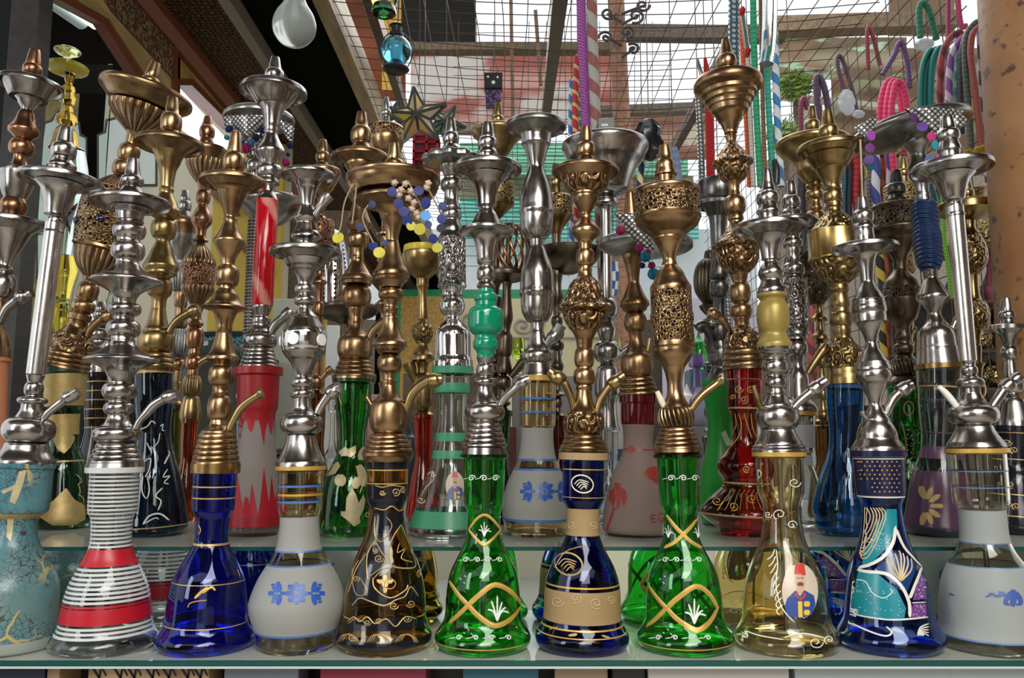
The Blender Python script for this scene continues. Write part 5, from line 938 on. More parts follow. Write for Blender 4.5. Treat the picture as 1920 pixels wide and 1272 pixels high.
a0, a1 = P(98, 0, 1.62), P(40, 830, 1.62); g_ = (a0.x-a1.x)/(a0.z-a1.z); a0 = Vector((a1.x+g_*(ZC+.2-a1.z), 1.62, 0)); a1 = Vector((a1.x-g_*a1.z, 1.62, 0))
for nm, o0, o1, dy, m in (('post_board', -.37, -.09, .012, matte(.022, .026, .024)), ('post_edge', -.088, -.028, 0, wood(.04, .036, .032))):
    o = prism(nm, [Vector((a0.x+o0, 1.62+dy, ZC+.2)), Vector((a0.x+o1, 1.62+dy, ZC+.2)), Vector((a1.x+o1, 1.62+dy, 0)), Vector((a1.x+o0, 1.62+dy, 0))], (0, .05, 0), m); o.parent = bp; o.matrix_parent_inverse = Matrix.Translation(bp.location).inverted()

# rusty round post at right
t_ = NT('rusty_painted_steel'); n1 = t_.noise(7.0, None, 6.0); n2 = t_.noise(38.0, None, 4.0)
c = t_.mix(t_.ramp(n1, .35, .7), (.33, .17, .065), (.22, .09, .032)); c = t_.mix(t_.ramp(n2, .59, .66), c, (.07, .032, .012)); t_.P(Base_Color=c, Roughness=.45).bump(n2, .3, .004)
a0, a1 = P(1845, 0, 1.3), P(1884, 700, 1.3); rr = .075; sl = (a1.x-a0.x)/(a0.z-a1.z)
tag(sweep('round_post', [(a1.x+rr+sl*(a1.z-0), 1.3, 0, rr), (a1.x+rr-sl*(2.75-a1.z), 1.3, 2.75, rr)], t_.m, None, 40, 1), 'thick rusty orange round post at the right edge', 'post')

# ---------------------------------------------------------------- mesh canopy and timbers over the lane
WIRE = paint(.10, .065, .04, .6)
def wires(name, segs, r, label, parent=None):
    vs, fs = [], []
    for a, b_ in segs:
        d = (b_-a).normalized(); n = d.orthogonal().normalized(); m = d.cross(n); k = len(vs)
        for p in (a, b_): vs += [p+(n*cos(w)+m*sin(w))*r for w in (0, 2.094, 4.189)]
        fs += [(k, k+1, k+4, k+3), (k+1, k+2, k+5, k+4), (k+2, k, k+3, k+5)]
    o = meshob(name, vs, fs, WIRE, parent, smooth=False, recalc=False)
    return tag(o, label, 'mesh') if label else o
rn = random.Random(8); XR = 1.06
seg = []
sag = lambda x, y: ZC-.02-.05*sin(max(0, min(1, (x-XB)/(XR-XB)))*pi)-.03*sin(y*2.1)
for i in range(24):
    x = XB+(XR-XB)*i/23; ys = [1.9+.3*k for k in range(9)]
    for y0, y1 in zip(ys, ys[1:]): seg.append((Vector((x+.012*sin(y0*3+i), y0, sag(x, y0))), Vector((x+.012*sin(y1*3+i), y1, sag(x, y1)))))
for i in range(34):
    y = 1.95+i*.068; xs = [XB+(XR-XB)*k/8 for k in range(9)]
    for x0, x1 in zip(xs, xs[1:]): seg.append((Vector((x0, y+.01*sin(x0*5+i), sag(x0, y))), Vector((x1, y+.01*sin(x1*5+i), sag(x1, y)))))
wires('wire_mesh', seg, .0016, 'sagging rusty wire mesh stretched overhead')
seg = []
for i in range(20):
    z = ZC-.02-i*.055; seg.append((Vector((XR, 1.75, z)), Vector((XR, 4.3, z-.03))))
for i in range(38): y = 1.8+i*.066; seg.append((Vector((XR, y, ZC)), Vector((XR+.02, y, ZC-1.1))))
wires('wire_mesh', seg, .0016, 'upright rusty wire mesh at right on which the hoses hang')
seg = []
p0, p1 = (700, 60), (1130, 330)
for i in range(13): x = 860+33*i; seg.append((P(x, 40, 4.4), P(x+rn.uniform(-8, 8), 520, 4.4)))
for i in range(22): y = 60+21*i; seg.append((P(850, y+rn.uniform(-3, 3), 4.4), P(1260, y+rn.uniform(-3, 3), 4.4)))
wires('wire_mesh', seg, .0022, 'upright wire mesh far behind the middle pipes')
def timber(name, pa, pb, D0, D1_, w, h_, m, label, cat='beam'):
    a, b_ = P(pa[0], pa[1], D0), P(pb[0], pb[1], D1_); d = (b_-a).normalized(); s = d.cross(Vector((0, 0, 1))).normalized()*w/2; u = s.cross(d).normalized()*h_/2
    return tag(prism(name, [a+s+u, a-s+u, a-s-u, a+s-u], b_-a, m), label, cat)
DW = wood(.10, .055, .03)
timber('rafter', (1052, -30), (1020, 245), 2.15, 4.6, .045, .06, DW, 'dark rafter running back above the tall silver vase-shaped pipe'); timber('rafter', (684, -30), (772, 250), 2.1, 3.8, .03, .05, DW, 'dark rafter running back behind the blue hanging lantern')
timber('rafter', (1362, 100), (1235, 330), 2.6, 4.6, .035, .05, DW, 'slanting dark timber behind the tallest bronze pipe'); timber('cross_beam', (735, 92), (1160, 92), 4.8, 4.8, .09, .05, wood(.24, .16, .08), 'horizontal timber beam across the lane above the pink roofing')
timber('cross_beam', (1150, 62), (1470, 66), 4.9, 4.9, .08, .09, wood(.19, .14, .10), 'horizontal timber beam above the bright opening at right'); timber('cross_beam', (1120, 210), (1380, 200), 5.0, 5.0, .06, .06, wood(.22, .17, .12), 'horizontal batten below the bright opening')
timber('cross_beam', (1440, 52), (1790, 40), 3.4, 3.4, .08, .07, wood(.26, .17, .09), 'brown beam crossing behind the hanging hoses at upper right'); timber('cross_beam', (740, 240), (1000, 246), 5.2, 5.2, .06, .06, wood(.42, .34, .26), 'pale batten below the pink roofing')
for a, b_, lab in (((1090, 0), (1100, 110), 'thin leaning post left of the scroll ironwork'), ((1004, 20), (1014, 160), 'thin post behind the dark rafter'), ((958, 0), (962, 240), 'thin wire-tied post above the black tag lantern')):
    timber('thin_post', a, b_, 4.7, 4.7, .022, .022, wood(.26, .15, .08), lab, 'post')
po = tag(sweep('lane_post', [tuple(P(1152, -60, 4.5))+(.05,), tuple(P(1186, 640, 4.5))+(.05,)], wood(.42, .19, .10), None, 16, 1), 'orange brown round post in the lane behind the large silver bowl', 'post')
for k, (x, y, r, a, g) in enumerate(((1140, 25, 15, 0, 1), (1192, 30, 17, 2, -1), (1187, 92, 13, 4, 1), (1176, 60, 14, 1, -1), (1136, 70, 14, 3, 1), (1205, 10, 14, 0, 1))):
    tag(sweeppx('scroll_iron', [(px, py, 2.6) for px, py in spiral(x, y, r, 1.3, a, g)]+[(1166, y+16, 2.6)], 4.42, paint(.05, .035, .03, .5), seg=6, sub=2), ['upper left iron scroll on the lane post', 'upper right iron scroll on the lane post', 'lowest iron scroll right of the lane post', 'middle right iron scroll on the lane post', 'lowest iron scroll left of the lane post', 'topmost right iron scroll on the lane post'][k], 'ironwork', 'iron scrolls on the lane post')

# ---------------------------------------------------------------- the lane beyond: roofing, awnings, facades
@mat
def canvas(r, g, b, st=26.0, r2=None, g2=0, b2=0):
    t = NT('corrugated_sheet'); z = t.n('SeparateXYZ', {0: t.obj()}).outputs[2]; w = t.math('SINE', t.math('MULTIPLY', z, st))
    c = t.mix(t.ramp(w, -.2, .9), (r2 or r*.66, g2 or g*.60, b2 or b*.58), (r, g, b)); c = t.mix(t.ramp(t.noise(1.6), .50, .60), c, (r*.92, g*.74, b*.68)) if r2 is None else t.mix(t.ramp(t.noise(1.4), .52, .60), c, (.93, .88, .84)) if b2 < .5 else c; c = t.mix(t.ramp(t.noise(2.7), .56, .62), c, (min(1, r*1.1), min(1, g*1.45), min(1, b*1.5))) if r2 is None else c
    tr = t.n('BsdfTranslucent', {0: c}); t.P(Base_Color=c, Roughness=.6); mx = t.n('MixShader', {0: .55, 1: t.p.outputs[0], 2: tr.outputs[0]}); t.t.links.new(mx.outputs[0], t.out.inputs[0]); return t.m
def slab(name, pts, D0, D1_, m, label, cat, th=.02, g=0):     # sheet whose lower edge stands at D0 and upper edge at D1_
    (ax, ay), (bx_, by) = pts; q = [P(ax, by, D0), P(bx_, by, D0), P(bx_, ay, D1_), P(ax, ay, D1_)]
    if g: q[0].z = q[1].z = 0
    return tag(prism(name, q, (0, th, 0 if g else .01), m), label, cat)
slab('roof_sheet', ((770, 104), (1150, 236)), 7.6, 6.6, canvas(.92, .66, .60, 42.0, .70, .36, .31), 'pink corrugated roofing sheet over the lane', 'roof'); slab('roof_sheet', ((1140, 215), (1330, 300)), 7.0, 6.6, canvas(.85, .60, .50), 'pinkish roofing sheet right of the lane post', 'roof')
slab('roof_board', ((752, -60), (892, 84)), 5.6, 4.6, paint(.025, .022, .018, .7), 'dark board at the top of the mesh canopy', 'board'); slab('roof_sheet', ((640, -40), (760, 190)), 6.2, 5.0, canvas(.55, .26, .16), 'reddish brown roofing behind the blue lantern', 'roof')
slab('hanging_cloth', ((716, -20), (752, 170)), 4.9, 4.9, paint(.75, .42, .05, .6), 'orange yellow cloth behind the hanging lanterns', 'cloth')
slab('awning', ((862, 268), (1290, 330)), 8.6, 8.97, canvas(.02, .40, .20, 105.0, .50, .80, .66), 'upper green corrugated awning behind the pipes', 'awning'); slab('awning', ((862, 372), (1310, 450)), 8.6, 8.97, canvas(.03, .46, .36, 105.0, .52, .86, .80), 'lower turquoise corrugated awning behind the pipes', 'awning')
slab('fascia_board', ((850, 330), (1300, 372)), 8.95, 8.95, wood(.40, .33, .22), 'pale brown board between the two awnings', 'board')
slab('white_wall', ((560, 430), (1420, 640)), 9.0, 9.0, paint(.80, .82, .82, .6), 'whitewashed wall at the end of the lane', 'wall', .05)
slab('market_stall', ((330, 600), (1520, 900)), 8.9, 8.9, wood(.17, .12, .09), 'dim brown stall front below the whitewashed wall', 'stall', .2, 1)
slab('green_counter', ((740, 543), (1200, 566)), 6.0, 6.0, paint(.02, .32, .12, .3), 'green edged counter top in the distance', 'counter', .3, 1); slab('shop_sign', ((752, 560), (1176, 705)), 5.6, 5.6, paint(.62, .54, .32, .5), 'cream shop panel with grey scrolls behind the middle pipes', 'panel', .04, 1)
sg = bpy.context.scene.objects['shop_sign']
for k, (x, y, r, a, g) in enumerate(((980, 610, 20, 0, 1), (1010, 606, 12, 2, -1), (885, 600, 18, 2, 1), (930, 612, 14, 0, -1), (1140, 608, 16, 1, 1))): sweeppx('painted_scroll', [(px, py, 2.2) for px, py in spiral(x, y, r, 1.4, a, g)], 5.585, paint(.30, .27, .24), sg, None, 6, 2)
sweeppx('painted_line', [(960, 634, 2), (1180, 634, 2)], 5.585, paint(.30, .27, .24), sg, None, 6, 1)
slab('amber_board', ((752, 556), (832, 700)), 5.5, 5.5, wood(.52, .30, .06), 'amber wooden board behind the yellow ashtray pipe', 'board', .03, 1)
slab('brown_upright', ((1150, 470), (1180, 720)), 5.3, 5.3, wood(.36, .18, .10), 'brown upright behind the pipe with the dark tray', 'post', .1, 1)
slab('bright_wall', ((1240, 560), (1420, 760)), 8.6, 8.6, paint(.55, .50, .55, .6), 'pale wall far behind the plain green jar', 'wall', .02, 1); slab('blue_door', ((1322, 610), (1340, 720)), 7.0, 7.0, paint(.06, .20, .34, .5), 'narrow blue door far behind the green jar', 'door', .03, 1)
# buildings and tree beyond the right-hand mesh
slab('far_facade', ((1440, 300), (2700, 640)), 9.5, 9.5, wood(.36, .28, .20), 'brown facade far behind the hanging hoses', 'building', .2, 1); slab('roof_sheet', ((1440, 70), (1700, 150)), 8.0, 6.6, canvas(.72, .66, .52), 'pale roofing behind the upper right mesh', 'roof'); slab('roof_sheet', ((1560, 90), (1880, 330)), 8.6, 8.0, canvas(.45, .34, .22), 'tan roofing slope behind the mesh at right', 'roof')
slab('hanging_sheet', ((1670, -30), (1790, 68)), 3.7, 3.6, paint(.30, .20, .12, .7), 'brown sheet hanging at the upper right', 'sheet')
for k, (a, b_) in enumerate((((1440, 330), (1560, 250)), ((1470, 460), (1600, 330)), ((1500, 130), (1530, 420)), ((1450, 180), (1700, 205)), ((1560, 340), (1690, 260)))): timber('roof_strut', a, b_, 7.5, 7.5, .07, .05, paint(.62, .56, .46), ['pale strut sloping up behind the blue striped hose', 'longest pale strut sloping up behind the mesh', 'upright pale strut behind the mesh', 'level pale strut behind the upper right mesh', 'pale strut nearest the pink hoses'][k], 'strut')
rn = random.Random(4)
def bush(cx, cy, r, D, n, label):
    vs, fs = [], []
    for i in range(n):
        a, q = rn.uniform(0, 2*pi), sqrt(rn.random())*r; c = P(cx+q*cos(a), cy+q*sin(a)*.8, D+rn.uniform(-.3, .3)); d = Vector((rn.uniform(-1, 1), rn.uniform(-1, 1), rn.uniform(-.6, .6))).normalized(); e = d.orthogonal().normalized()
        k = len(vs); s = rn.uniform(.03, .07); vs += [c-d*s, c+e*s*.5, c+d*s, c-e*s*.5]; fs.append((k, k+1, k+2, k+3))
    o = tag(meshob('leafy_tree', vs, fs, [hose_leaf()], None, smooth=False, recalc=False), label, 'tree'); c = P(cx, cy, D); sweep('trunk', [(c.x, c.y, c.z, .03), (c.x+.1, c.y, 0, .07)], wood(.2, .13, .08), o, 8, 1)
@mat
def hose_leaf():
    t = NT('leaves'); t.P(Base_Color=t.mix(t.noise(6.0), (.10, .22, .02), (.30, .42, .08)), Roughness=.6); return t.m
bush(1490, 160, 32, 7.0, 420, 'leafy green tree crown seen through the upper mesh'); bush(1470, 255, 30, 6.1, 300, 'leafy green branch seen through the mesh, lower left'); bush(1530, 120, 18, 7.9, 160, 'small bluish leaf cluster beyond the mesh')

# across the lane, behind the viewer: shop fronts and sky gap in the reflections; side walls and awning added to darken them
struct(box('wall_back_left', -6, -.75, -3.3, -3.1, 0, 3.4, wood(.20, .15, .12))); struct(box('wall_back_right', .95, 6, -3.3, -3.1, 0, 3.4, wood(.24, .17, .11)))
struct(box('wall_back', -.75, .95, -5.6, -5.5, 0, .95, paint(.62, .58, .46))); struct(box('wall_back_2', .28, 3, -3.0, -2.9, 0, 1.12, paint(.72, .67, .50))); struct(box('added_wall_right', 2.9, 3.0, -3.3, 1.0, 0, 3.6, wood(.18, .13, .1))); struct(box('added_wall_left', -3.0, -2.9, -3.3, .2, 0, 1.2, wood(.2, .15, .1)))
struct(box('ceiling_4', -3.0, 3.0, -3.3, -1.9, 2.75, 2.8, wood(.24, .2, .15))); struct(box('ceiling_5', -3.0, 3.0, -.75, 1.25, ZC+.28, ZC+.33, wood(.10, .07, .05)))  # unseen awning slabs, added so the metal reflects mostly dark
# ---------------------------------------------------------------- hoses
rb = (.012, .012, .014); R3 = lambda *c: c
def hs(pts, D, m, label, group='hoses hanging at right', name='hose', seg=12, sub=5):
    if group in ('pink ribbed hoses', 'dark green hose loops', 'hoses looped beside the rusty post'): D = onmesh(min(pts, key=lambda p: p[1]))-(.03 if group[0] == 'p' else .015)*(hs.n % 4); hs.n += 1
    if pts[0][1] < 0: pts = [(pts[0][0]-2, -230, pts[0][2])]+list(pts[1:])
    o = sweeppx(name, pts, D, m, None, None, seg, sub)
    if group in (GC, 'hoses hanging at right') and pts[0][1] > 0: p = P(pts[0][0], pts[0][1], D); sweep('hanging_wire', [(p.x, p.y, p.z-.005, .001), (p.x, p.y, ZC-.02, .001)], WIRE, o, 6, 1)
    return tag(o, label, 'hose', group)
hs.n = 0; GC = 'hoses hanging in the middle'
def onmesh(p): return PX(p[0], max(p[1], 1), 1.045).y
def straight(x0, y0, x1, y1, r, D, n=5, wob=2):
    return [(x0+(x1-x0)*k/n+wob*sin(k*1.7), y0+(y1-y0)*k/n, r) for k in range(n+1)]
GC = 'hoses hanging in the middle'
hs([(1087, -30, 9), (1091, 60, 9), (1094, 120, 9), (1100, 250, 9)], 1.58, hose((.55, .16, .52), (.30, .06, .30), 5, 9, .5, 'fur', .8), 'fluffy purple hose hanging in the middle', GC)
hs([(1107, -30, 10), (1112, 100, 10), (1118, 240, 10), (1124, 380, 10), (1134, 580, 10)], 1.55, hose((.36, .35, .32), (.26, .08, .07), 1, .38, .52), 'thick hose spiralled in glitter grey and red brown', GC)
hs([(1083, 105, 6), (1079, 180, 6), (1080, 300, 6), (1082, 440, 6)], 1.66, hose((.62, .03, .03), (.75, .60, .20), 1, .5, .72), 'red beaded hose beside the fluffy purple hose', GC); hs([(1072, 150, 5), (1070, 260, 5), (1072, 460, 5.5)], 1.70, hose((.04, .20, .55), (.65, .72, .80), 1, .35, .55), 'blue and white spiral hose left of the red beaded hose', GC); hs([(1085, 100, 4.5), (1087, 200, 4.5), (1088, 300, 4.5)], 1.70, hose((.02, .28, .18), (.62, .55, .20), 1, .5, .7), 'thin green and yellow hose behind the fluffy purple hose', GC)
hs([(1102, 150, 3), (1106, 260, 3), (1105, 330, 3)], 1.69, hose((.55, .01, .12), (.5, .01, .1), 1, 1), 'thin crimson hose behind the fluffy purple hose', GC)
hs([(1150, 492, 9), (1151, 525, 9), (1148, 556, 8)], 1.62, hose((.03, .12, .38), (.80, .82, .82), 6, 3, .5, 'check'), 'blue and white checked hose end beside the embossed-skirt pipe', GC)
hs([(1205, 300, 6), (1200, 340, 6), (1202, 380, 6)], 1.7, hose((.02, .03, .10), (.72, .62, .30), 1, .3, .6), 'short navy and cream striped hose below the black bag', GC); hs([(1262, 278, 8), (1268, 310, 9), (1270, 352, 9)], 1.72, hose((.20, .28, .46), (.16, .22, .4), 1, 1), 'pale blue cloth hose right of the pierced drum spigot', GC)
GH = 'hoses hanging at right'
hs([(1308, 175, 5), (1313, 250, 6), (1317, 360, 6)], 1.72, hose((.62, .64, .60), (.10, .12, .10), 5, 2.2, .5, 'beads'), 'silver bead hose left of the red fluffy hose'); hs([(1322, 110, 3, ), (1327, 150, 7), (1330, 200, 8), (1333, 350, 8)], 1.66, hose((.62, .02, .02), (.4, .01, .01), 5, 9, .5, 'fur', .8), 'red fluffy hose behind the tallest bronze pipe')
hs([(1350, 430, 14), (1352, 500, 17), (1354, 560, 17), (1360, 640, 15)], 1.60, hose((.72, .72, .70), (.13, .13, .13), 14, 7, .5, 'beads'), 'thick rhinestone hose left of the tallest bronze pipe stem'); hs([(1382, -20, 10), (1376, 100, 10), (1388, 200, 8)], 1.95, hose((.30, .36, .40), (.05, .09, .10), 6, 3, .5, 'beads'), 'grey glitter hose behind the tallest bronze spigot')
hs([(1391, 30, 5.5), (1395, 140, 5.5), (1402, 260, 5.5), (1406, 350, 5.5)], 1.80, hose((.80, .16, .02), (.62, .10, .01), 1, 1.0, .6), 'bright orange ribbed hose'); w = hs([(1402, 90, 4.5), (1406, 200, 4.5), (1413, 350, 4.5)], 1.76, hose((.62, .58, .52), (.48, .44, .40), 1, 1.2, .6), 'pale grey hose with red bobbled metal mouthpiece')
o = sweeppx('mouthpiece', [(1391, 20, 5), (1396, 55, 5), (1401, 92, 5.5)], 1.755, metal('chrome'), w); o['label'] = 'striped chrome mouthpiece'
for x, y in ((1391, 22), (1401, 98)): sweeppx('red_bobble', [(x-4, y, 6), (x, y, 10), (x+5, y+1, 6)], 1.752, hose((.62, .02, .02), (.5, .01, .01), 5, 9, .5, 'fur', .8), w)
hs([(1411, -20, 5), (1413, 55, 6), (1417, 180, 6), (1422, 280, 6), (1426, 350, 6)], 1.74, hose((.02, .36, .16), (.01, .24, .10), 1, 1.0, .6), 'bright green ribbed hose'); hs([(1424, -20, 4), (1429, 150, 4), (1435, 345, 4.5)], 1.78, hose((.30, .15, .06), (.16, .08, .03), 1, 1.0, .5), 'thin brown ribbed hose'); hs([(1437, 90, 5.5), (1441, 200, 5.5), (1449, 320, 6)], 1.76, hose((.03, .42, .28), (.02, .28, .2), 1, 1.0, .6), 'teal green ribbed hose next to the brown hose')
hs([(1452, 60, 6.5), (1456, 180, 6.5), (1464, 350, 7)], 1.74, hose((.03, .22, .48), (.72, .76, .78), 1, .33, .5), 'blue and white spiral hose right of the plastic sleeve'); hs([(1447, -30, 14), (1443, 40, 14), (1437, 120, 13)], 1.70, glass(.9, .92, .92, .12), 'clear plastic sleeve wrapped around hose tops', GH, 'plastic_sleeve')
PK = hose((.85, .05, .18), (.70, .03, .12), 1, 1.0, .6)
for k, (a, b_, lab) in enumerate(((1651, 1686, 'outermost pink ribbed hose looped over the mesh'), (1663, 1690, 'middle pink ribbed hose looped over the mesh'), (1672, 1697, 'innermost pink ribbed hose looped over the mesh'))):
    hs([(a+6, 350, 6), (a+1, 280, 6), (a-1, 210, 6), (a+6, 168-3*k, 6), ((a+b_)/2+1, 150+2*k, 6), (b_-2, 168, 6), (b_+6, 215, 6), (b_+10, 300-40*k, 6)], 1.86+.03*k, PK, lab, 'pink ribbed hoses')
GT = hose((.01, .22, .17), (.005, .10, .12), 2, .02, .5)
for k, lab in enumerate(('outer dark green ribbed hose loop', 'middle dark green ribbed hose loop', 'inner dark green ribbed hose loop')):
    a = 1727+9*k; hs([(a, 240, 6.5), (a, 170, 6.5), (a+4, 125-4*k, 6.5), (a+14, 100-3*k, 6.5), (a+24, 96-2*k, 6), (1778+2*k, 110, 6)], 1.80-.03*k, GT, lab, 'dark green hose loops')
BD = 'hoses looped beside the rusty post'
hs([(1762, 240, 7), (1763, 160, 7), (1767, 105, 7), (1782, 72, 7), (1802, 60, 7)], 1.66, hose((.36, .06, .05), (.14, .02, .03), 1, .32, .6), 'dark red spiral hose looped beside the rusty post', BD); hs([(1779, 240, 7), (1780, 160, 7), (1784, 108, 7), (1798, 80, 7), (1812, 68, 7)], 1.63, hose((.28, .10, .36), (.62, .55, .66), 1, .32, .6), 'purple and white spiral hose looped beside the rusty post', BD); hs([(1793, 230, 5.5), (1794, 150, 5.5), (1798, 100, 5.5)], 1.68, hose((.02, .16, .14), (.10, .30, .25), 1, .35, .5), 'thin dark green spiral hose behind the purple spiral hose', BD)
o = hs([(1803, 250, 6), (1801, 160, 6), (1805, 90, 6), (1818, 55, 6), (1834, 42, 6)], 1.60, hose((.03, .05, .09), (.10, .06, .05), 1, 1.0, .5), 'dark blue grey ribbed hose beside the rusty post', BD)
o = hs([(1822, 290, 6), (1816, 200, 6), (1810, 120, 6), (1812, 70, 6), (1826, 46, 6), (1838, 40, 6)], 1.57, hose((.16, .11, .05), (.03, .10, .12), 1, .9, .5), 'multicoloured dark ribbed hose ending in a yellow bobble', BD); sweeppx('yellow_bobble', [(1808, 288, 6), (1815, 287, 8), (1823, 288, 6)], 1.565, hose((.62, .42, .02), (.5, .3, .01), 5, 9, .5, 'fur', .8), o)
o = hs([(1840, 275, 6), (1834, 215, 6), (1826, 150, 6), (1820, 100, 6), (1824, 64, 6), (1838, 50, 6)], 1.53, hose((.45, .07, .06), (.28, .10, .06), 1, 1.0, .5), 'reddish ribbed hose with a wide yellow bobble', BD); sweeppx('yellow_bobble', [(1828, 285, 7), (1841, 281, 9), (1854, 282, 7)], 1.525, hose((.62, .42, .02), (.5, .3, .01), 5, 9, .5, 'fur', .8), o)
hs([(1838, 40, 8), (1842, 110, 8), (1846, 190, 8), (1851, 290, 8), (1856, 340, 8)], 1.62, hose((.05, .02, .08), (.50, .42, .55), 1, .32, .55), 'black purple and white spiral hose touching the rusty post', BD)
hs([(1861, 150, 5), (1862, 250, 5), (1866, 360, 5)], 1.66, hose((.02, .02, .02), (.30, .06, .12), 1, .35, .55), 'black and red spiral hose half behind the rusty post', BD)
# straps and loops tied to the mesh
def strap(pts, D, c, label, r=5): D = onmesh(min(pts, key=lambda p: p[1])); hs([(x, y, r) for x, y in pts], D, hose(c, (c[0]*.75, c[1]*.75, c[2]*.75), 1, 1.0, .6), label, 'fabric hoses tied to the mesh', 'fabric_hose', 8)
strap([(1536, 260), (1532, 190), (1530, 150), (1537, 146), (1548, 175), (1560, 250)], 2.3, (.10, .04, .10), 'dark purple fabric hose looped behind the brass spigots', 6); strap([(1503, 260), (1502, 200), (1508, 184), (1514, 205)], 2.4, (.22, .03, .06), 'maroon fabric hose tip left of the brass spigots'); strap([(1588, 180), (1574, 140), (1570, 108), (1580, 112), (1600, 175), (1606, 210)], 2.3, (.12, .06, .10), 'brown purple fabric hose hanging on the middle of the mesh', 4); strap([(1628, 130), (1626, 60), (1634, 60), (1650, 122)], 2.3, (.30, .04, .04), 'dark red strap hanging near the top of the mesh', 4)
strap([(1655, 140), (1676, 105), (1684, 84), (1692, 82), (1702, 120), (1706, 165)], 2.2, (.16, .07, .22), 'violet fabric strap above the pink hoses', 5); strap([(1726, 70), (1723, 20), (1730, 6), (1742, 20), (1756, 74)], 2.1, (.02, .20, .10), 'green fabric loop at the top right', 6); strap([(1780, -10), (1778, 40), (1776, 68)], 2.0, (.40, .04, .12), 'crimson strap hanging from the top right', 4); strap([(1786, -10), (1798, 24), (1812, 48)], 1.98, (.55, .06, .16), 'pink strap slanting to the hose knot', 5)
# the lower hoses behind the brass pipes
a, b_ = P(1488, 292, 2.07), P(1728, 292, 2.07); rl = tag(sweep('hose_rail', [(a.x, a.y, a.z, .005), (1.06, a.y, a.z, .005)], paint(.05, .04, .03, .4), None, 8, 1), 'thin dark rail carrying the lower hoses', 'rail')
for x in (a.x, .7): sweep('rail_wire', [(x, a.y, a.z, .0012), (x, a.y, ZC, .0012)], WIRE, rl, 6, 1)
LO = [(1500, 320, 480, 7, (.03, .02, .03), 'black ribbed hose behind the engraved-barrel pipe'), (1512, 320, 470, 6, (.12, .06, .06), 'dark brown hose behind the polished-band pipe, leftmost'), (1524, 330, 440, 6, (.72, .10, .02), 'orange red hose between the brass pipes'), (1590, 300, 470, 6, (.02, .02, .03), 'black hose right of the studded dome'), (1602, 295, 420, 7, (.60, .02, .03), 'red hose right of the brass dish'), (1612, 300, 500, 5, (.05, .05, .07), 'charcoal hose right of the red hose'), (1580, 330, 480, 4, (.05, .16, .24), 'teal hose behind the faceted-bulge pipe'), (1628, 310, 470, 5, (.30, .24, .22), 'grey brown hose right of the charcoal hose')]
for x, y0, y1, r, c, lab in LO: hs(straight(x, 290, x+6, y1, r, 0), 2.05, hose(c, (c[0]*.45+.01, c[1]*.45+.01, c[2]*.45+.01), 1, .8, .6), lab, 'hoses low behind the brass pipes')
for k, (x, c1, c2, lab) in enumerate(((1640, (.05, .07, .30), (.72, .74, .78), 'blue and white striped hose left of the pink hoses'), (1668, (.04, .06, .26), (.66, .68, .74), 'blue and white striped hose between the pink hoses'))): hs(straight(x, 288, x+6, 410, 8, 0), 2.0+.03*k, hose(c1, c2, 1, .25, .55), lab, 'hoses low behind the brass pipes')
for k, (x0, y0, x1, y1, c1, c2, lab) in enumerate(((1632, 470, 1660, 560, (.02, .02, .02), (.70, .50, .05), 'black and yellow striped hose behind the plain stem'), (1646, 600, 1660, 680, (.02, .02, .02), (.70, .5, .05), 'lower black and yellow striped hose'), (1520, 540, 1526, 720, (.55, .10, .08), (.2, .04, .04), 'salmon red hose behind the blue jar pipe'), (1530, 500, 1534, 700, (.22, .28, .45), (.5, .5, .55), 'pale blue hose behind the blue jar pipe'), (1546, 480, 1540, 680, (.18, .08, .22), (.3, .2, .35), 'purple hose behind the blue jar pipe'), (1660, 600, 1668, 720, (.42, .10, .04), (.2, .05, .02), 'rust red hose behind the dark antiqued pipe'))):
    hs(straight(x0-8, 291, x1, y1, 7, 0, 8, 3), 2.09, hose(c1, c2, 1, .3, .55), lab, 'hoses low behind the brass pipes')
hs(straight(1760, 290, 1782, 560, 4, 0), 1.85, hose((.22, .55, .03), (.14, .4, .02), 1, 1, .6), 'lime green hose behind the navy sleeve', 'hoses low behind the brass pipes')
hs([(1752, 345, 9), (1755, 400, 9), (1752, 470, 8)], 1.95, hose((.01, .09, .09), (.3, .4, .4), 2, .1, .9), 'dark green hose with white striped cuff behind the navy sleeve', 'hoses low behind the brass pipes')
tag(sweeppx('reed', [(1613, 262, 2), (1617, 372, 2)], 1.02, wood(.45, .30, .14), None, None, 6, 1), 'thin straw standing in the faceted-bulge pipe spigot', 'straw')
tag(sweeppx('mouthpiece', [(1308, 112, 3), (1316, 140, 5), (1324, 158, 4)], 1.64, metal('chrome'), None, None, 8, 2), 'slim silver mouthpiece above the red fluffy hose', 'mouthpiece')
tag(sweeppx('mouthpiece', [(1452, 300, 5), (1456, 320, 8), (1455, 345, 7)], 1.7, paint(.02, .02, .025, .3), None, None, 12, 3), 'black turned mouthpiece beside the blue and white spiral hose', 'mouthpiece')

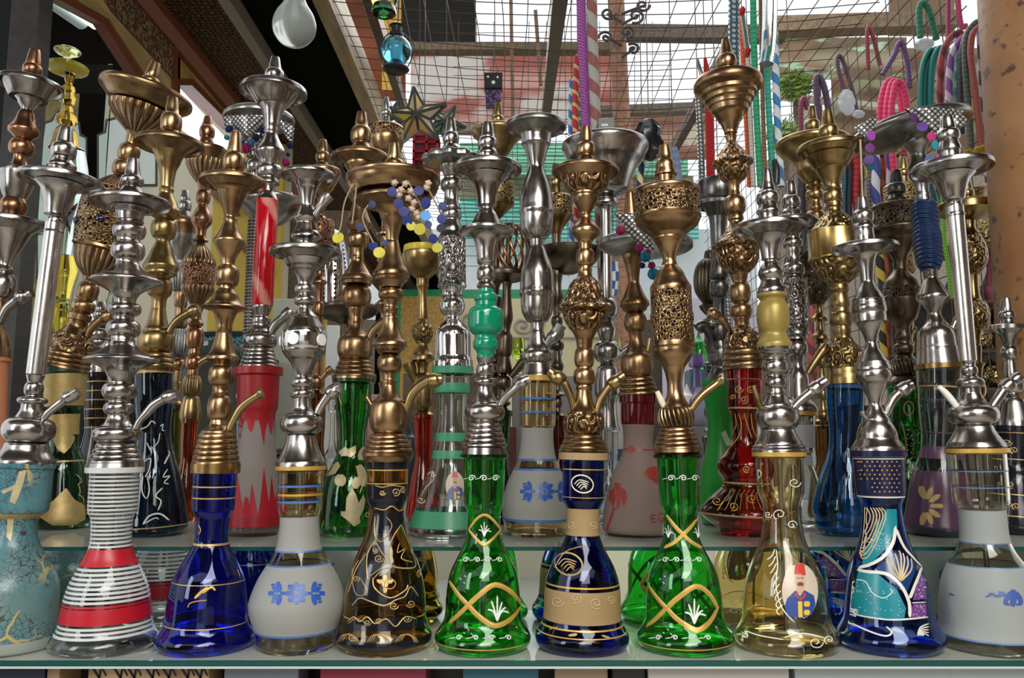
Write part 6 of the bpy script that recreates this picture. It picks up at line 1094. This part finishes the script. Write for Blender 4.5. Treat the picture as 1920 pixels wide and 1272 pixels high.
# ---------------------------------------------------------------- hanging bulb, lanterns, stars
def lathe_at(name, c, zr, m, parent, seg=32): o = lathe(name, zr, m, parent, seg); o.location = Vector(c)-(parent.location if parent else Vector()); return o
k = scl(45, 1.15); c = P(552, 45, 1.15)
t_ = NT('bulb_glass'); t_.P(Base_Color=(.46, .50, .48), Roughness=.22, Transmission_Weight=.55, IOR=1.15)
h0 = empty('light_bulb', c, 'large unlit light bulb hanging at the top', 'bulb')
lathe_at('glass_globe', c, [(z*k, r*k) for z, r in catmull([(-44, 1), (-42, 14), (-34, 27), (-18, 38), (0, 40), (18, 35), (36, 24), (50, 18.5), (64, 17.5), (84, 17)], 4)], t_.m, h0); lathe_at('screw_cap', c, [(z*k, r*k) for z, r in ((84, 17), (86, 18), (120, 18), (126, 20), (160, 20), (164, 8))], metal('nickel', 'ribbed'), h0)
lathe_at('filament_stem', c, [(z*k, r*k) for z, r in ((10, 1), (12, 7), (18, 5), (40, 3), (82, 5))], paint(.7, .7, .65), h0, 12)
o = sweep('flex', [(0, 0, 160*k, .003), (0, .01, ZC-c.z+.02, .003)], paint(.02, .02, .02), h0, 8, 1)
def wire_up(root, c, top, D, r=.0012):
    sweep('hanging_wire', [(0, 0, top, r), (.004, 0, top+.05, r), (0, 0, ZC-c.z, r)], paint(.05, .045, .04), root, 6, 3)
D_ = 1.75; c = P(743, 94, D_); k = scl(94, D_); h0 = empty('blue_lantern', c, 'round blue glass lantern hanging from the mesh', 'lantern')
lathe_at('blue_globe', c, [(z*k, r*k) for z, r in catmull([(-24, 12), (-18, 21), (-8, 27), (2, 28), (12, 25), (20, 19), (26, 10)], 4)], glass(.10, .52, .75), h0); lathe_at('black_cap', c, [(z*k, r*k) for z, r in ((25, 9), (27, 13), (34, 13), (36, 9), (46, 10), (48, 14), (52, 8))], paint(.015, .015, .015, .3), h0); lathe_at('black_base', c, [(z*k, r*k) for z, r in ((-42, 20), (-38, 25), (-34, 23), (-28, 14), (-23, 12))], paint(.015, .015, .015, .3), h0); lathe_at('candle', c, [(-22*k, 8*k), (10*k, 8*k), (11*k, 2*k)], paint(.75, .8, .8), h0, 16)
wire_up(h0, c, 50*k, D_)
for sg in (-1, 1): sweep('side_wire', [(sg*14*k, 0, 34*k, .0015), (sg*33*k, 0, 10*k, .0015), (sg*28*k, 0, -20*k, .0015), (sg*20*k, 0, -36*k, .0015)], paint(.03, .03, .03), h0, 6, 4)
c = P(720, 5, D_); h0 = empty('green_lantern', c, 'green and yellow glass lantern at the top edge', 'lantern'); lathe_at('green_skirt', c, [(z*k, r*k) for z, r in catmull([(-24, 18), (-22, 23), (-14, 22), (-6, 20)], 3)], glass(.05, .65, .18), h0); lathe_at('yellow_globe', c, [(z*k, r*k) for z, r in catmull([(-6, 20), (4, 25), (16, 26), (30, 18), (40, 8)], 3)], glass(.75, .72, .15), h0); lathe_at('price_tag', c, [(-22*k, 9*k), (-12*k, 9*k)], paint(.8, .8, .75), h0, 4); wire_up(h0, c, 40*k, D_)
def star(cx, cy, R_, D, rot, cols, label, squash=1.0):
    c = P(cx, cy, D); k = scl(cy, D); h0 = empty('star_lantern', c, label, 'lantern')
    pt = [Vector((R_*k*(1 if i % 2 == 0 else .42)*sin(i*pi/5+rot)*squash, 0, R_*k*(1 if i % 2 == 0 else .42)*cos(i*pi/5+rot))) for i in range(10)]; ap = [Vector((0, -.32*R_*k, 0)), Vector((0, .32*R_*k, 0))]
    for i in range(10):
        j = (i+1) % 10
        for a in ap: meshob('glass_facet', [pt[i], pt[j], a, (pt[i]+pt[j]+a)/3+Vector((0, -.0015 if a.y < 0 else .0015, 0))], [(0, 1, 3), (1, 2, 3), (2, 0, 3)], paint(*cols[(i//2) % len(cols)], .25), h0, smooth=False)
    lead = []
    for i in range(10): lead += [(pt[i], pt[(i+1) % 10]), (pt[i], ap[0]), (pt[i], ap[1])]
    vs, fs = [], []
    for a, b_ in lead:
        d = (b_-a).normalized(); n = d.orthogonal().normalized(); m = d.cross(n); q = len(vs)
        for p in (a, b_): vs += [p+(n*cos(w)+m*sin(w))*.0042 for w in (0, 1.571, 3.142, 4.712)]
        fs += [(q+e, q+(e+1) % 4, q+4+(e+1) % 4, q+4+e) for e in range(4)]
    meshob('lead_frame', vs, fs, paint(.03, .03, .028, .4), h0, smooth=False); wire_up(h0, c, R_*k, D); return h0
star(782, 220, 60, 1.85, -.12, [(.50, .34, .05), (.46, .40, .26), (.48, .26, .08), (.40, .30, .04), (.5, .42, .2)], 'yellow stained-glass star lantern hanging near the mesh'); star(834, 232, 40, 2.0, .5, [(.16, .34, .10), (.24, .40, .14), (.10, .28, .1)], 'green stained-glass star lantern behind the yellow star'); star(742, 212, 26, 2.1, .2, [(.35, .36, .06)], 'small olive star lantern behind the pierced crown bowl')
D_ = 2.05; h0 = empty('red_lantern', P(792, 318, D_), 'red framed box lantern below the star lanterns', 'lantern')
a, b_ = P(773, 320, D_), P(822, 250, D_); rb_ = paint(.50, .01, .02, .3)
bars = [(x, x+.006, y, y+.006, a.z, b_.z) for x in (a.x, (a.x+b_.x)/2, b_.x-.006) for y in (D_, D_+.06)]+[(a.x, b_.x, y, y+.006, z, z+.006) for z in (a.z, a.z*.72+b_.z*.28, (a.z+b_.z)/2, a.z*.26+b_.z*.74, b_.z-.006) for y in (D_, D_+.06)]+[(x, x+.006, D_, D_+.066, z, z+.006) for x in (a.x, b_.x-.006) for z in (a.z, b_.z-.006)]
o = boxes('red_frame', bars, rb_); o.parent = h0; o.matrix_parent_inverse = Matrix.Translation(h0.location).inverted(); o = box('red_panes', a.x+.004, b_.x-.004, D_+.008, D_+.058, a.z+.004, b_.z-.004, paint(.16, .03, .03, .2)); o.parent = h0; o.matrix_parent_inverse = Matrix.Translation(h0.location).inverted(); wire_up(h0, h0.location, b_.z-h0.location.z, D_)
D_ = 1.9; h0 = empty('tag_lantern', P(925, 150, D_), 'black metal tag lantern with purple mosaic hanging on a wire', 'lantern')
o = boxpx('black_plate', 908, 136, 942, 164, D_, .03, paint(.01, .01, .012, .3)); o.parent = h0; o.matrix_parent_inverse = Matrix.Translation(h0.location).inverted()
t_ = NT('purple_mosaic'); vo = t_.n('TexVoronoi', {'Scale': 130.0}); t_.set(vo, 'Vector', t_.obj()); t_.P(Base_Color=t_.mix(t_.ramp(vo.outputs[0], .2, .6), (.20, .10, .32), (.03, .02, .05)), Roughness=.2)
o = boxpx('mosaic_body', 911, 169, 939, 198, D_+.003, .022, t_.m); o.parent = h0; o.matrix_parent_inverse = Matrix.Translation(h0.location).inverted()
kk = scl(150, D_)
for x, y, r in ((-10, 6, 2.2), (8, 5, 2.2), (0, -5, 3.6)): o = lathe('cut_hole', [(-.002, r*kk), (.001, r*kk)], paint(.7, .68, .62), h0, 12); o.location = (x*kk, -.001, y*kk); o.rotation_euler = (pi/2, 0, 0)
for sg in (-1, 1): sweep('side_chain', [(sg*14*kk, .01, -13*kk, .001), (sg*14*kk, .01, -20*kk, .001)], paint(.02, .02, .02), h0, 6, 1)
sweep('hook', [(0, .01, 14*kk, .001), (9*kk, .01, 22*kk, .001), (4*kk, .01, 30*kk, .001), (-5*kk, .01, 28*kk, .001), (-4*kk, .01, 20*kk, .001)], paint(.04, .03, .03), h0, 6, 4); wire_up(h0, h0.location, 28*kk, D_)

# ---------------------------------------------------------------- bead cloths, pompoms, charms, bags
BEAD = hose((.70, .68, .66), (.16, .15, .14), 1, 1, .5, 'beads')
@mat
def beadcloth(n):
    t = NT('rhinestone_cloth'); u, v = t.uv(); a = t.math('SUBTRACT', t.math('FRACT', t.math('MULTIPLY', t.math('ADD', u, v), float(n))), .5); b = t.math('SUBTRACT', t.math('FRACT', t.math('MULTIPLY', t.math('SUBTRACT', u, v), float(n))), .5)
    d = t.math('SQRT', t.math('ADD', t.math('MULTIPLY', a, a), t.math('MULTIPLY', b, b))); s = t.ramp(d, .44, .30); t.P(Base_Color=t.mix(s, (.10, .095, .09), (.78, .77, .75)), Roughness=.25, Metallic=.6).bump(s, .8, .002); return t.m
def flap(name, pts, D, bulge, label, parent=None, n=12, m=None, cells=1.0):
    """draped cloth: pts = (top-left, top-right, tip, tip2) in pixels, bowed towards the viewer, with a thickness"""
    (ax, ay), (bx_, by), (cx, cy), (dx, dy) = pts; vs, fs, uv = [], [], []
    for i in range(n+1):
        for j in range(n+1):
            s, t = j/n, i/n; x = (ax+(bx_-ax)*s)*(1-t)+(dx+(cx-dx)*s)*t; y = (ay+(by-ay)*s)*(1-t)+(dy+(cy-dy)*s)*t
            vs.append(P(x, y-bulge*.25*sin(pi*s)*(1-t), D-bulge*scl(y, D)*sin(pi*s)*(1-.4*t)))
    for i in range(n):
        for j in range(n):
            k = i*(n+1)+j; fs.append((k, k+1, k+n+2, k+n+1)); uv.append([(vs[q].x*10, vs[q].z*10) for q in (k, k+1, k+n+2, k+n+1)])
    o = meshob(name, vs, fs, m or beadcloth(12), parent, uvs=uv, recalc=False); sd = o.modifiers.new('thickness', 'SOLIDIFY'); sd.thickness = .0015
    if label: tag(o, label, 'cloth')
    return o
def ball(x, y, r, D, c, parent, fur=True, nm='pompom'):
    p = P(x, y, D); k = scl(y, D); o = lathe(nm, [(r*k*sin(a), r*k*cos(a)) for a in (-pi/2+pi*i/10 for i in range(11))], hose(c, (c[0]*.6, c[1]*.6, c[2]*.6), 5, 40, .5, 'fur', .8) if fur else paint(*c, .25), parent, 18); o.location = p-(parent.location if parent else Vector()); return o
DB = D3-.02
cl = empty('bead_cloth', P(485, 225, DB), 'rhinestone cloth with blue and magenta pompoms draped over the tray left of the red sleeve', 'cloth')
for q, bu in ((((421, 218), (520, 218), (468, 256), (456, 254)), 14), (((512, 216), (552, 240), (548, 270), (540, 260)), 6), (((420, 220), (440, 220), (434, 250), (424, 248)), 4)):
    o = flap('bead_flap', q, DB-.068, bu, None); o.parent = cl; o.matrix_parent_inverse = Matrix.Translation(cl.location).inverted()
BL, MG, TE, SKY, PU, YE = (.003, .014, .15), (.45, .01, .16), (.02, .30, .38), (.08, .28, .62), (.20, .02, .42), (.62, .52, .03)
for x, y, r, c in ((430, 242, 7, BL), (440, 252, 7, SKY), (452, 266, 6, BL), (461, 278, 10, MG), (470, 268, 7, SKY), (480, 258, 7, BL), (492, 244, 6, BL), (425, 258, 5, TE), (543, 273, 6, BL), (536, 305, 8, MG), (540, 290, 4, BL), (455, 262, 6, SKY)): ball(x, y, r, DB-.078, c, cl)
DS = D2-.06
cl = empty('bead_cloth', P(1745, 215, DS), 'rhinestone cloth with purple discs draped over the big tray left of the rusty post', 'cloth')
for q, bu in ((((1694, 204), (1806, 208), (1758, 252), (1748, 252)), 16), (((1600, 240), (1646, 215), (1640, 236), (1622, 258)), 4), (((1780, 200), (1812, 222), (1806, 238), (1790, 236)), 3)):
    o = flap('bead_flap', q, D2-.088, bu, None); o.parent = cl; o.matrix_parent_inverse = Matrix.Translation(cl.location).inverted()
def disc(x, y, r, D, c, parent, nm='disc'):
    p = P(x, y, D); k = scl(y, D); o = lathe(nm, [(-.0008, r*k*.6), (-.0006, r*k), (.0006, r*k), (.0008, r*k*.6)], paint(*c, .55), parent, 24); o.rotation_euler = (pi/2+rn.uniform(-.2, .2), rn.uniform(-.2, .2), rn.uniform(-.35, .35)); o.location = p-parent.location; return o
for x, y, r, c in ((1633, 254, 10, (.34, .07, .38)), (1631, 278, 9, (.12, .01, .17)), (1629, 300, 9, (.07, .01, .14)), (1729, 238, 10, (.07, .008, .22)), (1713, 220, 8, (.06, .01, .10)), (1746, 256, 8, MG), (1754, 272, 9, TE), (1742, 300, 8, (.02, .07, .30)), (1760, 292, 7, (.30, .10, .30)), (1631, 313, 8, (.01, .07, .13))): disc(x, y, r, D2-.105, c, cl)
for a in (((1633, 244), (1629, 306)), ((1746, 246), (1756, 300))):
    o = sweeppx('string', [(a[0][0], a[0][1], 1), (a[1][0], a[1][1], 1)], D2-.10, paint(.1, .1, .1), None, None, 6, 1); o.parent = cl; o.matrix_parent_inverse = Matrix.Translation(cl.location).inverted()
cl = empty('bead_cloth', P(1200, 430, D2-.05), 'rhinestone cloth with magenta and turquoise pompoms over the wide dark tray', 'cloth')
o = flap('bead_flap', ((1152, 400), (1205, 404), (1226, 470), (1200, 462)), D2-.075, 8, None); o.parent = cl; o.matrix_parent_inverse = Matrix.Translation(cl.location).inverted()
for x, y, r, c in ((1163, 432, 9, (.42, .01, .12)), (1198, 466, 8, MG), (1210, 482, 10, (.02, .26, .45)), (1215, 473, 6, MG), (1225, 514, 11, (.02, .26, .45)), (1222, 498, 7, MG), (1109, 473, 5, MG), (1204, 498, 6, (.04, .03, .12))): ball(x, y, r, D2-.09, c, cl)
o = sweeppx('cord', [(1163, 425, 1), (1198, 455, 1), (1212, 480, 1), (1225, 510, 1)], D2-.088, paint(.05, .05, .05), None, None, 6, 2); o.parent = cl; o.matrix_parent_inverse = Matrix.Translation(cl.location).inverted()
# charm chains round the bronze dish
DC = .925; cl = empty('charm_chain', P(770, 350, DC), 'chain of flower charms with blue and yellow discs draped round the bronze dish', 'chain')
for x, y in ((740, 343), (760, 345), (752, 356), (770, 358), (748, 366), (766, 372), (776, 380), (772, 392), (781, 400), (784, 408), (800, 352), (803, 344), (779, 362)):
    vs, fs = [], []; n0 = 40
    for i in range(n0): w = 2*pi*i/n0; q = 7.2*(.72+.28*abs(cos(2.5*w))); pp = P(x+q*cos(w), y+q*sin(w), DC)-cl.location; vs.append(pp)
    c0 = P(x, y, DC-.003)-cl.location; vs.append(c0); fs = [(i, (i+1) % n0, n0) for i in range(n0)]
    o = meshob('flower_charm', vs, fs, paint(.66, .50, .38, .5), cl); sd = o.modifiers.new('thickness', 'SOLIDIFY'); sd.thickness = .0012
for x, y, r, c in ((735, 360, 9.5, BL), (785, 358, 9.5, BL), (747, 382, 9.5, BL), (757, 397, 10, BL), (764, 414, 10, BL), (798, 380, 9.5, BL), (798, 405, 10, SKY), (830, 387, 8, (.01, .02, .14)), (828, 411, 9, BL), (803, 421, 7, (.01, .02, .14)), (826, 428, 8, (.01, .015, .06)), (771, 424, 9, (.50, .45, .04)), (787, 430, 11, (.45, .38, .03)), (812, 448, 9, BL), (820, 465, 10, (.42, .40, .05)), (700, 462, 9, BL), (711, 474, 11, YE), (722, 456, 6, (.01, .02, .14)), (675, 426, 8, (.01, .02, .10)), (634, 446, 11, YE), (698, 384, 7, (.01, .02, .10))): disc(x, y, r, DC+(.02 if x < 715 else -.003), c, cl, 'charm_disc')
for q in (((735, 340), (745, 370), (760, 400), (766, 430)), ((765, 340), (782, 372), (800, 410), (812, 445)), ((800, 340), (806, 360), (826, 400), (827, 430)), ((662, 345), (646, 380), (640, 420), (634, 440)), ((668, 350), (664, 390), (660, 420)), ((690, 385), (680, 410), (700, 455))):
    o = sweeppx('link_chain', [(x, y, 1.5) for x, y in q], DC+.004, hose((.55, .42, .26), (.10, .07, .04), 0, 1.2, .55), None, None, 8, 4); o.parent = cl; o.matrix_parent_inverse = Matrix.Translation(cl.location).inverted()
# yellow ashtray resting on the open bronze cup
kq = scl(478, YD); pz = P(792, 480, YD); o = lathe('ashtray', [(z*kq, r*kq) for z, r in ((-2, 20), (0, 33), (9, 36), (18, 35), (18, 32), (6, 29), (5, 2))], paint(.68, .50, .03, .3), None, 32); o.location = pz; tag(o, 'yellow plastic ashtray resting on the open bronze cup', 'ashtray')
# plastic scraps
def scrap(name, cx, cy, rx, ry, D, m, label, seed, cat='bag'):
    rn2 = random.Random(seed); vs, fs = [], []; nu, nv = 16, 9; k = scl(cy, D); c = P(cx, cy, D)
    for i in range(nv+1):
        for j in range(nu):
            a, b_ = 2*pi*j/nu, pi*i/nv; q = .62+.5*rn2.random() if 0 < i < nv else 1; vs.append(c+Vector((rx*k*sin(b_)*cos(a)*q, rx*.6*k*sin(b_)*sin(a)*q, ry*k*cos(b_))))
    for i in range(nv):
        for j in range(nu): fs.append((i*nu+j, i*nu+(j+1) % nu, (i+1)*nu+(j+1) % nu, (i+1)*nu+j))
    return tag(meshob(name, vs, fs, m, None, angle=25), label, cat)
BPL = paint(.012, .013, .015, .18); WPL = frost(.80, .84, .86, .4)
scrap('plastic_bag', 1216, 262, 28, 42, 1.64, BPL, 'crumpled black plastic bag behind the pierced drum pipe', 2); p = P(1216, 225, 1.64); sweep('hanging_wire', [(p.x, p.y, p.z, .001), (p.x, p.y, ZC-.03, .001)], WIRE, bpy.context.scene.objects['plastic_bag'], 6, 1); scrap('plastic_bag', 1588, 192, 16, 26, onmesh((1588, 180))-.02, WPL, 'crumpled white plastic bag tied to the mesh', 5); scrap('plastic_bag', 1610, 214, 12, 8, onmesh((1610, 214))-.02, WPL, 'small white plastic scrap beside the tied bag', 6); scrap('plastic_bag', 1733, 84, 20, 12, onmesh((1733, 84))-.02, WPL, 'white plastic scrap above the dark green hose loops', 7)
boxpx('black_carton', 1122, 222, 1152, 262, 1.5, .05, paint(.015, .02, .02, .3)); tag(bpy.context.scene.objects['black_carton'], 'small black carton with white marks above the large silver bowl', 'box')
for y, hh in ((232, 5), (245, 14)): boxpx('white_mark', 1128, y, 1140, y+hh, 1.4985, .002, paint(.55, .58, .55), bpy.context.scene.objects['black_carton'])

# ---------------------------------------------------------------- glassware in the left cabinet
yg = glass(.92, .72, .12); cg = glass(.85, .92, .88)
D_ = 1.95; A = P(112, 640, D_); h0 = empty('glass_hookah', (A.x, A.y, A.z), 'all-glass yellow water pipe standing in the left cabinet', 'hookah')
kx = lambda y: scl(y, D_)
def gpart(nm, pts, m, x):
    z0 = P(x, pts[-1][0], D_); o = lathe(nm, [(P(x, y, D_).z-z0.z, r*kx(y)) for y, r in catmull(pts, 3)], m, h0, 28); o.location = z0-h0.location; return o
gpart('glass_bowl', [(90, 2), (94, 21), (98, 22), (103, 14), (108, 6), (118, 5)], glass(.86, .88, .45), 125); gpart('glass_tray', [(118, 8), (124, 34), (128, 36), (133, 33), (138, 10)], paint(.62, .50, .05, .12), 125); gpart('ornate_glass_stem', [(138, 10), (150, 8), (158, 6), (166, 12), (176, 10), (188, 15), (198, 9), (210, 12), (220, 18), (230, 19), (236, 10), (250, 20), (280, 26)], glass(.88, .56, .10), 120); gpart('clear_glass_body', [(280, 24), (330, 34), (380, 36), (430, 20), (480, 14)], cg, 118); gpart('yellow_glass_ring', [(480, 14), (510, 22), (530, 18), (560, 16), (580, 30), (605, 28), (640, 22)], yg, 112)
tag(boxpx('glass_shelf_board', 40, 640, 420, 648, 1.88, .45, glass(.7, .85, .8)), 'greenish glass shelf board in the left cabinet', 'shelf')
for i, (x, y0, y1, r, m, lab) in enumerate(((150, 470, 640, 24, cg, 'clear glass vase in the left cabinet beside the yellow glass pipe'), (205, 540, 640, 22, cg, 'clear glass vase behind the pierced lantern pipe'), (140, 575, 640, 18, glass(.1, .25, .6), 'small blue glass vase in the left cabinet'), (96, 590, 640, 14, glass(.2, .4, .6), 'small pale blue glass bowl at the left end of the cabinet shelf'))):
    z0 = P(x, y1, D_+.05*i); o = lathe('glass_vase', [(P(x, y, D_).z-P(x, y1, D_).z, r*q*kx(y)) for y, q in catmull([(y0, .55), (y0+(y1-y0)*.15, .4), (y0+(y1-y0)*.5, .9), (y0+(y1-y0)*.8, 1), (y1, .6)], 4)], m, None, 28); o.location = z0; tag(o, lab, 'vase')

# ---------------------------------------------------------------- stock on the counters seen between the stems
DBK = 2.35; ZB = P(960, 930, DBK).z
struct(box('trim_6', -1.35, 1.7, DBK-.12, DBK+.5, 0, ZB, paint(.30, .27, .22, .6)))
t_ = NT('teal_mosaic'); vo = t_.n('TexVoronoi', {'Scale': 70.0}, feature='DISTANCE_TO_EDGE'); t_.set(vo, 'Vector', t_.obj()); t_.P(Base_Color=t_.mix(t_.ramp(vo.outputs[0], .03, .09), (.55, .62, .55), (.02, .17, .21)), Roughness=.3); MOS = t_.m
t_ = NT('inlaid_squares'); ck = t_.n('TexChecker', {'Scale': 46.0}); ck.inputs[1].default_value = (.02, .05, .16, 1); ck.inputs[2].default_value = (.70, .68, .60, 1); t_.set(ck, 'Vector', t_.obj()); t_.P(Base_Color=ck.outputs[0], Roughness=.35); CHK = t_.m
def stock(name, x0, y0, x1, y1, m, label, cat='box', D=DBK, th=.09, lid=None):
    a = P(x0, y0, D); b_ = P(x1, y1, D); o = box(name, a.x, b_.x, D, D+th, b_.z, a.z, m, None, .003); tag(o, label, cat)
    if lid: q = box('lid', a.x-.004, b_.x+.004, D-.004, D+th, a.z, a.z+.012, lid, o)
    return o
stock('mosaic_cabinet', 366, 630, 470, 800, MOS, 'teal mosaic cabinet behind the flared-skirt pipe', 'cabinet', lid=paint(.02, .04, .05)); stock('mosaic_box', 370, 800, 450, 850, CHK, 'blue and white inlaid box below the teal cabinet'); stock('dark_chest', 440, 850, 560, 950, paint(.03, .03, .03), 'dark chest behind the red flame jar', lid=paint(.1, .1, .1)); stock('black_cabinet', 352, 850, 432, 935, paint(.03, .05, .06), 'black box behind the gold-lined jar')
stock('lattice_screen', 512, 560, 545, 905, hose((.08, .10, .09), (.45, .46, .38), 9, 9, .5, 'check'), 'grey green patterned narrow board between the red sleeve and two-tray pipe', 'board', DBK, .03); stock('amber_board', 536, 560, 600, 930, wood(.48, .28, .04), 'amber wooden board behind the two-tray silver pipe', 'board', DBK+.05, .03); stock('white_post', 612, 610, 626, 935, paint(.72, .72, .7), 'narrow white upright behind the green leaf jar pipe', 'post', DBK, .02)
stock('pink_chest', 690, 740, 740, 935, paint(.55, .28, .26, .5), 'pale pink chest behind the black gold jar'); stock('inlaid_chest', 1128, 850, 1200, 930, CHK, 'checkered inlaid chest behind the navy jar', lid=CHK); stock('white_chest', 1510, 860, 1560, 935, paint(.72, .72, .70), 'small white chest of drawers beside the blue jar', 'drawers', DBK-.1)
stock('red_glitter_box', 936, 800, 968, 930, hose((.50, .10, .06), (.12, .02, .01), 5, 5, .5, 'check'), 'red beaded box beside the floral jar'); stock('orange_box', 1180, 800, 1200, 870, paint(.6, .2, .03), 'orange striped box behind the palm tree jar'); stock('dark_cabinet', 1560, 760, 1700, 935, paint(.035, .03, .03), 'dark cabinet behind the blue jar', 'cabinet', DBK+.1); stock('dark_cabinet', 1700, 560, 1900, 935, paint(.03, .025, .022), 'dark cabinet of trinkets left of the rusty post', 'cabinet', DBK+.15); stock('dark_cabinet', 60, 648.5, 360, 935, paint(.03, .035, .035), 'dark cabinet behind the left pipes', 'cabinet', 2.0, .3); stock('brown_cabinet', 756, 700, 936, 935, wood(.16, .10, .05), 'brown cabinet behind the orange-red jar', 'cabinet', DBK+.1); stock('grey_cabinet', 960, 705, 1130, 935, paint(.24, .22, .20), 'grey cabinet behind the floral and navy jars', 'cabinet', DBK+.12)
stock('white_stand', 1136, 701, 1170, 935, paint(.5, .5, .48), 'narrow white stand under the lime green goblet', 'stand', DBK+.12); stock('blue_crate', 1294, 692, 1332, 935, paint(.05, .10, .2), 'narrow blue crate under the bright green pot', 'crate', DBK+.12); stock('grey_crate', 1274, 800, 1334, 935, paint(.2, .2, .2), 'grey crate left of the plain green jar', 'crate', DBK-.1, .1)
def trinket(x, yb, hgt, r, kind, m, label, cat, D=DBK-.05, name='vase'):
    K = {'vase': [(0, .6), (.06, .75), (.3, 1), (.55, .55), (.75, .3), (.92, .42), (1, .62)], 'goblet': [(0, .8), (.03, .8), (.08, .15), (.42, .14), (.5, .5), (.7, .95), (1, .8)], 'flask': [(0, .7), (.1, 1), (.35, .9), (.5, .35), (.8, .25), (.84, .5), (1, .45)], 'pot': [(0, .5), (.1, .9), (.4, 1), (.7, .8), (.75, .5), (.85, .25), (1, .06)]}[kind]
    A = P(x, yb, D); k = scl(yb, D); o = lathe(name, [(z*hgt*k, q*r*k) for z, q in catmull(K, 4)], m, None, 24); o.location = A; return tag(o, label, cat)
for a in ((970, 705, 70, 16, 'goblet', glass(.4, .55, .05), 'olive green goblet left of the floral jar pipe', 'goblet', DBK+.165), (1036, 705, 58, 20, 'goblet', glass(.10, .35, .65), 'blue goblet behind the floral jar pipe', 'goblet', DBK+.165), (1152, 701, 64, 14, 'goblet', glass(.35, .55, .05), 'lime green goblet right of the embossed pipe', 'goblet', DBK+.165), (1310, 800, 135, 30, 'flask', hose((.10, .06, .22), (.30, .28, .40), 9, 9, .5, 'check'), 'purple mosaic bottle beside the plain green jar', 'bottle'), (1312, 692, 70, 18, 'pot', glass(.05, .55, .10), 'bright green glass pot right of the pierced cylinder', 'pot', DBK+.165), (1290, 800, 80, 20, 'pot', paint(.75, .72, .70), 'white striped fan-shaped pot behind the fluted ball', 'pot'), (1000, 705, 50, 24, 'pot', paint(.62, .66, .70), 'pale grey pot left of the tall silver pipe', 'pot', DBK+.165), (766, 930, 150, 22, 'pot', paint(.02, .02, .025), 'black pot with a ring knob beside the orange-red jar', 'pot'), (1316, 930, 130, 20, 'vase', metal('chrome'), 'chrome vase left of the plain green jar', 'vase'), (1545, 859, 110, 12, 'pot', metal('pewter'), 'dark dome lantern on the white chest', 'lantern', DBK-.035), (1100, 930, 200, 24, 'vase', metal('nickel'), 'silver vase behind the navy jar', 'vase'), (620, 930, 190, 18, 'flask', glass(.85, .88, .85), 'clear glass flask left of the green leaf jar', 'flask')):
    trinket(*a)
RK = (470, 570, 660, 730, 806)
rk = empty('display_rack', P(1800, 930, 2.0), 'dark wooden rack of trinkets left of the rusty post', 'rack')
for y in RK:
    a, b_ = P(1694, y, 2.0), P(1960, y, 2.0); o = box('board', a.x, b_.x, 1.94, 2.08, a.z-.008, a.z, wood(.10, .065, .04)); o.parent = rk; o.matrix_parent_inverse = Matrix.Translation(rk.location).inverted()
for x in (1700, 1950): a = P(x, 440, 2.0); o = box('upright', a.x-.01, a.x+.01, 2.08, 2.10, 0, a.z, wood(.10, .065, .04)); o.parent = rk; o.matrix_parent_inverse = Matrix.Translation(rk.location).inverted()
for i, (x, yb, hg, r, kd, m, lab) in enumerate(((1838, 640, 110, 22, 'pot', EB, 'engraved brass pot left of the rusty post'), (1862, 560, 90, 20, 'vase', hose((.30, .06, .10), (.08, .02, .03), 6, 6, .5, 'check'), 'crimson beaded vase left of the rusty post'), (1880, 660, 110, 20, 'pot', NK, 'small silver pot left of the rusty post'), (1862, 720, 60, 24, 'pot', EB, 'low brass pot beside the silver hose port'), (1850, 800, 90, 22, 'vase', BR, 'brass vase behind the tube pipe'), (1712, 700, 160, 18, 'pot', FB, 'pierced brass lantern behind the dark antiqued pipe'), (1792, 600, 90, 18, 'vase', paint(.03, .06, .26, .2), 'blue vase right of the navy sleeve'), (1876, 470, 90, 22, 'pot', paint(.02, .02, .02, .3), 'black pot left of the rusty post'), (1884, 570, 50, 12, 'vase', metal('chrome'), 'small chrome cup above the silver pot'), (1844, 460, 120, 26, 'vase', EB, 'engraved brass vase behind the tube pipe'))):
    yb = min(RK, key=lambda q: abs(q-yb)); trinket(x, yb, hg, r, kd, m, lab, kd, 1.99+.03*(i % 2))
for i, (x, y, r) in enumerate(((330, 180, 6), (320, 60, 5))): pass
# mosaic lanterns on the white chest
for i, (x, c) in enumerate(((1524, (.25, .28, .28)), (1541, (.50, .10, .08)), (1555, (.03, .30, .34)))):
    stock('mosaic_tile_box', x-8, 806, x+8, 860, hose(c, (.8, .78, .72), 5, 5, .72, 'beads'), ['grey', 'red', 'turquoise'][i]+' mosaic tile box on the white chest', 'box', DBK-.1, .05)
